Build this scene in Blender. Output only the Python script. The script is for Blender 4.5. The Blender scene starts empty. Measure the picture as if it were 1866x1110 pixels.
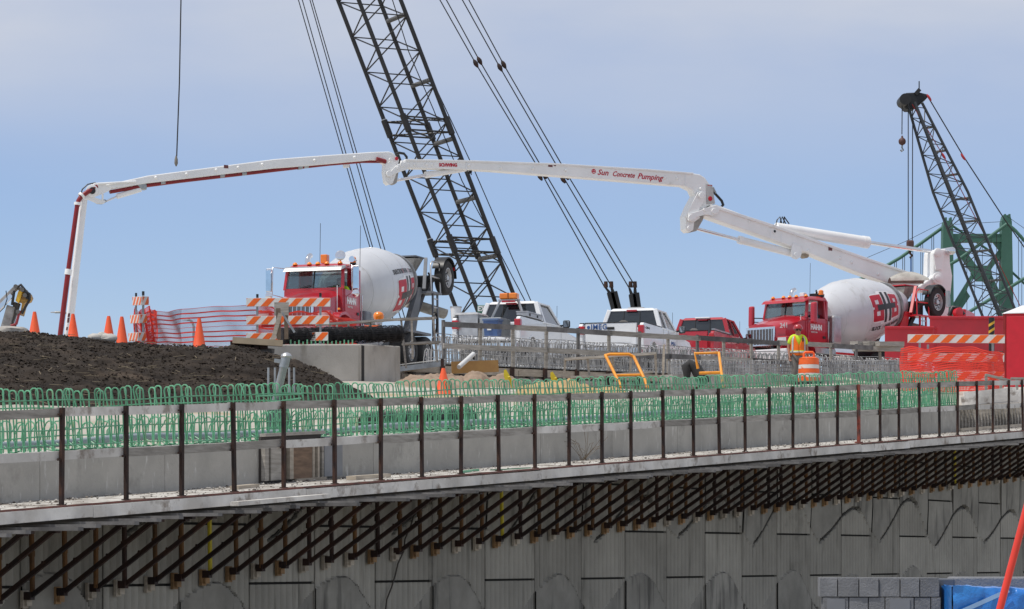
import bpy, bmesh, math, random
from mathutils import Vector as V, Matrix, noise as mnoise
R = math.radians
random.seed(7)
sc = bpy.context.scene
col = sc.collection

# ---------------------------------------------------------------- camera
F = 5150.0            # focal length in photo pixels (photo 1866 x 1110)
HY = 1015.0           # image row of the horizon
CZ = 1.7              # eye height
cam_d = bpy.data.cameras.new("camera")
cam_d.sensor_width = 36.0
cam_d.lens = F / 1866.0 * 36.0
cam_d.shift_y = (HY - 555.0) / 1866.0
cam_d.clip_start = 0.5
cam_d.clip_end = 6000
cam = bpy.data.objects.new("camera", cam_d)
cam.location = (0, 0, CZ)
cam.rotation_euler = (R(90), 0, 0)
col.objects.link(cam)
sc.camera = cam

# ---------------------------------------------------------------- light
SUN_EL = R(65)
SUN_AZ = math.atan2(-0.93, -0.37)          # clockwise from +Y
world = bpy.data.worlds.new("World")
sc.world = world
world.use_nodes = True
wn, wl = world.node_tree.nodes, world.node_tree.links
wn.clear()
w_out = wn.new("ShaderNodeOutputWorld")
w_bg = wn.new("ShaderNodeBackground")
w_bg.inputs["Strength"].default_value = 0.125
sky = wn.new("ShaderNodeTexSky")
sky.sky_type = 'NISHITA'
sky.sun_disc = False
sky.sun_elevation = SUN_EL
sky.sun_rotation = SUN_AZ % (2 * math.pi)
sky.air_density = 1.0
sky.dust_density = 0.25
sky.ozone_density = 3.0
# thin high cloud sheet, seen near the horizon: stretched noise on the view direction
tc = wn.new("ShaderNodeTexCoord")
sep = wn.new("ShaderNodeSeparateXYZ")
wl.new(tc.outputs["Generated"], sep.inputs[0])
def wmath(op, a, b=None, clamp=False):
    n = wn.new("ShaderNodeMath"); n.operation = op; n.use_clamp = clamp
    for i, q in enumerate((a, b)):
        if q is None: continue
        if isinstance(q, (int, float)): n.inputs[i].default_value = q
        else: wl.new(q, n.inputs[i])
    return n.outputs[0]
mp = wn.new("ShaderNodeMapping")
mp.inputs["Scale"].default_value = (4.0, 4.0, 13.0)
mp.inputs["Location"].default_value = (0.35, 0.1, 0.62)
wl.new(tc.outputs["Generated"], mp.inputs[0])
nz = wn.new("ShaderNodeTexNoise")
nz.inputs["Scale"].default_value = 1.0
nz.inputs["Detail"].default_value = 6.0
nz.inputs["Roughness"].default_value = 0.52
wl.new(mp.outputs[0], nz.inputs["Vector"])
rmp = wn.new("ShaderNodeMapRange")
rmp.inputs["From Min"].default_value = 0.36
rmp.inputs["From Max"].default_value = 0.68
wl.new(nz.outputs["Fac"], rmp.inputs["Value"])
# the sheet thickens away from the horizon
alt = wn.new("ShaderNodeMapRange")
alt.interpolation_type = 'SMOOTHSTEP'
alt.inputs["From Min"].default_value = 0.115
alt.inputs["From Max"].default_value = 0.205
alt.inputs["To Min"].default_value = 0.14
alt.inputs["To Max"].default_value = 1.0
wl.new(sep.outputs["Z"], alt.inputs["Value"])
cov = wmath('MULTIPLY', wmath('ADD', wmath('MULTIPLY', rmp.outputs[0], 0.50), 0.62), alt.outputs[0], True)
mixs = wn.new("ShaderNodeMixRGB")
wl.new(cov, mixs.inputs[0])
tint = wn.new("ShaderNodeMixRGB"); tint.blend_type = 'MULTIPLY'; tint.inputs[0].default_value = 1.0
tint.inputs[2].default_value = (0.76, 0.79, 0.955, 1)
wl.new(sky.outputs[0], tint.inputs[1])
wl.new(tint.outputs[0], mixs.inputs[1])
mixs.inputs[2].default_value = (4.75, 5.0, 5.6, 1)
wl.new(mixs.outputs[0], w_bg.inputs["Color"])
wl.new(w_bg.outputs[0], w_out.inputs["Surface"])

sun_d = bpy.data.lights.new("sun", 'SUN')
sun_d.energy = 3.1
sun_d.angle = R(0.55)
sun_d.color = (1.0, 0.955, 0.88)
sun = bpy.data.objects.new("sun", sun_d)
sdir = V((math.sin(SUN_AZ) * math.cos(SUN_EL), math.cos(SUN_AZ) * math.cos(SUN_EL), math.sin(SUN_EL)))
sun.rotation_euler = (-sdir).to_track_quat('-Z', 'Y').to_euler()
sun.location = (0, 0, 60)
col.objects.link(sun)

sc.view_settings.view_transform = 'Standard'
sc.view_settings.look = 'None'
sc.view_settings.exposure = 0.06
sc.view_settings.gamma = 1.0
sc.view_settings.use_curve_mapping = False

# ---------------------------------------------------------------- materials
MATS = {}
def mat(name, c, c2=None, rough=0.6, metal=0.0, scale=3.0, bump=0.0, bscale=None, var=0.0, detail=5.0,
        spec=0.5, coat=0.0, emit=None, stretch=None, lo=0.35, hi=0.65, c3=None, s3=0.8, t3=0.6, streak=None):
    """Principled surface: two colours mixed by world-space noise, optional third for stains,
    optional bump, per-object brightness variation."""
    if name in MATS: return MATS[name]
    m = bpy.data.materials.new(name); m.use_nodes = True
    n, l = m.node_tree.nodes, m.node_tree.links
    b = n["Principled BSDF"]
    b.inputs["Roughness"].default_value = rough
    b.inputs["Metallic"].default_value = metal
    b.inputs["Specular IOR Level"].default_value = spec
    b.inputs["Coat Weight"].default_value = coat
    b.inputs["Coat Roughness"].default_value = 0.06
    geo = n.new("ShaderNodeNewGeometry")
    mpn = n.new("ShaderNodeMapping")
    mpn.inputs["Scale"].default_value = stretch or (1, 1, 1)
    l.new(geo.outputs["Position"], mpn.inputs[0])
    def noise_(s, d=detail, r=0.6, vec=mpn.outputs[0]):
        t = n.new("ShaderNodeTexNoise")
        t.inputs["Scale"].default_value = s; t.inputs["Detail"].default_value = d
        t.inputs["Roughness"].default_value = r
        l.new(vec, t.inputs["Vector"])
        return t.outputs["Fac"]
    def rng(v, a, bb, lo_=0.0, hi_=1.0):
        r_ = n.new("ShaderNodeMapRange")
        r_.inputs["From Min"].default_value = a; r_.inputs["From Max"].default_value = bb
        r_.inputs["To Min"].default_value = lo_; r_.inputs["To Max"].default_value = hi_
        l.new(v, r_.inputs["Value"]); return r_.outputs[0]
    def mix(f, a, bb, mode='MIX'):
        x = n.new("ShaderNodeMixRGB"); x.blend_type = mode
        for i, q in enumerate((f, a, bb)):
            if isinstance(q, (int, float)): x.inputs[i].default_value = q
            elif isinstance(q, tuple): x.inputs[i].default_value = (*q, 1) if len(q) == 3 else q
            else: l.new(q, x.inputs[i])
        return x.outputs[0]
    c2 = c2 or tuple(k * 0.82 for k in c)
    colr = mix(rng(noise_(scale), lo, hi), c, c2)
    if c3: colr = mix(rng(noise_(s3, 6, 0.65), t3, t3 + 0.12), colr, c3)
    if streak:                                  # vertical run marks (rain, rust, leaching)
        mp2 = n.new("ShaderNodeMapping"); mp2.inputs["Scale"].default_value = (streak[1], streak[1], streak[2])
        l.new(geo.outputs["Position"], mp2.inputs[0])
        colr = mix(rng(noise_(1.0, 4, 0.6, mp2.outputs[0]), streak[3], streak[3] + 0.15), colr, streak[0])
    if var:
        oi = n.new("ShaderNodeObjectInfo")
        hsv = n.new("ShaderNodeHueSaturation")
        l.new(rng(oi.outputs["Random"], 0, 1, 1 - var, 1 + var), hsv.inputs["Value"])
        l.new(colr, hsv.inputs["Color"]); colr = hsv.outputs[0]
    l.new(colr, b.inputs["Base Color"])
    if bump:
        bp = n.new("ShaderNodeBump"); bp.inputs["Strength"].default_value = min(bump, 1.0)
        bp.inputs["Distance"].default_value = 0.03 * max(1.0, bump)
        l.new(noise_(bscale or scale * 4, 6, 0.7), bp.inputs["Height"]); l.new(bp.outputs[0], b.inputs["Normal"])
    if emit:
        b.inputs["Emission Color"].default_value = (*c, 1); b.inputs["Emission Strength"].default_value = emit
    MATS[name] = m
    return m

def glass_mat(name, tint_c=(0.55, 0.62, 0.62), refl=0.12):
    if name in MATS: return MATS[name]
    m = bpy.data.materials.new(name); m.use_nodes = True
    n, l = m.node_tree.nodes, m.node_tree.links
    n.clear()
    o = n.new("ShaderNodeOutputMaterial"); tr = n.new("ShaderNodeBsdfTransparent"); gl = n.new("ShaderNodeBsdfGlossy")
    tr.inputs[0].default_value = (*tint_c, 1); gl.inputs["Roughness"].default_value = 0.03
    lw = n.new("ShaderNodeLayerWeight"); lw.inputs[0].default_value = 0.25
    r_ = n.new("ShaderNodeMapRange"); r_.inputs["To Min"].default_value = refl; r_.inputs["To Max"].default_value = 0.8
    l.new(lw.outputs["Facing"], r_.inputs["Value"])
    mx = n.new("ShaderNodeMixShader"); l.new(r_.outputs[0], mx.inputs[0])
    l.new(tr.outputs[0], mx.inputs[1]); l.new(gl.outputs[0], mx.inputs[2]); l.new(mx.outputs[0], o.inputs["Surface"])
    MATS[name] = m
    return m

conc      = mat("concrete", (0.46, 0.44, 0.40), (0.36, 0.345, 0.315), 0.85, scale=1.4, bump=0.3, bscale=30, var=0.07, spec=0.2, detail=8, c3=(0.30, 0.285, 0.26), s3=1.3, t3=0.57,
                streak=((0.62, 0.61, 0.58), 13.0, 3.0, 0.605))
conc_lt   = mat("pale_concrete", (0.56, 0.53, 0.475), (0.42, 0.395, 0.35), 0.85, scale=0.9, bump=0.25, bscale=26, var=0.04, spec=0.2, detail=8, c3=(0.33, 0.305, 0.27), s3=0.9, t3=0.57,
                streak=((0.32, 0.295, 0.25), 3.5, 0.5, 0.58))
conc_top  = mat("fresh_concrete", (0.62, 0.60, 0.56), (0.48, 0.46, 0.42), 0.9, scale=3, bump=0.4, bscale=40)
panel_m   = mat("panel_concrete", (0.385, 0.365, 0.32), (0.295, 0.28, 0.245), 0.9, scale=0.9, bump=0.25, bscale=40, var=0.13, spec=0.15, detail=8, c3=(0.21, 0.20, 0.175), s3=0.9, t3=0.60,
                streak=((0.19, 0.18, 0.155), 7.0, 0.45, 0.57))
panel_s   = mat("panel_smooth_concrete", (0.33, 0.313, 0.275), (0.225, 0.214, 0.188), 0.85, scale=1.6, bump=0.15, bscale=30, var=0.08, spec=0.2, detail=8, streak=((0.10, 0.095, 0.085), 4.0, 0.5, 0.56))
joint_m   = mat("dark_joint", (0.035, 0.033, 0.03), rough=0.95)
timber    = mat("grey_timber", (0.43, 0.40, 0.36), (0.27, 0.25, 0.22), 0.85, scale=2.0, stretch=(1.5, 1.5, 12), bump=0.3, bscale=14, var=0.20, spec=0.15)
timber_lt = mat("pale_timber", (0.50, 0.44, 0.36), (0.36, 0.31, 0.25), 0.8, scale=2.5, stretch=(2, 2, 9), var=0.15, spec=0.15)
edge_m    = mat("whitewashed_timber", (0.74, 0.71, 0.665), (0.50, 0.47, 0.43), 0.85, scale=1.8, bump=0.3, bscale=20, var=0.14, spec=0.15,
                c3=(0.30, 0.26, 0.225), s3=3.2, t3=0.54, detail=8)
joist_m   = mat("weathered_joist", (0.19, 0.183, 0.18), (0.10, 0.096, 0.095), 0.8, scale=3, bump=0.2, bscale=15, var=0.25, spec=0.15)
ply       = mat("plywood", (0.34, 0.20, 0.09), (0.22, 0.13, 0.06), 0.75, scale=2.5, stretch=(1, 1, 5), var=0.15)
ply_red   = mat("form_ply_edge", (0.20, 0.075, 0.055), (0.12, 0.06, 0.05), 0.8, scale=5)
rust      = mat("rusty_steel", (0.026, 0.018, 0.017), (0.060, 0.026, 0.016), 0.75, 0.3, scale=5, bump=0.2, var=0.3)
rust_or   = mat("rust_brown_pipe", (0.16, 0.075, 0.022), (0.09, 0.045, 0.018), 0.75, 0.2, scale=6, var=0.35)
steel_blk = mat("black_steel", (0.030, 0.022, 0.021), (0.05, 0.024, 0.018), 0.6, 0.4, scale=4, var=0.3)
yellow    = mat("yellow_paint", (0.75, 0.44, 0.03), (0.60, 0.34, 0.03), 0.5, scale=6, var=0.08)
yellow_d  = mat("bright_yellow_paint", (0.62, 0.50, 0.02), rough=0.55, scale=7)
orange_fr = mat("orange_yellow_paint", (0.86, 0.34, 0.02), (0.70, 0.26, 0.02), 0.45, scale=7)
green_rb  = mat("green_epoxy", (0.155, 0.41, 0.245), (0.09, 0.30, 0.165), 0.5, scale=3.0, var=0.24, c3=(0.26, 0.34, 0.17), s3=2.2, t3=0.60)
grey_rb   = mat("grey_galvanised_bar", (0.46, 0.46, 0.46), (0.26, 0.26, 0.265), 0.5, 0.15, scale=3.0, var=0.3)
galv      = mat("galvanised_steel", (0.38, 0.40, 0.41), (0.28, 0.30, 0.31), 0.42, 0.6, scale=5, var=0.1)
alu       = mat("aluminium", (0.55, 0.55, 0.55), (0.42, 0.42, 0.42), 0.35, 0.75, scale=5)
chrome    = mat("chrome", (0.78, 0.78, 0.80), (0.7, 0.7, 0.72), 0.12, 1.0)
pvc       = mat("grey_plastic_pipe", (0.30, 0.35, 0.38), (0.24, 0.28, 0.31), 0.4, scale=3)
soil      = mat("dark_soil", (0.046, 0.036, 0.028), (0.018, 0.014, 0.011), 0.95, scale=2.6, bump=0.9, bscale=16, detail=8, c3=(0.075, 0.056, 0.041), s3=1.1, t3=0.54, stretch=(.6, .6, 1.5), spec=0.15)
sand      = mat("tan_sand", (0.34, 0.255, 0.19), (0.24, 0.175, 0.125), 0.95, scale=2.2, bump=0.8, bscale=9, spec=0.15)
fill_m    = mat("deck_fill", (0.49, 0.45, 0.39), (0.37, 0.335, 0.285), 0.95, scale=0.8, bump=0.5, bscale=8, c3=(0.40, 0.31, 0.19), s3=0.35, t3=0.58, spec=0.15)
debris_m  = mat("debris", (0.56, 0.54, 0.50), (0.20, 0.17, 0.145), 0.95, scale=3.5, lo=0.44, hi=0.60, bump=0.6, bscale=25, spec=0.15)
red_p     = mat("red_truck_paint", (0.46, 0.012, 0.026), (0.39, 0.011, 0.021), 0.32, scale=1.2, coat=0.7, c3=(0.30, 0.045, 0.045), s3=2.0, t3=0.62)
red_bx    = mat("red_deck_paint", (0.58, 0.012, 0.024), (0.48, 0.010, 0.020), 0.45, scale=1.5, coat=0.3, c3=(0.32, 0.02, 0.025), s3=2.0, t3=0.62)
white_p   = mat("white_truck_paint", (0.80, 0.81, 0.82), (0.75, 0.76, 0.77), 0.3, scale=1.0, coat=0.6)
white_b   = mat("white_boom_paint", (0.84, 0.84, 0.83), (0.77, 0.77, 0.755), 0.4, scale=1.3, coat=0.2, c3=(0.60, 0.58, 0.54), s3=1.1, t3=0.64)
drum_m    = mat("drum_white", (0.60, 0.61, 0.63), (0.53, 0.54, 0.56), 0.45, scale=0.7, coat=0.2, c3=(0.40, 0.395, 0.38), s3=2.2, t3=0.63, detail=8, streak=((0.44, 0.44, 0.44), 2.5, 0.5, 0.60))
grey_p    = mat("grey_mixer_paint", (0.17, 0.18, 0.20), (0.12, 0.13, 0.145), 0.55, scale=2, c3=(0.36, 0.34, 0.31), s3=2.2, t3=0.58)
track_m   = mat("worn_steel_band", (0.30, 0.30, 0.30), (0.18, 0.18, 0.18), .5, .4)
dusty     = mat("cement_caked_steel", (0.42, 0.40, 0.36), (0.24, 0.225, 0.20), 0.9, scale=4, bump=0.4)
blackr    = mat("black_rubber", (0.018, 0.018, 0.019), (0.03, 0.029, 0.028), 0.8, scale=5)
blackp    = mat("black_plastic", (0.014, 0.014, 0.015), rough=0.45)
rim_m     = mat("rim_metal", (0.62, 0.62, 0.62), (0.5, 0.5, 0.5), 0.35, 0.7)
darkgl    = mat("tinted_glass", (0.012, 0.016, 0.018), (0.02, 0.026, 0.028), 0.05, spec=0.8, coat=0.5)
clear_gl  = glass_mat("window_glass", (0.62, 0.70, 0.70), 0.07)
mirror_m  = mat("mirror_glass", (0.65, 0.72, 0.76), rough=0.05, metal=1.0)
amber     = mat("amber_lens", (0.95, 0.27, 0.01), (0.8, 0.2, 0.01), 0.25, coat=0.5)
red_lens  = mat("red_lens", (0.50, 0.008, 0.015), rough=0.2, coat=0.6)
cone_m    = mat("cone_orange", (0.95, 0.125, 0.030), (0.86, 0.10, 0.025), 0.5, scale=3, var=0.06)
net_m     = mat("net_orange_red", (0.90, 0.060, 0.035), (0.80, 0.05, 0.03), 0.55, scale=2)
net_pale  = mat("net_string", (0.42, 0.32, 0.36), rough=0.7)
stripe_m  = mat("stripe_orange", (0.88, 0.15, 0.012), (0.76, 0.12, 0.01), 0.5, scale=6)
board_w   = mat("board_white", (0.74, 0.73, 0.70), (0.62, 0.61, 0.58), 0.5, scale=5, c3=(0.42, 0.40, 0.37), s3=2.5, t3=0.64)
crane_m   = mat("crane_black_paint", (0.010, 0.010, 0.011), (0.018, 0.017, 0.017), 0.5, scale=3, var=0.2)
crane_g   = mat("crane_grey_bar", (0.12, 0.12, 0.12), rough=0.7)
rope_m    = mat("wire_rope", (0.03, 0.03, 0.032), rough=0.7)
bridge_g  = mat("bridge_green", (0.055, 0.155, 0.112), (0.046, 0.13, 0.094), 0.6, scale=0.2)  # green lifted so the colour itself carries the distance haze
crane_b   = mat("crane_dark_blue", (0.028, 0.034, 0.042), (0.04, 0.045, 0.05), 0.5, scale=2)
block_m   = mat("grey_block", (0.25, 0.252, 0.262), (0.185, 0.188, 0.197), 0.9, scale=5, bump=0.6, bscale=60, var=0.14, spec=0.15, c3=(0.25, 0.245, 0.24), s3=3.0, t3=0.6)
tarp_m    = mat("blue_wrap", (0.02, 0.16, 0.55), (0.03, 0.24, 0.66), 0.28, scale=2.0, bump=0.8, bscale=4, coat=0.4)
fiberred  = mat("red_fibreglass", (0.62, 0.014, 0.030), (0.55, 0.013, 0.026), 0.45, scale=4)
letter_w  = mat("letter_white", (0.80, 0.80, 0.80), rough=0.5)
letter_r  = mat("letter_red", (0.52, 0.008, 0.03), rough=0.5)
letter_k  = mat("letter_black", (0.02, 0.02, 0.022), rough=0.5)
letter_b  = mat("letter_blue", (0.03, 0.10, 0.30), rough=0.5)
skin_m    = mat("skin", (0.42, 0.21, 0.14), (0.36, 0.17, 0.11), 0.6)
lime      = mat("lime_shirt", (0.62, 0.85, 0.03), (0.52, 0.74, 0.03), 0.8)
vest_m    = mat("orange_vest", (0.95, 0.20, 0.01), (0.85, 0.16, 0.01), 0.8)
reflect   = mat("reflective_tape", (0.55, 0.57, 0.55), rough=0.45)
trous     = mat("grey_trousers", (0.22, 0.21, 0.19), (0.16, 0.155, 0.14), 0.9)
helm      = mat("red_helmet", (0.42, 0.02, 0.025), rough=0.35, coat=0.3)
sign_g    = mat("sign_green", (0.005, 0.17, 0.10), rough=0.45)
earth_g   = mat("outer_ground", (0.36, 0.34, 0.30), (0.28, 0.26, 0.225), 0.95, scale=0.3, c3=(0.22, 0.20, 0.15), s3=0.03, t3=0.6)

# ---------------------------------------------------------------- mesh builder
class MB:
    def __init__(s, mtx=None):
        s.v, s.f, s.m, s.mi = [], [], mtx, []
        s.cur = 0
    def add(s, vs, fs):
        o = len(s.v)
        s.v += [(s.m @ V(p)) if s.m else V(p) for p in vs]
        s.f += [tuple(i + o for i in q) for q in fs]
        s.mi += [s.cur] * len(fs)
        return s
    def box(s, c, d, rot=None):
        x, y, z = d[0] / 2, d[1] / 2, d[2] / 2
        vs = [V((a, b, e)) for e in (-z, z) for b in (-y, y) for a in (-x, x)]
        if rot: vs = [rot @ p for p in vs]
        c = V(c)
        return s.add([p + c for p in vs], [(0, 2, 3, 1), (4, 5, 7, 6), (0, 1, 5, 4), (2, 6, 7, 3), (0, 4, 6, 2), (1, 3, 7, 5)])
    def span(s, x0, x1, y0, y1, z0, z1):
        return s.box(((x0 + x1) / 2, (y0 + y1) / 2, (z0 + z1) / 2), (abs(x1 - x0), abs(y1 - y0), abs(z1 - z0)))
    def bar(s, p, q, w, h, up=(0, 0, 1)):
        """rectangular bar from p to q; h measured along up, w across"""
        p, q = V(p), V(q); t = (q - p).normalized(); u = V(up)
        if abs(t.dot(u)) > 0.98: u = V((1, 0, 0))
        a = t.cross(u).normalized(); b = a.cross(t).normalized()
        vs = [e + a * (w / 2 * i) + b * (h / 2 * j) for e in (p, q) for (i, j) in ((-1, -1), (1, -1), (1, 1), (-1, 1))]
        return s.add(vs, [(0, 1, 2, 3), (7, 6, 5, 4), (0, 4, 5, 1), (1, 5, 6, 2), (2, 6, 7, 3), (3, 7, 4, 0)])
    def tube(s, pts, r, n=8, r2=None, caps=True):
        pts = [V(p) for p in pts]; k = len(pts)
        rs = r if isinstance(r, (list, tuple)) else ([r] * k if r2 is None else [r + (r2 - r) * i / (k - 1) for i in range(k)])
        vs = []; prev = None
        for i, p in enumerate(pts):
            t = (pts[min(i + 1, k - 1)] - pts[max(i - 1, 0)])
            t = t.normalized() if t.length > 1e-9 else V((0, 0, 1))
            if prev is None:
                a = t.cross(V((0, 0, 1)))
                if a.length < 0.05: a = t.cross(V((1, 0, 0)))
            else: a = prev - t * prev.dot(t)
            a.normalize(); b = t.cross(a); prev = a
            vs += [p + (a * math.cos(2 * math.pi * j / n) + b * math.sin(2 * math.pi * j / n)) * rs[i] for j in range(n)]
        fs = [(i * n + j, i * n + (j + 1) % n, (i + 1) * n + (j + 1) % n, (i + 1) * n + j) for i in range(k - 1) for j in range(n)]
        if caps: fs += [tuple(range(n))[::-1], tuple((k - 1) * n + j for j in range(n))]
        return s.add(vs, fs)
    def lathe(s, prof, o=(0, 0, 0), ax=(0, 0, 1), n=24):
        """prof: list of (distance along axis, radius)"""
        ax = V(ax).normalized(); a = ax.cross(V((0, 0, 1)))
        if a.length < 0.05: a = V((1, 0, 0))
        a.normalize(); b = ax.cross(a); o = V(o)
        vs = [o + ax * h + (a * math.cos(2 * math.pi * j / n) + b * math.sin(2 * math.pi * j / n)) * max(r, 1e-4) for h, r in prof for j in range(n)]
        k = len(prof)
        fs = [(i * n + j, i * n + (j + 1) % n, (i + 1) * n + (j + 1) % n, (i + 1) * n + j) for i in range(k - 1) for j in range(n)]
        fs += [tuple(range(n))[::-1], tuple((k - 1) * n + j for j in range(n))]
        return s.add(vs, fs)
    def prism(s, poly, ext):
        """poly: closed list of 3d points, ext: extrusion vector"""
        n = len(poly); e = V(ext)
        vs = [V(p) for p in poly] + [V(p) + e for p in poly]
        return s.add(vs, [tuple(range(n))[::-1], tuple(range(n, 2 * n))] + [(i, (i + 1) % n, n + (i + 1) % n, n + i) for i in range(n)])
    def hull(s, bot, top):
        """loft between two closed loops of equal length"""
        n = len(bot)
        return s.add(list(bot) + list(top), [tuple(range(n))[::-1], tuple(range(n, 2 * n))] + [(i, (i + 1) % n, n + (i + 1) % n, n + i) for i in range(n)])
    def grid(s, fn, nu, nv):
        vs = [fn(i / nu, j / nv) for j in range(nv + 1) for i in range(nu + 1)]
        w = nu + 1
        return s.add(vs, [(j * w + i, j * w + i + 1, (j + 1) * w + i + 1, (j + 1) * w + i) for j in range(nv) for i in range(nu)])
    def mesh(s, name, mats, smooth=None, origin=None):
        me = bpy.data.meshes.new(name)
        vs = [p - origin for p in s.v] if origin is not None else s.v
        me.from_pydata([tuple(p) for p in vs], [], s.f)
        if not isinstance(mats, (list, tuple)): mats = [mats]
        for m in mats: me.materials.append(m)
        if len(mats) > 1: me.polygons.foreach_set("material_index", s.mi)
        bm = bmesh.new(); bm.from_mesh(me)
        bmesh.ops.recalc_face_normals(bm, faces=bm.faces)
        bm.to_mesh(me); bm.free()
        if smooth:
            me.polygons.foreach_set("use_smooth", [True] * len(me.polygons))
            me.set_sharp_from_angle(angle=R(smooth))
        me.update()
        return me
    def build(s, name, mats, parent=None, smooth=None, bevel=0.0, origin=None):
        """link as ONE object; with a parent the vertices are in the parent's frame unless the parent sits unrotated
        in the world and WORLD is set on it (then they are world coordinates)."""
        if parent is not None and parent.get("_w"): origin = V(parent.location)
        elif parent is not None and parent.parent is not None and parent.parent.get("_w"): origin = V(parent.parent.location)
        ob = bpy.data.objects.new(name, s.mesh(name, mats, smooth, origin))
        col.objects.link(ob)
        if parent is not None: ob.parent = parent
        elif origin is not None: ob.location = origin
        if bevel:
            md = ob.modifiers.new("bevel", 'BEVEL'); md.width = bevel; md.segments = 2; md.limit_method = 'ANGLE'; md.angle_limit = R(35)
            md.harden_normals = False
        return ob

def tag(o, label, cat, group=None):
    o["label"] = label; o["category"] = cat
    if group: o["group"] = group
    return o
def struct(o): o["kind"] = "structure"; return o
def stuff(o): o["kind"] = "stuff"; return o
WORLD_EMPTIES = []
def thing(name, label, cat, loc=(0, 0, 0), rz=0.0, group=None, w=False):
    o = bpy.data.objects.new(name, None); o.empty_display_size = 0.3
    o.location = loc; o.rotation_euler = (0, 0, rz); col.objects.link(o)
    if w: o["_w"] = 1; WORLD_EMPTIES.append(o)
    return tag(o, label, cat, group)
def inst(me, name, parent, loc=(0, 0, 0), rot=(0, 0, 0), scale=(1, 1, 1)):
    o = bpy.data.objects.new(name, me); col.objects.link(o); o.parent = parent
    o.location = V(loc) - (V(parent.location) if parent is not None and parent.get("_w") else V((0, 0, 0)))
    o.rotation_euler = rot; o.scale = scale
    return o
def copy_tree(o, parent=None):
    c = o.copy(); col.objects.link(c)
    if parent is not None: c.parent = parent
    for ch in [k for k in bpy.data.objects if k.parent == o]: copy_tree(ch, c)
    return c
def text_mesh(txt, size, shear=0.0, depth=0.004, bold=0.0, width=None, spacing=1.0):
    """text as mesh in the XY plane, centred on its box; optional exact width"""
    cu = bpy.data.curves.new("lettering", 'FONT')
    cu.body = txt; cu.size = size; cu.shear = shear; cu.extrude = depth; cu.offset = bold
    cu.align_x = 'CENTER'; cu.align_y = 'CENTER'; cu.resolution_u = 2; cu.space_character = spacing
    ob = bpy.data.objects.new("lettering", cu); col.objects.link(ob)
    bpy.context.view_layer.update()
    dg = bpy.context.evaluated_depsgraph_get()
    me = bpy.data.meshes.new_from_object(ob.evaluated_get(dg))
    bpy.data.objects.remove(ob); bpy.data.curves.remove(cu)
    if width:
        xs = [q.co.x for q in me.vertices]; k = width / (max(xs) - min(xs)); mid = (max(xs) + min(xs)) / 2
        for q in me.vertices: q.co.x = (q.co.x - mid) * k
    return me
def text_at(txt, size, m, parent, origin, xdir, updir, name="lettering", **kw):
    """put text with its reading direction xdir and up updir at origin (parent's frame)"""
    me = text_mesh(txt, size, **kw); me.materials.clear(); me.materials.append(m)
    x = V(xdir).normalized(); u = V(updir); u = (u - x * u.dot(x)).normalized(); nrm = x.cross(u)
    T = Matrix((x, u, nrm)).transposed().to_4x4(); T.translation = V(origin)
    if parent is not None and parent.get("_w"): T.translation -= V(parent.location)
    me.transform(T)
    o = bpy.data.objects.new(name, me); col.objects.link(o)
    o.parent = parent
    return o

# ---------------------------------------------------------------- site geometry
def P(x, y, Z):
    """world point seen at photo pixel (x, y) when it stands Z metres away"""
    return V(((x - 933.0) / F * Z, Z, CZ + (HY - y) / F * Z))
TH = R(28.6); SN, CS = math.sin(TH), math.cos(TH)
GR = 0.0644
def SD(s, d, h=0.0):
    """near ramp frame: s along the ramp, d across (away from the viewer), h above its walkway"""
    return V((s * SN - d * CS, s * CS + d * SN, CZ - 1.003 + GR * s + h))
def s_px(x, d):
    u = (x - 933.0) / F
    return d * (CS + u * SN) / (SN - u * CS)
RZ1 = math.pi / 2 - TH          # yaw of the ramp direction
T2 = R(44.5); S2, C2 = math.sin(T2), math.cos(T2)
UX, UY = (995 - 933.0) / F * 76.0, 76.0
def uz(t, e): return CZ + 5.07 + 0.018 * t + 0.055 * max(e, 0.0)
def U(t, e, h=0.0):
    """upper bridge frame: t along its rail, e across (away), h above its deck"""
    return V((UX + t * S2 - e * C2, UY + t * C2 + e * S2, uz(t, e) + h))
def t_px(x, e=0.0):
    u = (x - 933.0) / F; x0 = UX - e * C2; y0 = UY + e * S2
    return (u * y0 - x0) / (S2 - C2 * u)
def road_z(X, Y):
    dx, dy = X - UX, Y - UY
    return uz(dx * S2 + dy * C2, -dx * C2 + dy * S2)
def fbm(p, sc_=1.0, octv=4):
    return mnoise.fractal(V(p) * sc_, 1.0, 2.1, octv)

# ================================================================ GROUND AND TERRAIN
struct(MB().grid(lambda u, v: V((-2500 + 5000 * u, -300 + 3800 * v, 0.0)), 8, 8).build("ground", earth_g))

def terr_z(X, Y):
    xp = 933 + F * X / max(Y, 1.0)
    Zc = 67.0 + 14.0 * min(1, max(0, (xp - 1230) / 350.0))
    if Y > Zc: X, Y = X * Zc / Y, Zc
    s, d = X * SN + Y * CS, -X * CS + Y * SN
    return CZ - 1.003 + GR * s + 0.50 + 0.07 * max(d - 20.9, 0.0)
def fill_fn(u, v):
    s = 2 + 150 * u; d = 20.88 + 85 * (v ** 1.35)
    p = SD(s, d)
    z = terr_z(p.x, p.y) + 0.05 * fbm((p.x, p.y, 0), 0.7, 4) * min(1, (d - 20.8) * 0.5)
    return V((p.x, p.y, max(z, 0.05)))
struct(MB().grid(fill_fn, 260, 130).build("embankment_fill", fill_m, smooth=60))

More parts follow.
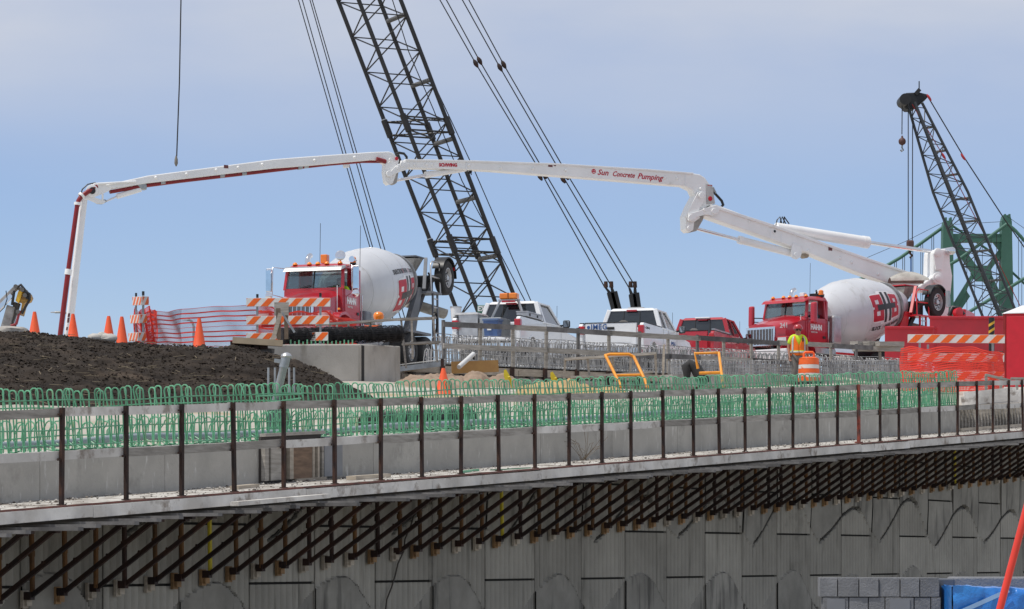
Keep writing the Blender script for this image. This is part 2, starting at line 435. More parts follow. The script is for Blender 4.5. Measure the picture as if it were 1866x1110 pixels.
CREST = [(-120, 600), (0, 606), (60, 609), (110, 613), (165, 618), (215, 627), (270, 630), (330, 631), (400, 633), (440, 634), (470, 640),
         (500, 648), (540, 660), (580, 676), (625, 698), (660, 716), (720, 745)]
def crest_y(x):
    for (a, ya), (b, yb) in zip(CREST, CREST[1:]):
        if a <= x <= b: return ya + (yb - ya) * (x - a) / (b - a)
    return CREST[-1][1]
ZCR = 55.0
def zbase(x): return 46.2 + 3.3 * max(0, min(1.25, x / 505.0))
def mound_z(x, Z):
    zc = CZ + (HY - crest_y(x)) / F * ZCR
    X = (x - 933) / F * Z
    t = terr_z(X, Z)
    if Z <= ZCR:
        zb_ = zbase(x); b = terr_z((x - 933) / F * zb_, zb_) - 0.12
        k = max(0.0, (ZCR - Z) / (ZCR - zb_))
        return zc - (zc - b) * (k ** 1.12)
    return zc + 0.045 * (Z - ZCR) - max(0, (x - 470) / 600) * (Z - ZCR) * 0.05
def mound_fn(u, v):
    x = -110 + 790 * u
    Z = 44.5 + (11.5 * (v / 0.7) if v < 0.7 else 11.5 + 25 * (v - 0.7) / 0.3)
    X = (x - 933) / F * Z
    z = mound_z(x, Z)
    n = 0.07 * fbm((X, Z, 1.3), 0.9, 5) + 0.035 * fbm((X, Z, 5.1), 4.3, 4) + 0.13 * max(0, fbm((X, Z, 9.0), 2.6, 3) - 0.28)
    return V((X, Z, max(z + n, terr_z(X, Z) - 0.05) if z > terr_z(X, Z) - 0.4 else z - 0.2))
struct(MB().grid(mound_fn, 330, 110).build("soil_mound", soil, smooth=75))

def chunk(mb, p, r, flat=0.7):
    a = [V((random.uniform(.6, 1.2) * r * sx, random.uniform(.6, 1.2) * r * sy, random.uniform(.6, 1.2) * r * sz * flat))
         for sx, sy, sz in ((1, 0, 0), (0, 1, 0), (-1, 0, 0), (0, -1, 0), (0, 0, 1), (0, 0, -1))]
    q = Matrix.Rotation(random.uniform(0, 6.28), 3, 'Z') @ Matrix.Rotation(random.uniform(-.5, .5), 3, 'X')
    mb.add([V(p) + q @ e for e in a], [(0, 1, 4), (1, 2, 4), (2, 3, 4), (3, 0, 4), (1, 0, 5), (2, 1, 5), (3, 2, 5), (0, 3, 5)])
mb = MB()
for i in range(9000):
    x = random.uniform(-60, 610); Z = random.uniform(46, 56.5)
    X = (x - 933) / F * Z; z = mound_z(x, Z) + 0.07 * fbm((X, Z, 1.3), 0.9, 5) + 0.02
    if z > terr_z(X, Z): chunk(mb, (X, Z, z), random.choice((0.012, 0.014, 0.018, 0.022, 0.03, 0.04) if random.random() < .6 else (.012, .016, .02)))
stuff(mb.build("soil_clods", mat("soil_clod", (0.046, 0.035, 0.027), (0.026, 0.020, 0.016), 0.95, scale=2.5, c3=(0.11, 0.085, 0.06), s3=2.6, t3=0.60, spec=0.15)))
mb = MB()
for i in range(260):
    x = random.uniform(-40, 600); Z = random.uniform(46.5, 55.5)
    X = (x - 933) / F * Z; z = mound_z(x, Z) + 0.07 * fbm((X, Z, 1.3), 0.9, 5) + 0.06
    a = random.uniform(0, 3.1); L = random.uniform(.04, .16)
    dv = V((math.cos(a), math.sin(a) * .3, random.uniform(-.1, .25))) * L
    if z > terr_z(X, Z): mb.bar(V((X, Z, z)) - dv, V((X, Z, z)) + dv, 0.008, 0.008)
stuff(mb.build("dry_straw", mat("straw", (0.30, 0.24, 0.16), rough=0.9)))

# small heaps of sand in front of the upper bridge
def heap(name, x0, x1, Z0, Z1, peaks, m):
    def fn(u, v):
        x = x0 + (x1 - x0) * u; Z = Z0 + (Z1 - Z0) * v; X = (x - 933) / F * Z
        b = terr_z(X, Z) - 0.08
        h = 0
        for (px, pz, ht, w, wd) in peaks:
            h = max(h, ht * max(0.0, 1 - ((x - px) / w) ** 2 - ((Z - pz) / wd) ** 2) ** 0.8)
        return V((X, Z, b + h + (0.10 * fbm((X, Z, 0), 2.3, 5) + 0.05 * fbm((X, Z, 3), 7, 3) if h > 0 else -0.06)))
    return struct(MB().grid(fn, 110, 40).build(name, m, smooth=75))
heap("sand_heap", 715, 960, 61, 71, [(800, 66, 0.30, 85, 4.2), (868, 66.5, 0.36, 36, 3), (915, 67, 0.32, 45, 3), (760, 66, 0.24, 40, 3)], sand)
heap("sand_heap", 940, 1150, 56, 68, [(1020, 62, 0.30, 95, 4.5), (1110, 62, 0.22, 40, 3)], mat("ochre_sand", (0.50, 0.33, 0.14), (0.40, 0.27, 0.13), 0.95, scale=1.5, bump=0.6, bscale=9))

# upper bridge deck (hidden behind its own railing) and the approach behind the mound
def slab_fn(u, v):
    t, e = -16 + 90 * u, 0.05 + 34 * v
    return U(t, e, 0)
struct(MB().grid(slab_fn, 40, 12).build("upper_road", conc_top))

# ================================================================ RETAINING WALL
WD = 20.06; PW = 1.532; S0 = 40.55; PH = 1.49
def WL(s, z, dd): return V((s * SN - (WD - dd) * CS, s * CS + (WD - dd) * SN, CZ + z))
def wave(s, k):
    p = ((s - S0) / PW) % 2.0
    lo, hi = (-1.02, -0.25) if k == 0 else (0.30, 1.08)
    if p < 0.45: f = 0.77 + 0.23 * math.sin(p / 0.45 * math.pi / 2)
    elif p < 1.3: f = 0.5 + 0.5 * math.cos((p - 0.45) / 0.85 * math.pi)
    else: f = 0.77 * (0.25 * (p - 1.3) / 0.7 + 0.75 * ((p - 1.3) / 0.7) ** 1.3)
    return lo + (hi - lo) * f * (1 + .10 * math.sin(s * .83 + k)) + .07 * math.sin(s * 1.31 + 2 * k) - .02
def relief(s, z, i):
    for off in (-3.0, 0.0, 3.0):
        w0, w1 = wave(s, 0) + off, wave(s, 1) + off
        p = ((s - S0) / PW) % 2.0
        desc = 0.62 < p < 1.3
        if desc and abs(z - w0) < 0.036: return -0.075
        if (not desc) and abs(z - w1) < 0.034: return -0.065
        if w0 < z < w1: return (-0.034, -0.006, 0.012, 0.010)[i % 4] + 0.004 * math.sin(s * 2.1)
        if w1 - 0.0 <= z < w0 + 3.0:
            return 0.022 + 0.03 * min(1, (z - w1) * 2) * math.sin(p * 2.2)
    return 0.022 + 0.03 * math.sin(p * 3.14)
wall = thing("retaining_wall", "grey precast panel retaining wall with ribbed waves under the ramp", "wall", WL(40, -1.7, 0), w=True)
def top_at(s): return -1.003 + GR * s - 0.17
npan = 0
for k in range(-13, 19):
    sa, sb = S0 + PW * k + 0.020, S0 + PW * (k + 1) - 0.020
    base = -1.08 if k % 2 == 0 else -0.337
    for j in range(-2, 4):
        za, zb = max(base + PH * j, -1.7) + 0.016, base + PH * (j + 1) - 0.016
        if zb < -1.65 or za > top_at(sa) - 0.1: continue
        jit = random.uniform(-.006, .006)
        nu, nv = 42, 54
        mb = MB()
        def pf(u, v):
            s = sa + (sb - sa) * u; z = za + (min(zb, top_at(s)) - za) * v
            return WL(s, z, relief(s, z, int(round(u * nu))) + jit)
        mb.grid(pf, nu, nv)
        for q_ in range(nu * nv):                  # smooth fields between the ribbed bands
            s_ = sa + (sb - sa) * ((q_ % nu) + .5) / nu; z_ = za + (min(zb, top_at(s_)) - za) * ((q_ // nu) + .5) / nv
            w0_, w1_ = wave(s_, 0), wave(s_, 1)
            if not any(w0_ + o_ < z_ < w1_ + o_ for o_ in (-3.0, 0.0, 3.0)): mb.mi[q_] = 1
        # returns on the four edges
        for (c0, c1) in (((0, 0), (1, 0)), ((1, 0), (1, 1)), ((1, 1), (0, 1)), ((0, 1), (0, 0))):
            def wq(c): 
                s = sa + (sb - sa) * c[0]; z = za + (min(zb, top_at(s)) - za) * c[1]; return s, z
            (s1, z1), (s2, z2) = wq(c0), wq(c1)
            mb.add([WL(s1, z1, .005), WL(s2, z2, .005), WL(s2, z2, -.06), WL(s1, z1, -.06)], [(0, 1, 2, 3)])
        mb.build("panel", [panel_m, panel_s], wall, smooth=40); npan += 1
s0_, s1_ = S0 - 13 * PW, S0 + 19 * PW
mb = MB()
mb.prism([WL(s0_, -1.7, -.05), WL(s1_, -1.7, -.05), WL(s1_, top_at(s1_), -.05), WL(s0_, top_at(s0_), -.05)], WL(0, 0, -.5) - WL(0, 0, 0))
mb.build("backing", joint_m, wall)
grv = mat("groove_shade", (0.055, 0.052, 0.045), (0.09, 0.085, 0.075), 0.95)
for kk_ in range(-7, 10):                      # dark tubes along the waves: groove shade put into their colour
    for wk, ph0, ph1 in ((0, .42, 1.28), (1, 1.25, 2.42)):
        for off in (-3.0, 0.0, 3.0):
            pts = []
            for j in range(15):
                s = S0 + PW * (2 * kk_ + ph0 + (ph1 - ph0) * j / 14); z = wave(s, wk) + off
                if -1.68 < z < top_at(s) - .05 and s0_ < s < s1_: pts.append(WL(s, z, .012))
            if len(pts) > 3: MB().tube(pts, [.003, .008] + [.015] * (len(pts) - 3) + [.004], 5).build("wave_shade_line", grv, wall)
# dead vines hanging on the panels
def vine(px0, py0, px1, py1, seed):
    random.seed(seed); mb = MB(); pts = []
    for i in range(9):
        f = i / 8; p = P(px0 + (px1 - px0) * f + random.uniform(-4, 4), py0 + (py1 - py0) * f, 10)
        u = (p.x) / 10; Z = (WD - 0.07) / (SN - u * CS); pts.append(P(px0 + (px1 - px0) * f + random.uniform(-3, 3), py0 + (py1 - py0) * f, Z))
    mb.tube(pts, 0.012, 5)
    return mb
tag(vine(754, 938, 700, 1115, 3).build("dead_vine", mat("vine", (0.06, 0.05, 0.04))), "long thin dead vine slanting down the grey retaining wall panels", "vine")
random.seed(11)

# ================================================================ PARAPET / FASCIA OF THE RAMP
DF = 19.9
S_END = s_px(1745, DF)
par = thing("ramp_parapet", "grey concrete slab edge of the ramp standing along the walkway", "parapet", SD(38, DF, 0), w=True)
s = 20.6
while s < S_END:
    e = min(s + 2.4, S_END) - 0.006
    mb = MB()
    mb.hull([SD(s, DF, -.02), SD(e, DF, -.02), SD(e, DF + .9, -.02), SD(s, DF + .9, -.02)],
            [SD(s, DF, .53), SD(e, DF, .53), SD(e, DF + 1.0, .53), SD(s, DF + 1.0, .53)])
    mb.build("concrete_segment", conc, par, bevel=0.012)
    s += 2.4
mb = MB()
mb.hull([SD(20.6, DF + .003, .531), SD(S_END, DF + .003, .531), SD(S_END, DF + 1.05, .531), SD(20.6, DF + 1.05, .531)],
        [SD(20.6, DF + .003, .545), SD(S_END, DF + .003, .545), SD(S_END, DF + 1.05, .545), SD(20.6, DF + 1.05, .545)])
mb.build("top_skim", conc_top, par)
# form work closing the far end of the ramp
fw = thing("timber_formwork", "timber formwork of upright studs closing the far end of the slab edge", "formwork", SD(60, DF, 0), w=True)
mb = MB(); mb.hull([SD(S_END, DF + .06, 0), SD(70, DF + .06, 0), SD(70, DF + .5, 0), SD(S_END, DF + .5, 0)], [SD(S_END, DF + .06, .5), SD(70, DF + .06, .5), SD(70, DF + .5, .5), SD(S_END, DF + .5, .5)])
mb.build("plywood_sheet", mat("dark_form_ply", (0.16, 0.115, 0.08), (0.10, 0.075, 0.055), 0.8, scale=3), fw)
s = S_END + .02
stud = MB(); stud.box((0, 0, 0.25), (0.045, 0.09, 0.49)); stud_me = stud.mesh("stud", timber)
while s < 69.5:
    o = inst(stud_me, "stud", fw, SD(s, DF + .01, 0), (0, 0, RZ1)); s += 0.2
for h in (0.03, 0.5): MB().bar(SD(S_END, DF - .06, h), SD(70, DF - .06, h), .05, .09).build("waler", timber_lt, fw)
# timber bulkhead in the slab edge, near the tilted post
bk = thing("timber_bulkhead", "timber and plywood bulkhead boxed against the slab edge near the tilted post", "formwork", SD(s_px(540, 19.8), 19.8, 0), w=True)
sa, sb = s_px(483, 19.8), s_px(592, 19.8)
def blk(s0, s1, d0, d1, h0, h1, m, name):
    mb = MB(); mb.hull([SD(s0, d0, h0), SD(s1, d0, h0), SD(s1, d1, h0), SD(s0, d1, h0)], [SD(s0, d0, h1), SD(s1, d0, h1), SD(s1, d1, h1), SD(s0, d1, h1)])
    return mb.build(name, m, bk)
L_ = sb - sa
blk(sa, sb, 19.86, 19.896, .0, .6, mat("dark_back_board", (0.06, 0.05, 0.045)), "back_sheet")
for f0, f1, m, nm in ((.0, .06, timber, "stud"), (.10, .28, timber, "plank"), (.30, .34, timber_lt, "stud"), (.41, .47, timber_lt, "stud"), (.47, .78, mat("form_ply_grain", (0.26, 0.17, 0.11), (0.14, 0.09, 0.06), 0.8, scale=3, stretch=(1, 1, 6)), "plywood_sheet"),
                      (.79, .83, timber_lt, "stud"), (.88, .91, timber_lt, "stud"), (.955, 1.0, timber, "stud")):
    blk(sa + L_ * f0, sa + L_ * f1, 19.80, 19.857, .04, .52, m, nm)
blk(sa, sb, 19.79, 19.88, .60, .64, timber, "top_plate"); blk(sa + L_ * .5, sb, 19.77, 19.86, 0.0, .04, timber_lt, "bottom_plate")
blk(sb - .02, sb + .42, 19.79, 19.86, .04, .56, mat("grey_sheet", (0.26, 0.265, 0.28), (0.2, 0.205, 0.215)), "side_sheet")

# ================================================================ WALKWAY PLATFORM WITH GUARD RAIL
DR = 18.6
wp = thing("work_platform", "timber walkway platform with guard rail along the near ramp edge", "walkway", SD(38, DR, 0), w=True)
SB, SE = 20.2, 68.0
mb = MB(); mb.hull([SD(SB, 18.45, -.02), SD(SE, 18.45, -.02), SD(SE, DF - .003, -.02), SD(SB, DF - .003, -.02)],
                   [SD(SB, 18.45, 0), SD(SE, 18.45, 0), SD(SE, DF - .003, 0), SD(SB, DF - .003, 0)])
mb.build("decking", debris_m, wp)
s = SB; i = 0
while s < SE:                                         # edge boards below a red plywood edge
    e = min(s + random.choice((2.4, 3.0, 3.6, 4.2)), SE)
    dz = random.uniform(-.006, .006)
    MB().bar(SD(s, 18.425, -.085 + dz), SD(e - .008, 18.425, -.085 + dz + random.uniform(-.006, .006)), .045, .125).build("edge_board", edge_m, wp)
    MB().bar(SD(s, 18.44, -.004), SD(e - .004, 18.44, -.004), .03, .022).build("plywood_edge", ply_red, wp)
    s = e
POSTS = [112, 230, 331, 427, 517, 610, 694, 769, 840, 909, 975, 1037, 1097, 1150, 1209, 1264, 1311, 1358, 1402, 1445, 1490, 1526, 1565, 1604, 1638, 1676, 1712, 1745, 1781, 1809, 1838, 1864]
ps = [s_px(x, DR) for x in POSTS]
ps = [ps[0] - 1.1 * k for k in (2, 1)] + ps + [ps[-1] + 1.0, ps[-1] + 2.0]
post_me = []
for v_ in range(3):
    mb = MB(); mb.box((0, 0, .515), (.046 - .003 * v_, .04, 1.05)); mb.box((0, 0, .006), (.075, .075, .012)); mb.box((-.045, .0, .485), (.05, .02, .025)); mb.box((-.045, 0, .965), (.05, .02, .02))
    post_me.append(mb.mesh("post", rust))
mb = MB(); mb.box((0, 0, .515), (.05, .05, 1.05)); mb.box((0, 0, .012), (.13, .11, .024))
post_or = mb.mesh("post", mat("orange_rust", (0.36, 0.06, 0.03), (0.05, 0.03, 0.025), 0.7, scale=6))
for i, s in enumerate(ps):
    me = post_or if i == 24 else random.choice(post_me)
    o = inst(me, "post", wp, SD(s, DR, 0), (random.uniform(-.015, .015), random.uniform(-.018, .018), RZ1))
def rail(h, name, gap):
    i = 0
    while i < len(ps) - 1:
        n = random.choice((1, 2, 2, 3)); j = min(i + n, len(ps) - 1)
        a, b = ps[i] - .04, ps[j] + .04
        dz0, dz1 = random.uniform(-.012, .012), random.uniform(-.012, .012)
        off = .052 if (i // 2) % 2 else .050
        mb = MB(); k = max(2, (j - i) * 2)
        for q in range(k):
            f0, f1 = q / k, (q + 1) / k
            sag = lambda f: -0.007 * 4 * f * (1 - f) * random.choice((1,))
            mb.bar(SD(a + (b - a) * f0, DR + off, h + dz0 + (dz1 - dz0) * f0 + sag(f0)), SD(a + (b - a) * f1, DR + off, h + dz0 + (dz1 - dz0) * f1 + sag(f1)), .038, .095)
        mb.build(name, random.choice((timber, timber, edge_m)), wp)
        i = j
rail(.985, "top_rail", 0); rail(.525, "mid_rail", 0)
# rubble and chips on the walkway
mb = MB()
for i in range(3000):
    s = random.uniform(20.5, 66); d = 18.5 + 1.38 * random.random() ** 0.7
    if fbm((s, d * 2, 4), 0.9, 3) < -0.22: continue
    r = random.choice((.005, .006, .008, .011, .018)) * (1.6 if random.random() < .04 else 1)
    chunk(mb, SD(s, d, r * .3), r)
for i in range(1700):                          # heaps of swept concrete against the slab edge
    s = random.uniform(20.5, 64)
    if fbm((s, 3.0, 8), 0.8, 3) < -.05: continue
    d = 19.87 - abs(random.gauss(0, .16)); r = random.choice((.008, .012, .018, .024))
    chunk(mb, SD(s, d, r * .4), r)
stuff(mb.build("rubble", mat("rubble_chips", (0.40, 0.38, 0.35), (0.12, 0.10, 0.085), 0.95, scale=6, lo=.42, hi=.58)))
def loose(name, label, x, y0d, L, w, h, m, ang=0.0, hh=0.0, cat="board"):
    s = s_px(x, y0d)
    q = thing(name, label, cat, SD(s, y0d, hh), RZ1 + ang)
    o = MB().box((0, 0, h / 2), (L, w, h)).build("plank", m, q)
    o.rotation_euler = (0, -math.atan(GR), 0)
    return q
loose("loose_plank", "short pale plank lying on the walkway near the third post of its railing", 446, 19.2, .55, .12, .04, timber_lt, .12, .002)
loose("loose_plank", "pale stack of plank lying on the walkway right of the timber bulkhead", 672, 19.2, .75, .16, .05, timber_lt, -.1, .002)
loose("green_bar", "short green coated bar lying loose on the walkway", 855, 18.9, .8, .03, .03, green_rb, .2, .002, "bar")
loose("green_bar", "thin green coated bar lying across the walkway edge", 930, 18.75, .6, .015, .015, green_rb, -.7, .002, "bar")
mb = MB(); mb.bar(SD(s_px(427, 17.95), 17.95, -.10), SD(s_px(595, 17.95), 17.95, -.10), .11, .05)
tag(mb.build("loose_plank", edge_m), "long whitewashed plank laid over the joist ends below the walkway", "plank")
# dry weed by the slab
random.seed(5); mb = MB()
b0 = SD(s_px(1062, 19.7), 19.7, 0)
for i in range(16):
    a = random.uniform(-1, 1); p1 = b0 + V((a * .2, random.uniform(-.1, .1), random.uniform(.1, .3))); p2 = p1 + V((a * .3 - .1, 0, random.uniform(-.02, .22)))
    mb.tube([b0 + V((random.uniform(-.05, .05), 0, 0)), p1, p2], .0035, 4)
tag(mb.build("dry_weed", mat("dry_stem", (0.16, 0.12, 0.08))), "wiry dry weed growing at the foot of the slab edge", "weed")

# ---- brackets
random.seed(21)
ang = RZ1 - math.pi / 2           # local x points outwards from the wall
def br_mesh():
    out = {}
    # local frame: x outward from wall face (d = 20 -> x = 0), y along ramp, z = h
    d = MB(); d.bar((.10, 0, -1.08), (1.34, 0, -.28), .042, .050); d.box((.10, 0, -1.06), (.10, .075, .09)); d.tube([(.75, -.035, -.64), (.75, .035, -.64)], .018, 6)
    out["diagonal_brace"] = [d.mesh("diagonal_brace", m) for m in (steel_blk, rust)]
    u = MB(); u.tube([(.13, 0, -1.06), (.12, 0, -.27)], .03, 8); u.tube([(.12, 0, -.62), (.12, 0, -.55)], .04, 8)
    out["upright_pipe"] = [u.mesh("upright_pipe", m, 40) for m in (rust_or, rust_or, rust_or, rust)]
    yl = MB(); yl.tube([(.13, 0, -1.06), (.12, 0, -.27)], .028, 8); out["yellow"] = [yl.mesh("upright_pipe", yellow_d, 40)]
    w = MB(); w.box((.022, 0, -1.10), (.04, .10, .20)); w.box((.055, .02, -1.13), (.05, .09, .09)); out["foot_block"] = [w.mesh("foot_block", m) for m in (ply, timber_lt)]
    b = MB(); b.bar((.02, 0, -.245), (1.5, 0, -.245), .06, .05); b.box((1.36, 0, -.26), (.10, .08, .07)); out["steel_beam"] = [b.mesh("steel_beam", steel_blk)]
    j = []
    for L in (2.2, 2.32, 2.45): 
        t = MB(); t.box((.05 + L / 2, .07, -.192), (L, .085, .038)); j.append(t.mesh("joist", joist_m))
    out["joist"] = j
    return out
BR = br_mesh()
s = 21.3; i = 0
while s < 67:
    lab = {13: "overhang bracket with a bright yellow upright pipe, leftmost yellow one under the walkway", 26: "overhang bracket with a bright yellow upright pipe, middle yellow one under the walkway", 60: "overhang bracket with a bright yellow upright pipe, rightmost yellow one under the walkway"}.get(i, "rusty diagonal steel bracket holding the walkway joist off the wall")
    t = thing("overhang_bracket", lab, "bracket", SD(s, 20.03, 0), ang, "brackets under the ramp walkway")
    for key in ("diagonal_brace", "upright_pipe", "foot_block", "steel_beam", "joist"):
        src = BR["yellow"] if (key == "upright_pipe" and i in (13, 26, 60)) else BR[key]
        o = bpy.data.objects.new(key, random.choice(src)); col.objects.link(o); o.parent = t
        if key in ("diagonal_brace", "upright_pipe"): o.rotation_euler = (random.uniform(-.012, .012), random.uniform(-.008, .008), 0)
        if key == "joist": o.location = (random.uniform(-.16, .12), random.uniform(-.03, .03), 0)
    s += 0.572 + random.uniform(-.035, .035); i += 1

# ================================================================ GREEN REBAR CAGE
random.seed(31)
cage = thing("rebar_cage", "long green epoxy coated rebar cage standing on the near slab edge", "rebar cage", SD(38, 20.2, .53), w=True)
def hoop(r, h, wtop, wbot, n=5, arc=5):
    pts = [(0, 0, 0)]; 
    a = wtop / 2
    pts.append((0.0, wbot * 0.02, h * .45)); 
    for k in range(arc + 1):
        th = math.pi * k / arc
        pts.append((0, wbot * .05 + a - a * math.cos(th), h - a + a * math.sin(th)))
    pts.append((0, wbot * .7 + wtop * .40, h * .66)); pts.append((0, wbot, 0))
    return MB().tube(pts, r, n)
tall_me = [hoop(.0100, .735 + dz, .095, .012).mesh("tall_hoop", green_rb, 60) for dz in (-.015, 0, .012)]
short_me = [hoop(.0088, .36 + dz, .13, .19).mesh("short_hoop", green_rb, 60) for dz in (-.02, 0, .02)]
low_me = hoop(.009, .12, .2, .45).mesh("low_hoop", green_rb, 60)
SA, SZ = 20.7, s_px(1742, 20.15)
def wavy(s, ph): return 0.02 * math.sin(s * 1.1 + ph) + 0.012 * math.sin(s * 2.7 + ph * 2)
n_h = 0
s = SA
while s < SZ:
    inst(random.choice(tall_me), "tall_hoop", cage, SD(s + random.uniform(-.014, .014), 20.12 + .02 * math.sin(s), .53 + .6 * wavy(s, 1)), (random.uniform(-.03, .03), random.uniform(-.07, .07), RZ1 + random.uniform(-.2, .2)))
    inst(random.choice(short_me), "short_hoop", cage, SD(s + random.uniform(-.03, .03), 20.52 + random.uniform(-.03, .03), .535), (random.uniform(-.05, .05), random.uniform(-.1, .1) + .16, RZ1 + random.uniform(-.35, .35)))
    s += 0.138; n_h += 1
mb = MB(); s = SA
while s < SZ:                                    # second line of short hoops, feet of the bars
    for k in range(2):
        if k == 0 and random.random() < .4: continue
        T = Matrix.Translation(SD(s + random.uniform(-.04, .04), 20.85 if k else 20.12, .535)) @ Matrix.Rotation(RZ1 + random.uniform(-.4, .4), 4, 'Z') @ Matrix.Rotation(random.uniform(-.15, .15) + .12, 4, 'Y')
        if k: 
            if s < 43 or random.random() < 0.45: continue
            pts = [(0, 0, 0), (0, .01, .2), (0, .05, .33), (0, .10, .33), (0, .15, .2), (0, .17, 0)]
        else: pts = [(0, -.12, .03), (0, .0, .015), (0, .12, .03), (0, .26, .10)]
        mb.tube([T @ V(p) for p in pts], .009, 4)
    s += 0.16
stuff(mb.build("hoop_feet", green_rb, cage, 60))
for d, h, ph in ((20.10, 1.13, 0), (20.16, 1.05, 1), (20.10, .80, 2), (20.52, .70, 3), (20.10, .60, 4)):
    pts = [SD(SA + (SZ - SA) * k / 110, d, h + .6 * wavy(SA + (SZ - SA) * k / 110, ph)) for k in range(111)]
    MB().tube(pts, .0085, 5).build("longitudinal_bar", green_rb, cage, 60)
pts = []
for k in range(100):
    s = SA + (s_px(1640, 20.45) - SA) * k / 99
    pts.append(SD(s, 20.42, .635 + .8 * wavy(s * .8, 2)))
tag(MB().tube(pts, .046, 10).build("conduit_pipe", pvc, None, 60), "long grey conduit pipe running inside the green rebar cage", "pipe")
# loose bars leaning near the tilted post
for (xa, ya, xb, yb, d) in ((425, 832, 520, 800, 20.6), (470, 722, 550, 718, 20.0), (455, 738, 548, 726, 20.05), (480, 800, 560, 760, 20.3), (430, 845, 545, 792, 20.0)):
    Za = d / (SN - (xa - 933) / F * CS); Zb = d / (SN - (xb - 933) / F * CS)
    MB().tube([P(xa, ya, Za), P(xb, yb, Zb)], .012, 6).build("lap_bar", green_rb, cage, 60)

# black corrugated pipe lying beyond the cage
q = thing("drain_pipe", "black corrugated drain pipe lying on the deck behind the green cage", "pipe", SD(s_px(765, 22), 22, .6), w=True)
a, b = SD(s_px(668, 21.6), 21.6, .70), SD(s_px(856, 21.6), 21.6, .69)
mb = MB(); prof = []
L = (b - a).length; k = 0
for k in range(int(L / .06)): prof += [(k * .06, .135), (k * .06 + .03, .16)]
mb.lathe(prof, a, b - a, 16); mb.build("pipe_shell", blackp, q, 50)
MB().lathe([(-.03, .13), (.08, .15)], a, b - a, 16).build("end_collar", blackr, q, 50)

# tilted galvanised post in the cage
q = thing("tilted_post", "tilted galvanised steel post with a cap standing in a dark box", "post", SD(s_px(505, 20.9), 20.9, .53), w=True)
Zp = 37.6
MB().tube([P(499, 745, Zp + .2), P(517, 668, Zp)], .052, 12).build("tube", galv, q, 40)
MB().tube([P(516.5, 670, Zp), P(521.5, 650, Zp)], .062, 12).build("sleeve", galv, q, 40)
MB().lathe([(0, .066), (.02, .075), (.05, .06), (.07, .02)], P(521.3, 652, Zp), P(521.5, 648, Zp) - P(521.3, 652, Zp), 12).build("cap", alu, q, 40)
MB().bar(P(500, 657, Zp), P(520, 660, Zp), .05, .05).build("cross_piece", galv, q)
bm_ = MB(); bm_.hull([P(484, 800, Zp + .06), P(530, 800, Zp + .06), P(536, 797, Zp + .6), P(490, 797, Zp + .6)], [P(487, 733, Zp + .06), P(521, 733, Zp + .06), P(524, 733, Zp + .5), P(491, 733, Zp + .5)])
bm_.build("base_box", mat("dark_grey_box", (0.10, 0.105, 0.115), (0.07, 0.072, 0.08), 0.6), q, bevel=.01)
for x, lab in ((489, "upright grey rod in the soil slope, leftmost rod left of the tilted post"), (501, "upright grey rod in the soil slope, just left of the tilted post"), (527, "upright grey rod in the soil slope, just right of the tilted post"), (536, "upright grey rod in the soil slope, rightmost rod right of the tilted post")):
    q2 = thing("steel_rod", lab, "rod", P(x, 715, 49), 0, "rods behind the tilted post", w=True)
    MB().tube([P(x, 715, 49), P(x, 670, 49)], .02, 6).build("bar", galv, q2)

# ================================================================ UPPER BRIDGE EDGE
random.seed(41)
ub = thing("upper_bridge_edge", "weathered timber overhang form along the edge of the upper bridge deck", "bridge edge", U(0, 0, 0), w=True)
TA, TB = t_px(735), t_px(1655) + 6
mb = MB(); mb.hull([U(TA, .12, -.55), U(TB, .12, -.55), U(TB, 3, -.55), U(TA, 3, -.55)], [U(TA, .12, -.09), U(TB, .12, -.09), U(TB, 3, -.09), U(TA, 3, -.09)])
mb.build("deck_slab", conc, ub)
mb = MB(); mb.hull([U(TA, 1.2, -1.6), U(TB, 1.2, -1.6), U(TB, 1.8, -1.6), U(TA, 1.8, -1.6)], [U(TA, 1.2, -.55), U(TB, 1.2, -.55), U(TB, 1.8, -.55), U(TA, 1.8, -.55)])
mb.build("girder", mat("brown_girder_form", (0.10, 0.055, 0.03), (0.05, 0.03, 0.02), 0.85, scale=1.5), ub)
t = TA
while t < TB:
    e = min(t + random.choice((3.6, 4.2, 4.8)), TB)
    MB().bar(U(t, 0, -.14), U(e - .02, 0, -.14), .05, .19).build("edge_board", timber_lt, ub)
    MB().bar(U(t, .02, -.355), U(e - .02, .02, -.355), .06, .13).build("lower_board", timber, ub)
    t = e
t = TA + .3
while t < TB:
    MB().bar(U(t, -.1, -.28), U(t, 1.2, -.28), .09, .07).build("joist", joist_m, ub); t += .62
ur = thing("upper_guard_rail", "grey timber guard rail with upright posts along the upper bridge edge", "guard rail", U(0, -.1, 0), w=True)
UP = [808, 874.6, 935, 995, 1053, 1110, 1164, 1218, 1271, 1320, 1370, 1419, 1466, 1514, 1560, 1604, 1645]
tp = [t_px(x, -.1) for x in UP]
tp = tp + [tp[-1] + 1.35]
pm = [MB().box((0, 0, .55), (.10, .045, 1.12)).mesh("post", timber), MB().box((0, 0, .55), (.09, .05, 1.16)).mesh("post", joist_m)]
sm = MB().box((0, 0, -.20), (.10, .07, .42)).mesh("post_socket", rust)
for i, t in enumerate(tp):
    inst(random.choice(pm), "post", ur, U(t, -.1, 0), (random.uniform(-.02, .02), random.uniform(-.02, .02), math.pi / 2 - T2))
    inst(sm, "post_socket", ur, U(t, -.07, 0), (0, 0, math.pi / 2 - T2))
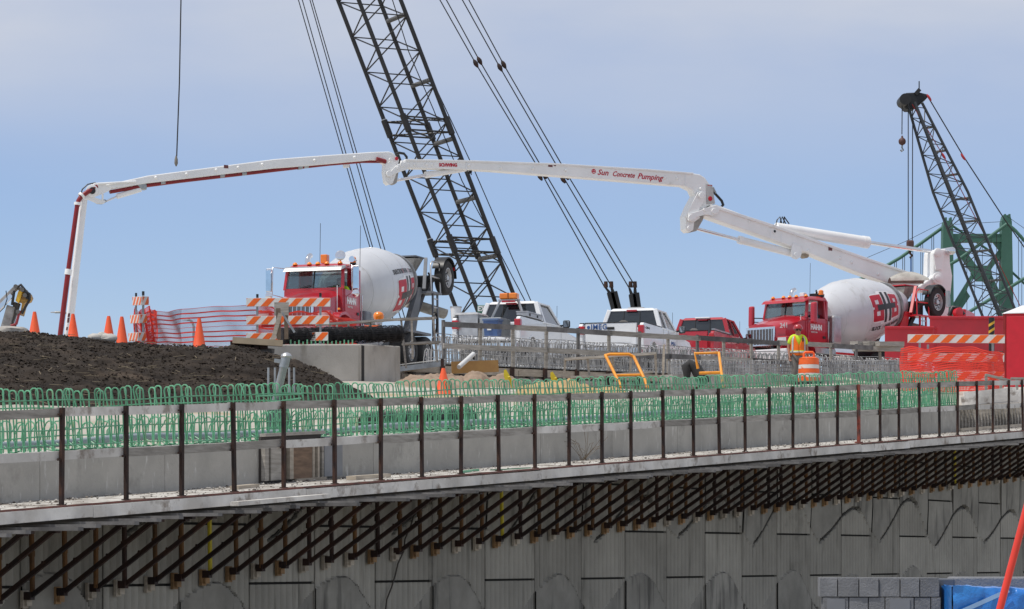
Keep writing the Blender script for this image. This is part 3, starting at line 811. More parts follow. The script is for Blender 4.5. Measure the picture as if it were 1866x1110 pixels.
for h, nm in ((1.03, "top_rail"), (.47, "mid_rail")):
    i = 0
    while i < len(tp) - 1:
        j = min(i + random.choice((1, 2, 2, 3)), len(tp) - 1)
        MB().bar(U(tp[i] - .05, -.155 - .004 * (i % 2), h + random.uniform(-.02, .02)), U(tp[j] + .05, -.155 - .004 * (i % 2), h + random.uniform(-.02, .02)), .04, .135).build(nm, random.choice((timber, timber, joist_m)), ur)
        i = j
# two lines of grey hoops on the upper deck edge
gc = thing("grey_rebar_cage", "grey rebar cage of close hoops along the upper bridge edge", "rebar cage", U(0, .4, 0), w=True)
gm = [hoop(.0125, .80 + dz, .10, .16, 4, 3).mesh("hoop", grey_rb, 60) for dz in (-.02, .02)]
TC = t_px(800, .35); TD = t_px(1660, .35)
t = TC
while t < TD:
    inst(random.choice(gm), "hoop", gc, U(t + random.uniform(-.03, .03), .35, -.03), (random.uniform(-.05, .05), random.uniform(-.06, .06), math.pi / 2 - T2 + random.uniform(-.4, .4))); t += .135
mb = MB(); t = TC
while t < TD:
    T = Matrix.Translation(U(t, .75, -.03)) @ Matrix.Rotation(math.pi / 2 - T2 + random.uniform(-.4, .4), 4, 'Z') @ Matrix.Rotation(random.uniform(-.15, .15), 4, 'Y')
    mb.tube([T @ V(p) for p in ((0, 0, 0), (0, .01, .38), (0, .06, .44), (0, .12, .38), (0, .16, 0))], .0125, 4)
    T = Matrix.Translation(U(t + .05, .48, -.03)) @ Matrix.Rotation(math.pi / 2 - T2 + random.uniform(-.4, .4), 4, 'Z') @ Matrix.Rotation(random.uniform(-.12, .12), 4, 'Y')
    mb.tube([T @ V(p) for p in ((0, 0, 0), (0, .01, .70), (0, .06, .76), (0, .12, .70), (0, .16, 0))], .0125, 4)
    t += .11
stuff(mb.build("inner_hoops", grey_rb, gc, 60))
for e, h in ((.33, .12), (.33, .30), (.33, .52), (.33, .70), (.75, .36), (.75, .16), (.45, .79)):
    MB().tube([U(TC + (TD - TC) * k / 60, e, h + .015 * math.sin(k * .9 + e * 9 + h * 5)) for k in range(61)], .0115, 5).build("longitudinal_bar", grey_rb, gc, 60)
tag(MB().tube([U(TC, .55, .02), U(TD, .55, .02)], .05, 8).build("white_conduit", mat("white_pipe", (0.62, 0.63, 0.63)), None, 60), "pale conduit pipe at the foot of the grey upper rebar cage", "pipe")
# second grey cage, in front, on the right half (between the lanes)
lg = thing("grey_rebar_cage", "low dense grey rebar cage below the upper rail, left of the orange drum", "rebar cage", P(1400, 680, 79), w=True)
def LB(f, h): 
    x = 1225 + (1660 - 1225) * f; Z = 76.5 + 5.5 * f
    b = 684 - 0.5 * f
    return P(x, b, Z) + V((0, 0, h))
mb = MB(); mb.hull([LB(0, -.3), LB(1, -.3), LB(1, -.3) + V((-.3, .4, 0)), LB(0, -.3) + V((-.3, .4, 0))], [LB(0, .03), LB(1, .03), LB(1, .03) + V((-.3, .4, 0)), LB(0, .03) + V((-.3, .4, 0))])
mb.build("slab_edge", conc, lg)
lh = hoop(.0115, .40, .10, .16, 4, 3).mesh("hoop", grey_rb, 60)
nn = 108
for i in range(nn):
    inst(lh, "hoop", lg, LB((i + random.uniform(-.2, .2)) / nn, .02), (random.uniform(-.05, .05), random.uniform(-.05, .05), math.pi / 2 - T2 + random.uniform(-.5, .5)))
for h in (.10, .2, .3, .41): MB().tube([LB(k / 30, h + .01 * math.sin(k)) for k in range(31)], .012, 4).build("longitudinal_bar", grey_rb, lg, 60)
mb = MB()
for i in range(nn):
    b = LB((i + .5) / nn, .03) + V((-.1, .25, 0)); mb.tube([b, b + V((random.uniform(-.05, .05), 0, .38))], .011, 4)
stuff(mb.build("inner_bars", grey_rb, lg))
# timber boards stacked on the rail at the right end
q = thing("board_stack", "short stack of grey boards resting on the upper rail end left of the red deck", "boards", P(1600, 634, 86), w=True)
for (x0, x1, y0, y1) in ((1556, 1575, 622, 629), (1577, 1596, 622, 630), (1598, 1643, 623, 631), (1556, 1643, 631, 640)):
    MB().bar(P(x0, (y0 + y1) / 2, 86), P(x1, (y0 + y1) / 2, 86.4), .3, (y1 - y0) / F * 86).build("board", timber, q)

# ================================================================ ABUTMENT WALL
ZA = 66.5
ab = thing("abutment_wall", "pale concrete abutment wall with a vertical corner joint beside the soil mound", "wall", P(655, 700, ZA), w=True)
c0, c1, c2 = P(482, 628, ZA - 1.0), P(655, 627, ZA), P(730, 631, ZA + 2.6)
def wallseg(a, b, th, name):
    d = (b - a); d.z = 0; n = V((d.y, -d.x, 0)).normalized() * -1
    if n.y < 0: n = -n
    z0 = CZ + 3.6
    return MB().hull([V((a.x, a.y, z0)), V((b.x, b.y, z0)), V((b.x, b.y, z0)) + n * th, V((a.x, a.y, z0)) + n * th],
                     [a, b, b + n * th, a + n * th]).build(name, conc_lt, ab, bevel=.03)
dv = (c1 - c0).normalized() * .012
wallseg(c0, c1 - dv, 1.0, "wall_face"); wallseg(c1 + (c2 - c1).normalized() * .012, c2, 1.0, "wall_face")
mb = MB(); mb.hull([c1 + V((-.05, .10, -1.5)), c1 + V((.06, .12, -1.5)), c1 + V((.3, 1.2, -1.5)), c1 + V((-.3, 1.2, -1.5))], [c1 + V((-.05, .10, -.02)), c1 + V((.06, .12, -.02)), c1 + V((.3, 1.2, -.02)), c1 + V((-.3, 1.2, -.02))])
mb.build("joint_filler", joint_m, ab)
zt = c0.z
# stub bars standing on the abutment
mb = MB()
for i in range(16):
    p = c0.lerp(c1, .26 + .7 * i / 16) + V((0, .35, -.02)); mb.tube([p, p + V((0, 0, random.uniform(.10, .16)))], .018, 5)
stuff(mb.build("starter_bars", green_rb, ab))
# roll of black mesh on the wall
q = thing("mesh_roll", "long roll of black plastic mesh lying on top of the abutment wall", "mesh roll", P(620, 620, ZA + .4), w=True)
a, b = P(512, 613, ZA + .2), P(733, 608, ZA + 1.6)
mb = MB(); mb.lathe([(0, .10), (.02, .165), ((b - a).length * .5, .15), ((b - a).length - .02, .155), ((b - a).length, .10)], a, b - a, 14)
mb.build("roll_core", mat("black_mesh", (0.012, 0.012, 0.014), (0.05, 0.05, 0.055), 0.7, scale=14, lo=.45, hi=.6), q, 50)
d_ = (b - a); ax = d_.normalized(); sd = ax.cross(V((0, 0, 1))).normalized(); up = sd.cross(ax)
mb = MB(); n = 150
for i in range(n):
    c = a + d_ * (i / n); r = .185 + .02 * math.sin(i * .7) + random.uniform(-.012, .012)
    mb.tube([c + (sd * math.cos(k / 9 * 6.283) + up * math.sin(k / 9 * 6.283)) * r for k in range(10)], .007, 3)
for k in range(22):
    th = k / 22 * 6.283; mb.tube([a + d_ * (i / 12) + (sd * math.cos(th) + up * math.sin(th)) * (.19 + .015 * math.sin(i * 2 + k)) for i in range(13)], .006, 3)
stuff(mb.build("mesh_wires", mat("black_wire", (0.02, 0.02, 0.023), rough=.5), q))
# timber braces (sawhorse) at the left end of the wall
q = thing("timber_brace", "timber A-shaped brace standing on the left end of the abutment wall", "brace", P(505, 622, ZA), w=True)
Zb = ZA - .6
def lum(x0, y0, x1, y1, w, h, m, parent, nm, dz=0, Z=None, Z1=None):
    Z = Z or Zb
    return MB().bar(P(x0, y0, Z + dz), P(x1, y1, (Z1 or Z) + dz), h, w, up=(0, -1, .05)).build(nm, m, parent)
lum(497, 620, 511, 571, .10, .09, timber_lt, q, "leg"); lum(508, 618, 507, 562, .10, .10, mat("brown_timber", (0.20, 0.15, 0.11), (0.12, 0.09, 0.065), .85), q, "upright", .15); lum(522, 618, 521, 564, .10, .09, MATS["brown_timber"], q, "upright", .6)
lum(514, 570, 537, 606, .06, .05, galv, q, "strut", .3); lum(500, 563, 526, 563, .07, .3, timber, q, "cap", .35)
q = thing("form_beam", "dark timber form beam with short ribs on the soil crest", "formwork", P(470, 630, ZA - 2), w=True)
lum(424, 620, 515, 626, .10, .14, mat("tan_form_top", (0.42, 0.33, 0.22)), q, "top_plank", -2)
for x in (428, 441, 455, 466, 480): lum(x, 622, x, 636, .07, .2, rust, q, "rib", -1.9)
lum(426, 634, 500, 640, .09, .1, joist_m, q, "bottom_plank", -1.8)
# timber rail with ladder-like stiles at the end of the abutment
q = thing("timber_rail", "weathered timber rail with leaning stiles above the black mesh roll", "guard rail", P(690, 620, 69), w=True)
Zr = 68.6
for (x0, y0, x1, y1, z0, z1) in ((576, 592, 728, 582, -.6, .2), (728, 582, 792, 580, .2, 1.4)): lum(x0, y0, x1, y1, .12, .05, timber, q, "top_rail", 0, Zr + z0, Zr + z1)
lum(735, 627, 800, 624, .11, .05, timber, q, "mid_rail", 0, Zr + .3, Zr + 1.3)
for (x0, y0, x1, y1, dz) in ((577, 604, 577, 589, 0), (614, 604, 614, 587, 0), (635, 602, 635, 586, 0), (601, 626, 601, 588, -.3), (676, 606, 675, 584, 0), (740, 671, 731, 583, .3), (752, 654, 750, 580, .9), (797, 660, 789, 578, 1.2)):
    lum(x0, y0, x1, y1, .07, .05, timber, q, "stile", dz, Zr)
q = thing("platform_end", "grey steel and timber platform end projecting from the upper bridge beside the abutment", "platform", P(765, 668, 70), w=True)
mb = MB(); mb.hull([P(728, 677, 69.4), P(809, 667, 70.6), P(812, 666, 72.5), P(735, 676, 72.5)], [P(728, 668, 69.4), P(809, 657.5, 70.6), P(812, 656, 72.5), P(735, 667, 72.5)]); mb.build("platform_beam", galv, q)
mb = MB(); mb.hull([P(728, 666, 69.5), P(808, 656.5, 70.7), P(812, 655.5, 72.5), P(735, 665, 72.5)], [P(728, 664, 69.5), P(808, 655, 70.7), P(812, 654, 72.5), P(735, 663, 72.5)]); mb.build("platform_deck", conc_top, q)
lum(806, 690, 806, 654, .09, .08, steel_blk, q, "socket", 0, 70.2)
tag(MB().bar(P(823, 670, 71), P(908, 667, 71.4), .04, .30).build("plywood_panel", mat("orange_ply", (0.42, 0.24, 0.08), (0.32, 0.17, 0.06), 0.8, scale=2)), "orange plywood panel propped against the upper bridge edge", "panel")
tag(MB().tube([P(836, 669, 70.6), P(863, 645, 71.2)], .06, 8).build("white_pipe", mat("white_pvc", (0.66, 0.66, 0.65)), None, 60), "short white plastic pipe leaning on the orange plywood panel", "pipe")
# yellow stair-shaped brackets and hand rails on the far side of the ramp
def ybr(x, y0, y1, lab):
    q = thing("yellow_bracket", lab, "bracket", P(x, y1, 62), w=True)
    MB().prism([P(x - 6, y0, 62), P(x - 2, y0 - 2, 62), P(x + 9, y1, 62), P(x - 4, y1, 62), P(x - 6, y1 - 8, 62)], (0, .06, 0)).build("plate", yellow_d, q)
    MB().tube([P(x + 3, y1 - 6, 62), P(x + 10, y1 + 14, 62.2)], .03, 6).build("prop", yellow_d, q)
ybr(924, 675, 692, "bright yellow triangular bracket behind the green cage, nearer the orange cone"); ybr(1009, 679, 694, "bright yellow triangular bracket behind the green cage, nearer the timber frame")
tag(MB().tube([P(1103, 648, 63), P(1112, 645.5, 63), P(1146, 645.5, 63), P(1155, 650, 63), P(1175, 692, 62.2), P(1180, 706, 62)], .034, 8).tube([P(1103, 647, 63), P(1132, 705, 62)], .034, 8).tube([P(1124, 684, 62.6), P(1172, 683, 62.6)], .029, 8).build("yellow_hand_rail", orange_fr, None, 60),
    "orange yellow steel hand rail leaning beside the timber frame", "hand rail")
tag(MB().tube([P(1272, 672, 64), P(1266, 644, 64), P(1310, 643, 64), P(1318, 705, 63)], .034, 8).tube([P(1274, 680, 64), P(1315, 679, 64)], .035, 8).build("yellow_hand_rail", orange_fr, None, 60),
    "upright square orange yellow hand rail beside the black folded sheet", "hand rail")
q = thing("lumber_stand", "rough timber frame of posts and boards left of the square yellow rail", "timber stand", P(1115, 690, 66), w=True)
for a_ in ((1029, 655, 1195, 644, .13), (1040, 688, 1190, 678, .10)): lum(a_[0], a_[1], a_[2], a_[3], a_[4], .05, timber, q, "board", 0, 66)
for x0, y0, x1, y1 in ((1028, 692, 1030, 652), (1075, 692, 1070, 650), (1121, 688, 1115, 647), (1148, 684, 1150, 652), (1196, 688, 1194, 642), (1208, 690, 1210, 628)): lum(x0, y0, x1, y1, .075, .05, timber_lt if x0 > 1100 else timber, q, "post", .1, 66)
MB().tube([P(1252, 690, 65), P(1251, 668, 65), P(1256, 662, 65), P(1266, 668, 65), P(1285, 700, 65)], [.07, .12, .09, .13, .16], 8).build("rubber", blackr, thing("rubber_sheet", "black folded rubber sheet standing beside the square yellow rail", "rubber sheet", P(1262, 695, 65), w=True), 60)

# ================================================================ CONES
def cone_thing(lab, x, ytop, Z, h=0.91, lean=0.0, stripes=False, parent=None):
    top = P(x, ytop, Z)
    t = thing("traffic_cone", lab, "traffic cone", (top.x, top.y, top.z - h), 0, "orange traffic cones")
    MB().lathe([(0.03, .20), (.05, .185), (h - .04, .045), (h, .035)], (0, 0, 0), (lean, 0, 1), 16).build("cone_body", cone_m, t, 50)
    MB().hull([(-.21, -.21, 0), (.21, -.21, 0), (.21, .21, 0), (-.21, .21, 0)], [(-.20, -.20, .035), (.20, -.20, .035), (.20, .20, .035), (-.20, .20, .035)]).build("base", blackr, t, bevel=.008)
    return t
def on_crest(x, ytop, h):
    Z = 57.0
    for k in range(30):
        z = mound_z(x, Z) + h; Z2 = (z - CZ) * F / (HY - ytop); Z += (max(56.0, min(72, Z2)) - Z) * .6
    return Z
for lab, x, yt, h in (("far left orange cone on the soil crest beside the drill arm", 63, 568, .86), ("orange cone just right of the hanging boom tip", 133, 572, .9), ("pale pink orange cone standing behind the white bags", 198, 576, .86),
                      ("orange cone beside the small striped barricade", 222, 577, .95), ("orange cone in front of the red mesh fence", 363, 580, .92)):
    cone_thing(lab, x, yt, on_crest(x, yt, h), h)
cone_thing("small orange cone alone by the sand heap behind the green cage", 808, 671, 59, .62)
# white bags on the crest
q = thing("sand_bags", "white crumpled bags lying on the soil crest between two cones", "bags", P(183, 618, 56.5), w=True)
def blob(c, r, m, nm, parent, seed=0, seg=14):
    mb = MB()
    def f(u, v):
        th, ph = u * 2 * math.pi, (v - .5) * math.pi
        d = V((math.cos(ph) * math.cos(th), math.cos(ph) * math.sin(th), math.sin(ph)))
        k = 1 + .22 * fbm(d * 1.3 + V((seed, 0, 0)), 1.5, 3)
        return V(c) + V((d.x * r[0], d.y * r[1], d.z * r[2])) * k
    return mb.grid(f, seg, seg // 2 + 2).build(nm, m, parent, 60)
bagm = mat("white_bag", (0.58, 0.56, 0.52), (0.42, 0.40, 0.36), .8, scale=5)
blob(P(174, 616, 56.5), (.17, .15, .09), bagm, "bag", q, 1); blob(P(197, 617, 56.5), (.19, .15, .10), bagm, "bag", q, 5); blob(P(186, 612, 56.6), (.10, .1, .08), bagm, "bag", q, 9)

# ================================================================ BARRICADES
def striped_board(q, a, b, hgt, n, slope=1, nm="board", yaw_n=None, th=.022, phase=.15):
    """board from a to b (world points, mid height); stripes are slanted prisms proud of it"""
    d = b - a; L = d.length; ax = d.normalized(); nrm = V((ax.y, -ax.x, 0)).normalized()
    if nrm.y > 0: nrm = -nrm
    up = V((0, 0, 1)) - ax * ax.z; up.normalize()
    bd = MB(); bd.bar(a, b, th, hgt, up=up); o = bd.build(nm, board_w, q, bevel=.004)
    mb = MB(); step = L / n; wd = step * .52; sl = hgt * .92 * slope
    for i in range(-1, n + 2):
        x0 = (i + phase) * step
        lo = [x0, x0 + wd]; hi = [x0 + sl, x0 + wd + sl]
        pts = [(lo[0], 0), (lo[1], 0), (hi[1], 1), (hi[0], 1)]
        # clip to board
        out = []
        for k in range(4):
            (x1, y1), (x2, y2) = pts[k], pts[(k + 1) % 4]
            def inside(x): return 0.005 <= x <= L - .005
            if inside(x1): out.append((x1, y1))
            for e in (0.005, L - .005):
                if (x1 - e) * (x2 - e) < 0:
                    f = (e - x1) / (x2 - x1); out.append((e, y1 + (y2 - y1) * f))
        if len(out) < 3: continue
        cx = sum(p[0] for p in out) / len(out); cy = sum(p[1] for p in out) / len(out)
        out.sort(key=lambda p: math.atan2(p[1] - cy, (p[0] - cx) / hgt))
        mb.prism([a + ax * x + up * (hgt * .94 * (y - .5)) + nrm * (th / 2) for x, y in out], nrm * .003)
    if mb.v: mb.build("stripes", stripe_m, o)
    return o
def tube_post(q, x, y0, y1, Z, w=.05, cap=True):
    p, r = P(x, y0, Z), P(x, y1, Z)
    o = MB().bar(p, r, w, w).build("post", galv, q)
    if cap: MB().bar(r, r + V((0, 0, .09)), w * 1.1, w * 1.1).build("socket", blackp, o)
q = thing("barricade", "small three-board striped barricade at the left end of the red mesh fence", "barricade", P(257, 650, 66), w=True)
for (xa, ya, xb, yb, n) in ((242, 549, 270.5, 548.0, 2), (238, 582, 267, 580.5, 2), (235, 615, 265, 613, 2)):
    striped_board(q, P(xa, ya, 66.2), P((xa + xb) / 2 + 2, (ya + yb) / 2 - .3, 65.4), .20, 3, 1)
    striped_board(q, P((xa + xb) / 2 + 2.5, (ya + yb) / 2 - .3, 65.4), P(xb, yb, 65.7), .20, 1, 1, phase=.3)
tube_post(q, 248, 670, 541, 66.1, .04); tube_post(q, 261, 670, 538, 65.8, .05)
q = thing("barricade", "wide three-board orange striped barricade in front of the left mixer truck", "barricade", P(525, 640, 67), w=True)
for (xa, ya, xb, yb) in ((449, 551, 602, 551), (449, 584, 600, 583), (449, 615, 598, 613)):
    striped_board(q, P(xa, ya, 67.4), P(xb, yb, 66.8), .205, 5.7 and 6, 1, phase=.03)
tube_post(q, 469, 650, 543, 67.55, .05); tube_post(q, 584, 650, 541, 66.95, .05)
q = thing("barricade", "orange striped barricade half wrapped in red net by the portable toilet", "barricade", P(1742, 715, 72), w=True)
for (xa, ya, xb, yb) in ((1654, 617, 1831, 618), (1654, 651, 1830, 652), (1654, 684, 1830, 685)):
    striped_board(q, P(xa, ya, 72.2), P(xb, yb, 71.6), .215, 6, 1, phase=.02)
tube_post(q, 1676, 716, 612, 72.35, .05, False); tube_post(q, 1691, 716, 628, 72.35, .05, False); tube_post(q, 1809, 720, 612, 71.9, .05, False)
q = thing("marker_post", "black post with yellow bands rising above the right barricade", "post", P(1807, 712, 72.6), w=True)
MB().tube([P(1807, 720, 72.6), P(1807, 579, 72.6)], .075, 12).build("post_body", blackp, q, 50)
for y in (590, 602, 614): 
    a = P(1807, y, 72.6); mb = MB()
    prev = None
    for k in range(17):
        th = k / 16 * 6.283; p = a + V((math.cos(th) * .079, math.sin(th) * .079, .05 * math.cos(th)))
        if prev is not None: mb.add([prev + V((0, 0, -.035)), p + V((0, 0, -.035)), p + V((0, 0, .035)), prev + V((0, 0, .035))], [(0, 1, 2, 3)])
        prev = p
    mb.build("band", yellow, q)

# ================================================================ MESH FENCES
def net(name, lab, path, hgt, rows, cols, m, rw=.030, cw=.007, top_wave=.03, extra=None, bottom=0.0):
    """plastic safety net: path = list of ground points, wide horizontal strands and fine uprights"""
    q = thing(name, lab, "safety net", path[0], w=True)
    seg = [0.0]
    for a, b in zip(path, path[1:]): seg.append(seg[-1] + (b - a).length)
    Lt = seg[-1]
    def at(u, v):
        s = u * Lt
        for i in range(len(seg) - 1):
            if s <= seg[i + 1] + 1e-6:
                f = (s - seg[i]) / (seg[i + 1] - seg[i]); p = path[i].lerp(path[i + 1], f); break
        sag = top_wave * math.sin(u * 9 + v * 2) + top_wave * .6 * math.sin(u * 23 + v * 5)
        hh = hgt(u) if callable(hgt) else hgt
        return p + V((.02 * math.sin(v * 7 + u * 30), .06 * math.sin(u * 17 + v * 3), bottom + v * hh + sag * (0.4 + v)))
    mb = MB(); n = cols
    for r in range(rows + 1):
        v = r / rows; w = rw if (r % 4 != 1) else rw * .35
        for i in range(n):
            a, b = at(i / n, v), at((i + 1) / n, v)
            mb.add([a - V((0, 0, w / 2)), b - V((0, 0, w / 2)), b + V((0, 0, w / 2)), a + V((0, 0, w / 2))], [(0, 1, 2, 3)])
    stuff(mb.build("strands", m, q))
    mb = MB()
    for i in range(cols * 2 + 1):
        u = i / (cols * 2)
        for k in range(6):
            a, b = at(u, k / 6), at(u, (k + 1) / 6)
            mb.add([a + V((-cw / 2, 0.004, 0)), a + V((cw / 2, 0.004, 0)), b + V((cw / 2, .004, 0)), b + V((-cw / 2, .004, 0))], [(0, 1, 2, 3)])
    stuff(mb.build("uprights", extra or m, q))
    return q
pA = [P(266, 640, 66.2), P(330, 640, 67.5), P(400, 640, 67.6), P(470, 640, 67.8)]
net("safety_net", "orange red mesh fence strung between the two left barricades", pA, lambda u: .90 + .22 * u, 9, 110, net_m, .032, .006, .012, net_pale)
net("safety_net", "crumpled end of the red mesh fence tied to the small barricade", [P(244, 640, 66.3), P(254, 640, 66.0), P(266, 640, 66.25), P(286, 640, 65.9)], .98, 9, 22, net_m, .036, .016, .04)
net("safety_net", "red mesh running behind the wide barricade in front of the mixer truck", [P(470, 640, 68.2), P(560, 640, 68.5), P(650, 640, 69)], lambda u: 1.08 - .3 * u, 8, 70, net_m, .04, .012, .04)
net("safety_net", "dense orange red net draped over the right barricade", [P(1641, 712, 71.7), P(1680, 712, 71.3), P(1745, 712, 71.15), P(1800, 712, 71.0), P(1829, 712, 71.3)], lambda u: 1.05 + .06 * math.sin(u * 5), 20, 90, net_m, .026, .008, .03)
net("safety_net", "second fold of orange red net hanging inside the right barricade", [P(1648, 712, 72.6), P(1700, 712, 72.8), P(1790, 712, 72.6), P(1826, 712, 72.4)], lambda u: .98 + .05 * math.sin(u * 7 + 1), 9, 60, net_m, .034, .010, .05)
# arrow beacon and orange panels behind the rail
q = thing("warning_light", "round amber warning light on orange panels behind the timber rail", "warning light", P(690, 600, 70.5), w=True)
zc = P(690, 577, 70.5)
MB().lathe([(-.10, .02), (-.09, .10), (-.03, .13), (.03, .135), (.09, .11), (.12, .05)], zc, (0, 0, 1), 18).build("lens", amber, q, 50)
MB().lathe([(-.20, .09), (-.10, .09)], zc, (0, 0, 1), 14).build("lamp_base", alu, q, 50)
for x0, x1 in ((664, 673.5), (677, 691)): MB().span(*[P(x0, 600, 70.4).x, P(x1, 600, 70.4).x, 70.35, 70.5, P(0, 604.5, 70.4).z, P(0, 593.5, 70.4).z]).build("orange_panel", mat("bright_orange_plastic", (0.95, 0.16, 0.01), rough=.45), q, bevel=.01)
MB().tube([zc + V((0, .05, -.2)), zc + V((0, .05, -1.4))], .03, 8).build("stem", galv, q)

# ================================================================ ORANGE DRUM BY THE WORKER
q = thing("traffic_drum", "orange traffic drum with worn white bands in front of the worker", "traffic drum", P(1474, 706, 78), 0)
zb = terr_z(q.location.x, q.location.y); q.location.z = zb
H = (HY - 651) / F * 78 + CZ - zb          # height of the shoulder
def dring(h0, h1, r0, r1, m, nm, par=None): return MB().lathe([(h0, r0 - .012), (h0 + .005, r0), (h1 - .005, r1), (h1, r1 - .012)], (0, 0, 0), (0, 0, 1), 24).build(nm, m, q, 40)
dor = mat("drum_orange", (0.90, 0.145, 0.02), (0.78, 0.12, 0.02), .5, scale=2.5, c3=(0.62, 0.34, 0.24), s3=4, t3=.62)
dwh = mat("drum_white_band", (0.72, 0.68, 0.64), (0.84, 0.15, 0.03), .5, scale=3.4, lo=.56, hi=.60)
for h0, h1, r0, r1, m, nm in ((.0, .12, .40, .40, blackr, "base_ring"), (.12, H * .30, .300, .298, dor, "orange_band"), (H * .30, H * .45, .296, .294, dwh, "white_band"), (H * .45, H * .60, .293, .290, dor, "orange_band"), (H * .60, H * .74, .287, .284, dwh, "white_band"), (H * .74, H * .95, .283, .275, dor, "orange_band"), (H * .95, H, .275, .19, dor, "shoulder")):
    dring(h0, h1, r0, r1, m, nm)
MB().tube([(-.14, 0, H - .01), (-.14, 0, H + .10), (-.10, 0, H + .14), (.10, 0, H + .14), (.14, 0, H + .10), (.14, 0, H - .01)], .032, 8).build("handle", dor, q, 60)

# ================================================================ RIGHT END: TOILET, TIMBERS
q = thing("portable_toilet", "red portable toilet with a white peaked roof at the right edge", "portable toilet", (P(1866, 708, 85).x - .0, 85, terr_z(P(1866, 708, 85).x, 85)), R(-14))
Ht = (HY - 573) / F * 85 + CZ - q.location.z
MB().span(-.58, 1.10, -.55, .55, .10, Ht).build("cabin", fiberred, q, bevel=.05)
MB().span(-.60, 1.12, -.57, .57, 0, .10).build("skid", blackp, q)
MB().hull([(-.64, -.62, Ht - .02), (1.16, -.62, Ht - .02), (1.16, .62, Ht - .02), (-.64, .62, Ht - .02)], [(-.02, -.42, Ht + .24), (.55, -.42, Ht + .24), (.55, .42, Ht + .24), (-.02, .42, Ht + .24)]).build("roof", white_p, q, bevel=.04)
MB().span(-.48, .95, -.585, -.553, .2, Ht - .1).build("door", fiberred, q, bevel=.015)
MB().span(-.58, -.50, -.578, -.552, .1, Ht).build("corner_post", mat("dark_red_post", (0.30, 0.012, 0.012)), q, bevel=.01)
MB().lathe([(0, .06), (.5, .06)], (.9, -.1, Ht + .1), (0, 0, 1), 10).build("vent_pipe", white_p, q, 40)
q = thing("green_machine_hood", "green rounded hood of a machine peeping over the toilet roof", "machine", P(1862, 580, 92), w=True)
blob(P(1866, 577, 92), (.42, .5, .16), mat("machine_green", (0.01, 0.30, 0.10), rough=.4), "hood", q, 3)
q = thing("timber_railing", "loose grey timber posts and planks at the right end of the ramp", "guard rail", P(1830, 720, 66), w=True)
for x0, y0, x1, y1 in ((1797, 728, 1797, 682), (1824, 722, 1824, 686), (1853, 722, 1853, 690)): lum(x0, y0, x1, y1, .06, .06, timber, q, "post", 0, 66)
lum(1796, 683, 1842, 694, .10, .05, timber, q, "plank", -.2, 66); lum(1842, 690, 1880, 690, .09, .05, timber, q, "plank", -.2, 66)
for x0, y0, x1, y1 in ((1752, 736, 1862, 722), (1757, 727, 1852, 718), (1850, 722, 1866, 736)): lum(x0, y0, x1, y1, .09, .3, edge_m, q, "plank", 0, 62.5)
for (x0, y0, x1, y1, lab) in ((1530, 690, 1600, 704, "pale plank slanting down in the right half of the green cage"), (1560, 702, 1628, 706, "flat pale plank at the right end of the green cage")):
    tag(MB().bar(P(x0, y0, 62), P(x1, y1, 60.5), .30, .06).build("loose_plank", timber_lt), lab, "plank")

# ================================================================ FOREGROUND: BLOCKS, TARP, RED POLE
q = thing("block_stack", "stack of grey concrete blocks at the lower right below the retaining wall", "block stack", P(1610, 1110, 21), R(-4), w=False)
q.location = (P(1612, 1110, 21).x, 21, 0)
ztop = CZ + (HY - 1052) / F * 21
bw, bh, bd = .40, .145 * 1.0, .20
px = 21 / F
bm_me = MB().box((0, 0, 0), (1, 1, 1)).mesh("block", block_m)
xs = [1492, 1525, 1563, 1599, 1637, 1672, 1708]
for r in range(8):
    z1 = ztop - r * .145; y = -.0
    row = xs if r % 2 == 0 else [1498, 1545, 1580, 1610, 1662, 1692, 1710]
    for i, (a, b) in enumerate(zip(row, row[1:])):
        x0, x1 = (a - 1612) * px, (b - 1612) * px
        if z1 - .145 < 0: continue
        o = inst(bm_me, "block", q, ((x0 + x1) / 2, random.uniform(-.008, .008), z1 - .0725), (0, 0, 0), (x1 - x0 - .006, .38, .139))
        md = o.modifiers.new("bevel", 'BEVEL'); md.width = .012; md.segments = 1
        if r % 2 == 1 and i in (0, 3):       # open cell face: recessed darker pocket with side webs
            MB().span(-.36, .36, -.515, -.50, -.36, .42).build("cell_face", mat("cell_grey", (0.22, 0.225, 0.24)), o)
MB().span(-.60, .60, -.55, .55, .0, .1).build("pallet", timber_lt, q)
MB().span((1709 - 1612) * px, (1738 - 1612) * px, -.04, .30, ztop - .56, ztop - .01).build("end_block", mat("dark_end_block", (0.075, 0.085, 0.105), (0.11, 0.12, 0.14)), q, bevel=.01)
MB().span((1740 - 1612) * px, (1900 - 1612) * px, .25, .75, 0, ztop).build("back_block", block_m, q, bevel=.015)
q = thing("wrapped_pallet", "pallet load wrapped in shiny blue plastic beside the grey blocks", "wrapped pallet", (P(1810, 1110, 20.5).x, 20.5, 0), 0)
zt2 = CZ + (HY - 1068) / F * 20.5
def tf(u, v):
    x = -.30 + .80 * u; w = .022 * fbm((u * 2.2 + v * 3, v * 9 - u * 4, 2), 1.6, 5) + .012 * fbm((u * 4, v * 30, 7), 1.0, 3)
    if v < .6: return V((x, -.05 + w, .05 + (zt2 - .05) * (v / .6) - .03 * u * (v / .6)))
    return V((x, -.05 + .9 * (v - .6) / .4, zt2 - .03 * u + w * .5))
MB().grid(tf, 80, 60).build("plastic_wrap", tarp_m, q, 70)
mb = MB(); mb.grid(lambda u, v: V((-.31, -.05 + .9 * u, .05 + (zt2 - .05) * v)), 6, 6); mb.build("side_wrap", tarp_m, q, 70)
MB().bar((-.28, -.075, zt2 - .20), (.10, -.075, zt2 - .03), .006, .03).build("wrap_fold", mat("pale_wrap_fold", (0.30, 0.48, 0.75), rough=.3), q)
MB().span(-.30, .5, -.03, .85, .0, .9).build("load", block_m, q)
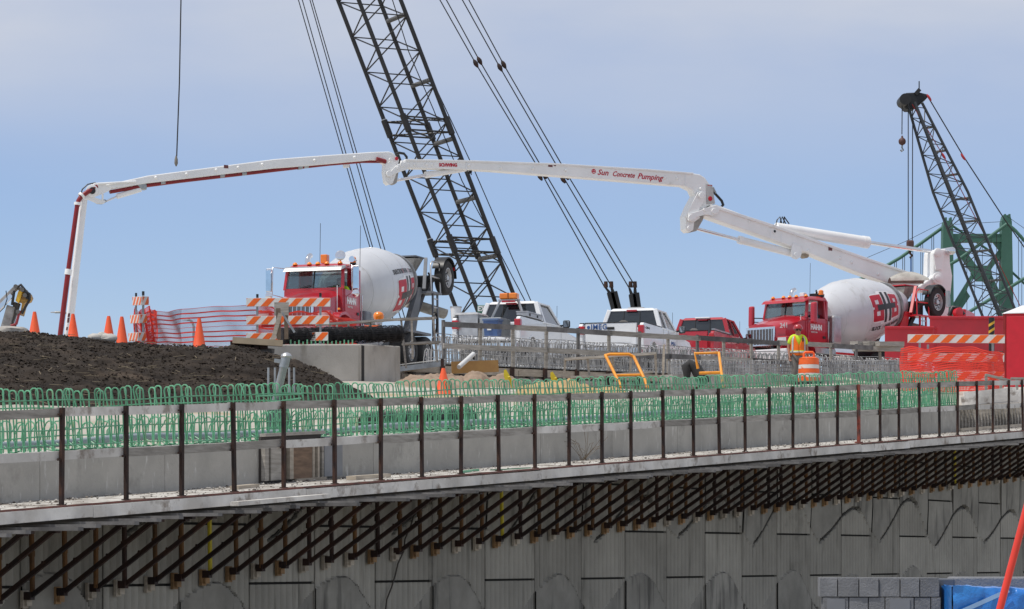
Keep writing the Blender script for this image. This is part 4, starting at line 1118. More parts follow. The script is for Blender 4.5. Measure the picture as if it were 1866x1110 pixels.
q = thing("red_pole", "bright red pole slanting up at the lower right edge", "pole", (P(1820, 1110, 12).x, 12, 0), 0)
a, b = P(1822, 1110, 12) - V(q.location), P(1871, 925, 12) - V(q.location)
d = (b - a)
MB().tube([a - d * 2.3, b + d * .3], .016, 12).build("pole_shaft", mat("pole_red", (0.85, 0.055, 0.03), rough=.4), q, 60)
MB().lathe([(0, .12), (.02, .12), (.04, .03)], (a - d * 2.3) * 1.0, (0, 0, 1), 12).build("pole_foot", blackr, q, 40)

# ================================================================ VEHICLES
random.seed(51)
def wheel(parent, c, r, w, ax=(0, 1, 0), name="wheel", out=1):
    """tyre with a recessed rim; out = side the dish faces"""
    t = bpy.data.objects.new(name, None)
    mb = MB(); n = 28
    mb.lathe([(-w / 2, r * .58), (-w / 2, r * .90), (-w * .38, r * .985), (-w * .2, r), (w * .2, r), (w * .38, r * .985), (w / 2, r * .90), (w / 2, r * .58), (w * .3, r * .56), (-w * .3, r * .56)], c, ax, n)
    o = mb.build(name, blackr, parent, 35)
    a = V(ax) * out
    rb = MB(); rb.lathe([(w * .1, r * .57), (w * .46, r * .57), (w * .47, r * .53), (w * .22, r * .49), (w * .16, r * .3), (w * .20, r * .16), (w * .42, r * .15), (w * .44, r * .02)], c, a, n)
    rb.build("rim", rim_m, o, 35)
    hb = MB(); tv = a.cross(V((0, 0, 1))).normalized(); uv = tv.cross(a)
    for k in range(10):
        th = k * math.pi / 5; p = V(c) + a * (w * .20) + (tv * math.cos(th) + uv * math.sin(th)) * r * .24
        hb.tube([p, p + a * .035], .02, 6)
    for k in range(10):
        th = (k + .5) * math.pi / 5; p = V(c) + a * (w * .195) + (tv * math.cos(th) + uv * math.sin(th)) * r * .40
        hb.lathe([(0, .03), (.012, .03)], p, a, 8)
    hb.build("lug_nuts", mat("dark_lugs", (0.06, 0.06, 0.065), rough=.5), o)
    return o
def side_mirror(parent, y, x, style):
    s = 1 if y > 0 else -1
    if style == "chrome":
        o = MB().tube([(x - .05, y, 2.62), (x + .25, y + s * .26, 2.64), (x + .25, y + s * .28, 1.86), (x - .02, y, 1.78)], .016, 6).tube([(x + .25, y + s * .45, 2.6), (x + .25, y + s * .45, 1.86)], .014, 6).tube([(x + .25, y + s * .27, 2.6), (x + .25, y + s * .45, 2.6)], .014, 6).build("mirror_arm", chrome, parent, 60)
        MB().span(x + .20, x + .28, y + s * .30, y + s * .47, 1.95, 2.58).build("mirror_head", chrome, o, bevel=.02)
        MB().span(x + .282, x + .287, y + s * .31, y + s * .46, 1.97, 2.56).build("mirror_back", mirror_m, o)
        MB().lathe([(-.05, .02), (-.04, .09), (.02, .11), (.05, .06)], (x + .24, y + s * .38, 1.83), (1, 0, 0), 14).build("round_mirror", chrome, o, 50)
    else:
        o = MB().tube([(x, y, 2.05), (x + .3, y + s * .28, 2.05)], .02, 6).tube([(x, y, 1.9), (x + .3, y + s * .28, 1.92)], .018, 6).build("mirror_arm", blackp, parent, 60)
        MB().hull([(x + .22, y + s * .24, 1.72), (x + .38, y + s * .26, 1.75), (x + .38, y + s * .44, 1.75), (x + .22, y + s * .48, 1.72)], [(x + .22, y + s * .24, 2.48), (x + .36, y + s * .26, 2.45), (x + .36, y + s * .44, 2.45), (x + .22, y + s * .48, 2.48)]).build("mirror_head", red_p, o, bevel=.05)
        MB().span(x + .214, x + .218, y + s * .27, y + s * .46, 1.78, 2.43).build("mirror_glass", mirror_m, o)

def drum_radius(prof, a):
    for (a0, r0), (a1, r1) in zip(prof, prof[1:]):
        if a0 <= a <= a1: return r0 + (r1 - r0) * (a - a0) / (a1 - a0)
    return prof[-1][1]

def mixer(name, label, loc, rz, slope_hood, chrome_m, logo_flip, num=None, grey=grey_p, driver_window_open=True, dk=1.0, ddz=0.0):
    t = thing(name, label, "concrete mixer truck", loc, rz)
    # ---- chassis
    for y in (-.43, .43): MB().span(-4.6, 4.7, y - .05, y + .05, .85, 1.10).build("frame_rail", blackp, t)
    for y, o_ in ((1.0, 1), (-1.0, -1)): wheel(t, (3.95, y, .53), .53, .30, name="wheel", out=o_)
    for x in (-1.2, -2.55):
        for y, o_ in ((.95, 1), (-.95, -1)): wheel(t, (x, y, .53), .53, .56, name="wheel", out=o_)
    MB().lathe([(0, .30), (1.1, .30)], (1.0, .95, .80), (1, 0, 0), 20).build("fuel_tank", chrome, t, 40)
    MB().span(4.72, 4.98, -1.2, 1.2, .45, .82).build("bumper", chrome if chrome_m else white_p, t, bevel=.03)
    # ---- hood and fenders
    zf, zb = (1.66, 2.06) if slope_hood else (1.56, 1.96)
    wf, wb = (.62, .88) if slope_hood else (.62, .80)
    mb = MB()
    def sec(x, w, z, zl): return [V((x, -w, zl)), V((x, w, zl)), V((x, w * 1.0, z - .14)), V((x, w * .80, z - .02)), V((x, 0, z + .05)), V((x, -w * .80, z - .02)), V((x, -w, z - .14))]
    secs = [sec(4.74, wf, zf, .95), sec(4.3, wf + (wb - wf) * .3, zf + (zb - zf) * .35, .95), sec(3.32, wb, zb, .95)]
    for a, b in zip(secs, secs[1:]): mb.hull(a, b)
    mb.build("hood", red_p, t, 50)
    for s in (1, -1):
        pts = []
        for k in range(9):
            th = math.pi * (k / 8); pts.append((3.95 + .72 * math.cos(th), .62 + .66 * math.sin(th)))
        poly = [V((x, s * .62, z)) for x, z in pts] + [V((x * 1.0, s * .62, z - .08)) for x, z in pts[::-1]]
        MB().prism(poly, (0, s * .60, 0)).build("fender", red_p, t, 40, bevel=.02)
        MB().span(4.62, 4.80, s * .70, s * 1.12, .98, 1.25).build("headlight_pod", red_p, t, bevel=.03)
        MB().span(4.80, 4.812, s * .74, s * 1.08, 1.03, 1.21).build("headlight", mat("lamp_glass", (0.7, 0.72, 0.72), rough=.1, coat=.5), t)
        MB().lathe([(0, .045), (.05, .03)], (4.35, s * 1.18, 1.30), (0, 0, 1), 10).build("turn_signal", amber, t)
    g = MB().span(4.74, 4.80, -.60, .60, .95, zf - .06).build("grille_surround", chrome, t, bevel=.02)
    MB().span(4.80, 4.806, -.53, .53, 1.0, zf - .14).build("grille_screen", mat("grille_dark", (0.16, 0.16, 0.165), (0.10, 0.10, 0.105), .4, .5, scale=20), g)
    for k in range(9): MB().span(4.805, 4.82, -.53 + .127 * k, -.51 + .127 * k, 1.0, zf - .14).build("grille_bar", chrome, g)
    # ---- cab
    R_ = 2.60
    for s in (1, -1):
        y0, y1 = s * .88, s * .94
        d = MB().span(2.25, 3.30, y0, y1, .98, 1.98).build("door", red_p, t, bevel=.02)
        MB().span(2.30, 2.44, y1, y1 + s * .025, 1.30, 1.38).build("handle", blackp, d)
        MB().tube([(2.16, s * .97, 1.0), (2.16, s * .99, 1.9)], .018, 6).build("grab_rail", chrome, d, 50)
        MB().bar((3.34, s * .88, 1.98), (3.22, s * .84, R_), .09, .09).build("pillar", red_p, t)
        MB().bar((2.25, s * .905, 1.98), (2.26, s * .86, R_), .10, .06, up=(0, 1, 0)).build("pillar", red_p, t)
        if not (driver_window_open and s > 0):
            MB().prism([V((2.30, s * .90, 1.98)), V((3.27, s * .88, 1.98)), V((3.17, s * .85, R_)), V((2.31, s * .86, R_))], (0, .006, 0)).build("side_window", clear_gl, t)
        MB().span(2.02, 3.2, s * .87, s * .93, .80, .98).build("step", alu, t)
    MB().span(2.13, 2.21, -.93, .93, .98, 1.95).build("back_wall", red_p, t, bevel=.02)
    for a, b in ((-.93, -.55), (.55, .93)): MB().span(2.13, 2.21, a, b, 1.95, R_).build("back_pillar", red_p, t)
    MB().span(2.15, 2.16, -.55, .55, 1.97, R_ - .05).build("back_window", clear_gl, t)
    MB().span(2.14, 3.3, -.87, .87, .96, 1.02).build("floor", blackp, t)
    MB().hull([(3.28, -.9, 1.02), (3.36, -.9, 1.02), (3.36, .9, 1.02), (3.28, .9, 1.02)], [(3.30, -.9, 2.02), (3.38, -.88, 2.02), (3.38, .88, 2.02), (3.30, .9, 2.02)]).build("firewall", red_p, t)
    MB().span(2.95, 3.28, -.88, .88, 1.75, 1.98).build("dashboard", mat("dash_grey", (0.06, 0.06, 0.065)), t, bevel=.05)
    for y in (.45, -.45):
        st = MB().span(2.30, 2.70, y - .24, y + .24, 1.35, 1.50).build("seat", mat("seat_grey", (0.07, 0.07, 0.075)), t, bevel=.04)
        MB().span(2.22, 2.34, y - .24, y + .24, 1.48, 2.15).build("backrest", mat("seat_grey", (0.07, 0.07, 0.075)), st, bevel=.04)
    MB().tube([(2.78 + .05 * math.sin(k), .45 + .2 * math.cos(k * 6.283 / 14), 1.93 + .2 * math.sin(k * 6.283 / 14) * .8) for k in range(15)], .015, 5).build("steering_wheel", blackp, t, 60)
    for s0, s1 in ((-.84, -.02), (.02, .84)):
        MB().prism([V((3.37, s0, 2.02)), V((3.37, s1, 2.02)), V((3.24, s1 * .97, R_ - .03)), V((3.24, s0 * .97, R_ - .03))], (.008, 0, .004)).build("windshield", clear_gl, t)
    MB().bar((3.38, 0, 2.02), (3.25, 0, R_), .035, .03).build("windshield_bar", blackp, t)
    for y in (-.4, .45): MB().bar((3.42, y, 2.03), (3.40, y + .32, 2.10), .015, .02).build("wiper", blackp, t)
    rf = MB(); rf.hull([(2.09, -.94, R_ - .01), (3.30, -.90, R_ - .01), (3.30, .90, R_ - .01), (2.09, .94, R_ - .01)], [(2.15, -.84, R_ + .17), (3.08, -.78, R_ + .13), (3.08, .78, R_ + .13), (2.15, .84, R_ + .17)])
    roof = rf.build("roof", red_p, t, bevel=.06)
    vis = MB(); vis.hull([(3.26, -.94, R_ - .02), (3.50, -.90, R_ - .10), (3.50, .90, R_ - .10), (3.26, .94, R_ - .02)], [(3.22, -.93, R_ + .06), (3.40, -.88, R_ - .0), (3.40, .88, R_ - .0), (3.22, .93, R_ + .06)])
    vis.build("sun_visor", alu if chrome_m else red_p, t, bevel=.012)
    zt = R_ + .12
    for y in (-.68, -.24, 0.02, .30, .70):
        MB().lathe([(0, .075), (.03, .07), (.075, .03)], (3.10, y, zt), (0, 0, 1), 10).build("marker_light", amber, t, 50)
    if chrome_m:
        MB().span(2.72, 2.92, .02, .22, zt + .04, zt + .30).build("beacon", amber, t, bevel=.02)
        MB().lathe([(-.09, .03), (-.05, .12), (.06, .15), (.08, .10)], (2.7, .55, zt + .26), (1, .3, .2), 14).build("spot_light", chrome, t, 50)
        MB().tube([(2.7, .55, zt + .02), (2.7, .55, zt + .2)], .02, 6).build("lamp_stem", blackp, t)
        MB().lathe([(0, .03), (.35, .05), (.42, .09)], (2.3, .86, zt + .16), (1, .1, 0), 10).build("air_horn", chrome, t, 50)
    else:
        MB().span(2.6, 2.78, .20, .38, zt + .04, zt + .18).build("white_lamp", white_p, t, bevel=.02)
        MB().span(2.0, 2.4, .35, .70, zt + .06, zt + .16).build("roof_rack", blackp, t)
        MB().tube([(2.1, .45, zt + .1), (2.2, .50, zt + .28), (2.3, .6, zt + .2)], .03, 6).build("roof_hose", blackp, t, 60)
    MB().lathe([(0, .09), (.14, .085), (.17, .04)], (2.32, .78, zt + .10), (0, 0, 1), 12).build("beacon", amber, t, 50)
    MB().lathe([(-.06, .09), (0, .09)], (2.32, .78, zt + .10), (0, 0, 1), 12).build("beacon_base", blackp, t, 50)
    for y in (1.0, -1.0): side_mirror(t, y * .95, 3.22, "chrome" if chrome_m else "red")
    ex = [(1.75, -.88, 1.0), (1.75, -.88, R_ + .30), (1.72, -.88, R_ + .42), (1.64, -.88, R_ + .52), (1.52, -.88, R_ + .56)]
    MB().tube(ex, .075, 12).build("exhaust_stack", chrome, t, 60)
    for x, y, h in ((2.2, -.3, 1.3), (2.1, .9, 1.2)) if chrome_m else ((3.1, .86, 1.15),):
        MB().tube([(x, y, R_ + .1), (x, y + .02, R_ + .1 + h)], .008, 4).build("antenna", blackp, t)
    MB().tube([(3.55, .80, 2.06), (3.55, .80, 1.3)], .012, 6).build("hood_rod", white_p, t)
    for y in (1.0,):
        text_at("HAHN", .24, letter_w, t, (2.84, 0.946, 1.66), (-1, 0, 0), (0, 0, 1), bold=.014, width=.66)
        text_at("READY MIX", .06, letter_w, t, (2.95, 0.946, 1.49), (-1, 0, 0), (0, 0, 1), width=.36)
    if num: text_at(num, .24, letter_w, t, (4.42, wf + .10, zf - .02), (-1, .27, .1), (0, .15, 1), bold=.004)
    # ---- drum
    A0, A1 = V((1.42, 0, 2.28 + ddz)), V((-3.55, 0, 3.12 + ddz))
    ax = (A1 - A0).normalized(); L = (A1 - A0).length
    prof = [(0, .30), (.04, .62), (.12, .72), (.45, .92), (.95, 1.10), (1.45, 1.19), (1.9, 1.215), (2.5, 1.20), (3.1, 1.10), (3.7, .95), (4.3, .75), (L - .12, .56), (L, .52)]
    prof = [(a, r * dk) for a, r in prof]
    fine = []
    for (a0, r0), (a1, r1) in zip(prof, prof[1:]):
        fine += [(a0 + (a1 - a0) * k / 3, r0 + (r1 - r0) * k / 3) for k in range(3)]
    # soften profile
    fine.append(prof[-1])
    dr = MB().lathe(fine, A0, ax, 64).build("drum", drum_m, t, 28)
    for a in (.46, 1.46, 2.5, 3.7):
        r = drum_radius(prof, a); MB().lathe([(a - .012, r + .002), (a - .006, r + .007), (a + .006, r + .007), (a + .012, r + .002)], A0, ax, 64).build("weld_seam", drum_m, dr, 60)
    MB().lathe([(4.02, .80 * dk), (4.03, .905 * dk), (4.14, .905 * dk), (4.17, .80 * dk)], A0, ax, 48).build("roller_track", track_m, dr, 40)
    sd = V((0, 1, 0)); up = sd.cross(ax); up = up if up.z > 0 else -up
    def on_drum(a, psi, lift):
        r = drum_radius(prof, a) + lift
        return A0 + ax * a + (sd * math.cos(psi) + up * math.sin(psi)) * r
    ac, pc = (2.70, R(6)) if not logo_flip else (2.78, R(-16))
    sg = -1 if logo_flip else 1
    rc = drum_radius(prof, ac)
    def M2(p, q, lift):
        p *= 1.12; q *= 1.12
        return on_drum(ac + sg * p, pc + sg * q / rc, lift)
    def patch(x0, x1, y0, y1, m, lift, nm, par, shear=0):
        mb = MB(); nx, ny = max(2, int((x1 - x0) / .08)), max(2, int((y1 - y0) / .08))
        mb.grid(lambda u, v: M2(x0 + (x1 - x0) * u, y0 + (y1 - y0) * v, lift), nx, ny); return mb
    lg_ = MB()
    # rounded white backing
    def rrect(mb, x0, x1, y0, y1, lift, r=.08):
        def f(u, v):
            y = y0 + (y1 - y0) * v; dy = min(y - y0, y1 - y); ins = 0 if dy > r else r - math.sqrt(max(0, r * r - (r - dy) ** 2))
            return M2(x0 + ins + (x1 - x0 - 2 * ins) * u, y, lift)
        mb.grid(f, 10, 16)
    W, H = .92, .46          # half sizes
    rrect(lg_, -W, -.26, -H, H, .006, .14); rrect(lg_, .26, W, -H, H, .006, .14); rrect(lg_, -.44, .44, -H - .06, H + .06, .007, .02)
    lo = lg_.build("logo_backing", letter_w, dr, 60)
    def B(mir):
        mbx = MB()
        def rc_(x0, x1, y0, y1, rr=.0):
            a, b = (x0, x1) if not mir else (-x1, -x0)
            if rr: rrect(mbx, a, b, y0, y1, .011 + rr * .01, rr)
            else: mbx.grid(lambda u, v: M2(a + (b - a) * u, y0 + (y1 - y0) * v, .011), 4, 6)
        rc_(.28, .50, -.41, .41)                                       # stem by the H
        rc_(.49, .88, .24, .41, .05); rc_(.49, .88, -.41, -.24, .05); rc_(.49, .80, -.11, .11)
        rc_(.70, .88, .03, .40, .03); rc_(.70, .88, -.40, -.03, .03)
        mbx.build("red_letter", letter_r, dr, 60)
    B(False); B(True)
    bk_ = MB()
    for x0, x1, y0, y1 in ((-.24, -.08, -.48, .48), (.08, .24, -.48, .48), (-.62, .62, -.085, .085)):
        bk_.grid(lambda u, v: M2(x0 + (x1 - x0) * u, y0 + (y1 - y0) * v, .015), 8, 8)
    bk_.build("black_letter", letter_k, dr, 60)
    for txt, xx, m_, w_ in (("BLOCK", -.60, letter_k, .50), ("HAHN", .08, letter_k, .42), ("BUILDERS", .70, letter_k, .66), ("/", -.24, letter_r, .05), ("/", .33, letter_r, .05)):
        me = text_mesh(txt, .17, bold=.006, width=w_, depth=.0)
        for vv in me.vertices: vv.co = M2(vv.co.x + xx, vv.co.y - .64, .010)
        me.materials.clear(); me.materials.append(m_)
        ob = bpy.data.objects.new("lettering", me); col.objects.link(ob); ob.parent = dr
    # ---- pedestals, hopper, chute, ladder, booster axle
    G = grey
    MB().hull([(1.35, -.55, 1.1), (1.70, -.55, 1.1), (1.70, .55, 1.1), (1.35, .55, 1.1)], [(1.42, -.34, 2.35), (1.66, -.34, 2.35), (1.66, .34, 2.35), (1.42, .34, 2.35)]).build("front_pedestal", G, t)
    MB().span(1.32, 1.82, .45, .98, 1.15, 2.15 if not chrome_m else 1.5).build("water_tank", alu if not chrome_m else G, t, bevel=.08)
    for s in (1, -1):
        MB().hull([(-3.1, s * .45, 1.1), (-2.3, s * .45, 1.1), (-2.3, s * .60, 1.1), (-3.1, s * .60, 1.1)], [(-3.25, s * .62, 2.6), (-2.95, s * .62, 2.6), (-2.95, s * .78, 2.6), (-3.25, s * .78, 2.6)]).build("rear_pedestal", G, t)
        MB().bar((-3.2, s * .85, 2.55), (-3.75, s * .70, 3.55), .10, .10).build("hopper_leg", G, t)
        MB().span(-2.9, -1.0, s * .70, s * 1.2, 1.1, 1.17).build("rear_fender", G, t)
    MB().hull([(-3.50, -.22, 3.15 + ddz), (-3.80, -.22, 3.15 + ddz), (-3.80, .22, 3.15 + ddz), (-3.50, .22, 3.15 + ddz)], [(-3.40, -.48, 3.74 + ddz), (-4.15, -.48, 3.80 + ddz), (-4.15, .48, 3.80 + ddz), (-3.40, .48, 3.74 + ddz)]).build("charge_hopper", dusty, t)
    MB().span(-4.20, -3.36, -.51, .51, 3.78 + ddz, 3.82 + ddz).build("hopper_lip", grey, t)
    mb = MB(); 
    def ch(u, v):
        th = math.pi * (1 + v); p = V((-3.9, .0, 2.35)).lerp(V((-4.9, .85, 2.05)), u); q = V((.65, .76, 0))
        return p + q * math.cos(th) * .30 + V((0, 0, 1)) * math.sin(th) * .26
    mb.grid(ch, 10, 10); o = mb.build("discharge_chute", dusty, t, 60)
    md = o.modifiers.new("thick", 'SOLIDIFY'); md.thickness = .02
    # ladder on the driver side
    for x in (-3.55, -3.95): MB().bar((x, 1.02, .9), (x, 1.0, 2.45), .05, .07).build("ladder_rail", G, t)
    for k in range(6): MB().bar((-3.55, 1.0, 1.0 + .26 * k), (-3.95, 1.0, 1.0 + .26 * k), .05, .03).build("ladder_rung", alu, t)
    MB().span(-4.1, -3.2, .55, 1.10, 2.44, 2.50).build("platform", G, t)
    for pts in (((-3.3, 1.05, 2.5), (-3.3, 1.02, 3.3), (-3.45, 1.02, 3.42), (-4.05, 1.02, 3.42), (-4.08, 1.05, 2.5)), ((-3.3, 1.03, 2.95), (-4.08, 1.03, 2.95))):
        MB().tube(pts, .026, 7).build("handrail", alu if chrome_m else red_bx, t, 60)
    for s in (1, -1):
        MB().bar((-3.0, s * .55, 1.5), (-4.15, s * .62, 3.0), .12, .16).build("booster_arm", blackp, t)
        wheel(t, (-4.55, s * 1.0, 3.02), .54, .30, name="booster_wheel", out=s)
        pts = [(-4.55 + .64 * math.cos(R(a)), 3.02 + .64 * math.sin(R(a))) for a in range(25, 176, 15)]
        poly = [V((x, s * .82, z)) for x, z in pts] + [V((x, s * .82, z - .035)) for x, z in pts[::-1]]
        f = MB().prism(poly, (0, s * .36, 0)).build("booster_fender", blackp, t, 40)
        MB().span(-5.17, -5.02, s * .9, s * 1.15, 3.28, 3.38).build("tail_light", red_lens, f)
    MB().lathe([(-.8, .10), (.8, .10)], (-4.55, 0, 3.02), (0, 1, 0), 10).build("booster_axle", blackp, t, 40)
    for i in range(3):
        MB().tube([(-3.72 + .03 * i, 1.07, 1.75 + .0 * i) if False else (-3.45 + .16 * math.cos(k * .45), 1.10 + .02 * i, 1.55 + .32 * math.sin(k * .45)) for k in range(15)], .02, 6).build("hose_coil", blackp, t, 60)
    for i in range(5):
        MB().tube([(-3.35 - .1 * i, .9, 2.5 + .1 * i), (-3.6 - .07 * i, .95, 2.9), (-3.7, .8, 3.1 - .1 * i)], .03, 6).build("hydraulic_hose", blackp, t, 60)
    MB().span(-4.0, -3.6, .40, .85, 2.52, 3.0).build("control_box", blackp, t, bevel=.03)
    return t

def heading(phi_deg, toward=True):
    """yaw for a vehicle whose nose points toward the viewer's left (toward) or away to the right"""
    p = R(phi_deg)
    fx, fy = (-math.sin(p), -math.cos(p)) if toward else (math.sin(p), math.cos(p))
    return math.atan2(fy, fx)
def local_origin(px, Z, phi, lx, toward=True):
    p = R(phi); fx, fy = (-math.sin(p), -math.cos(p)) if toward else (math.sin(p), math.cos(p))
    X = (px - 933) / F * Z
    X0, Y0 = X - lx * fx, Z - lx * fy
    return (X0, Y0, road_z(X0, Y0))
mixer("mixer_truck", "red cab mixer truck with round white drum behind the wide striped barricade", local_origin(573, 80, 19, 3.3), heading(19), False, True, True, dk=.94, ddz=-.20)
l2 = local_origin(1432, 97, 41, 3.3)
mixer("mixer_truck", "red sloped hood mixer truck with white drum discharging below the boom on the right", (l2[0], l2[1], l2[2] + .20), heading(41), True, False, False, num="241", grey=red_bx, ddz=-.2)

# ---------------------------------------------------------------- pickups
def pickup(name, label, loc, rz, paint, ext, kind):
    t = thing(name, label, "pickup truck", loc, rz, "pickup trucks parked on the upper bridge")
    W = .99
    def arch(cx, r, n=8): return [(cx + r * math.cos(math.pi * k / n), .48 + r * math.sin(math.pi * k / n)) for k in range(n + 1)]
    xr, xf = -1.72, 1.82
    for s in (1, -1):      # bed side with wheel arch
        prof = [(-2.85, .62), (-2.88, 1.36), (-2.80, 1.42), (-.70, 1.42), (-.70, .52)] + [(x, z) for x, z in arch(xr, .46)]
        MB().prism([V((x, s * W, z)) for x, z in prof], (0, -s * .12, 0)).build("bed_side", paint, t, bevel=.02)
        MB().span(-2.80, -.72, s * .86, s * .985, 1.421, 1.445).build("bed_rail", blackp, t)
        fl = [V((x, s * (W + .015), z)) for x, z in arch(xr, .50)] + [V((x, s * (W + .015), z)) for x, z in arch(xr, .45)[::-1]]
        MB().prism(fl, (0, -s * .05, 0)).build("wheel_flare", blackp if kind == "white_bar" and False else paint, t)
        MB().span(-2.90, -2.72, s * .82, s * 1.0, 1.10, 1.34).build("tail_light", red_lens, t, bevel=.025)
        prof = [(-.68, .50), (-.68, 1.40), (1.12, 1.42), (1.5, 1.30), (2.55, 1.22), (2.72, 1.12), (2.78, .60)] + [(x, z) for x, z in arch(xf, .46)]
        MB().prism([V((x, s * W, z)) for x, z in prof], (0, -s * .14, 0)).build("body_side", paint, t, bevel=.03)
        dl = MB(); 
        for x in ((.98, -.02, -.62) if ext else (.98, -.45)): dl.span(x - .006, x + .006, s * (W - .01), s * (W + .002), .62, 1.40)
        dl.build("door_gap", joint_m, t)
        MB().span(-.02 + .08 if ext else -.35, .14 + .12 if ext else -.16, s * W, s * (W + .03), 1.22, 1.27).build("door_handle", blackp, t)
        wheel(t, (xr, s * .88, .39), .39, .26, out=s); wheel(t, (xf, s * .88, .39), .39, .26, out=s)
        ma = MB().bar((.92, s * .95, 1.42), (.95, s * 1.20, 1.47), .05, .05).build("mirror_arm", blackp, t)
        MB().hull([(.90, s * 1.06, 1.36), (1.02, s * 1.06, 1.36), (1.02, s * 1.26, 1.38), (.90, s * 1.28, 1.38)], [(.90, s * 1.06, 1.60), (1.0, s * 1.06, 1.58), (1.0, s * 1.26, 1.58), (.90, s * 1.28, 1.60)]).build("mirror_head", blackp, ma, bevel=.04)
        MB().span(.893, .898, s * 1.09, s * 1.25, 1.40, 1.57).build("mirror_glass", mirror_m, ma)
    MB().span(-2.80, -.72, -.88, .88, .72, .78).build("bed_floor", blackp, t)
    MB().span(-.80, -.70, -.95, .95, .60, 1.40).build("bed_front", paint, t)
    if kind == "white_bar":                     # tailgate let down
        MB().span(-3.52, -2.90, -.78, .78, .72, .80).build("tailgate", paint, t, bevel=.02)
    else:
        tg = MB().span(-2.90, -2.80, -.78, .78, .74, 1.42).build("tailgate", paint, t, bevel=.02)
        MB().span(-2.906, -2.898, -.62, .62, .84, 1.20).build("tailgate_panel", paint, tg, bevel=.01)
        MB().span(-2.925, -2.90, -.11, .11, 1.22, 1.30).build("tailgate_handle", blackp, tg, bevel=.01)
        MB().span(-2.91, -2.80, -.785, .785, 1.42, 1.44).build("tailgate_cap", blackp, tg)
    MB().span(-3.02, -2.84, -.96, .96, .50, .70).build("rear_bumper", chrome, t, bevel=.03)
    MB().span(2.70, 2.90, -.96, .96, .45, .72).build("front_bumper", chrome, t, bevel=.04)
    mb = MB(); mb.hull([(1.10, -.86, .6), (2.76, -.86, .6), (2.76, .86, .6), (1.10, .86, .6)], [(1.10, -.88, 1.44), (2.62, -.82, 1.20), (2.62, .82, 1.20), (1.10, .88, 1.44)])
    mb.build("hood", paint, t, bevel=.06)
    MB().span(-.68, 1.1, -.86, .86, .5, .8).build("floor_pan", blackp, t)
    # cab greenhouse
    zb, zr = 1.40, 2.03
    xb0, xb1, xt0, xt1 = -.70, 1.30, -.56, .62
    if not ext: pass
    def gp(x, y, z): return V((x, y, z))
    core = MB(); k = .97
    core.hull([gp(xb0 + .02, -.93, zb - .02), gp(xb1 - .03, -.90, zb - .02), gp(xb1 - .03, .90, zb - .02), gp(xb0 + .02, .93, zb - .02)],
              [gp(xt0 + .02, -.70, zr - .04), gp(xt1 - .02, -.68, zr - .04), gp(xt1 - .02, .68, zr - .04), gp(xt0 + .02, .70, zr - .04)])
    core.build("cab_glass", darkgl, t)
    rf = MB(); rf.hull([gp(xt0 - .04, -.755, zr - .07), gp(xt1 + .08, -.735, zr - .07), gp(xt1 + .08, .735, zr - .07), gp(xt0 - .04, .755, zr - .07)],
                       [gp(xt0 + .06, -.62, zr + .02), gp(xt1 - .10, -.60, zr + .02), gp(xt1 - .10, .60, zr + .02), gp(xt0 + .06, .62, zr + .02)])
    rf.build("roof", paint, t, bevel=.04)
    for s in (1, -1):
        MB().bar(gp(xb0 + .02, s * .915, zb - .05), gp(xt0 + .02, s * .715, zr - .03), .13, .10, up=(1, 0, 0)).build("rear_pillar", paint, t, bevel=.02)
        MB().bar(gp(xb1 - .01, s * .90, zb - .02), gp(xt1 + .02, s * .705, zr - .04), .06, .08).build("front_pillar", paint, t, bevel=.015)
        xm = .02 if ext else -.40
        MB().bar(gp(xm, s * .945, zb - .02), gp(xm + .04, s * .725, zr - .04), .09 if ext else .14, .035, up=(0, 1, 0)).build("middle_pillar", paint if not ext else paint, t)
        MB().bar(gp(xb0 - .0, s * .95, zb + .0), gp(1.2, s * .95, zb + .01), .10, .05).build("belt_line", paint, t, bevel=.015)
        MB().bar(gp(xt0, s * .728, zr - .05), gp(xt1 + .02, s * .715, zr - .05), .07, .05).build("roof_rail", paint, t, bevel=.01)
    MB().bar(gp(xb0 + .0, -.93, zb), gp(xb0 + .0, .93, zb), .08, .10).build("rear_sill", paint, t, bevel=.02)
    # rear window bars
    for y in (-.26, .26): MB().bar(gp(xb0 + .012, y, zb + .04), gp(xt0 + .005, y * .95, zr - .08), .02, .012).build("window_divider", blackp, t)
    MB().span(xt0 - .06, xt0 - .02, -.16, .16, zr - .085, zr - .035).build("brake_light", red_lens, t)
    MB().tube([(1.35, -.75, 1.3), (1.33, -.76, 2.05)], .006, 4).build("antenna", blackp, t)
    return t
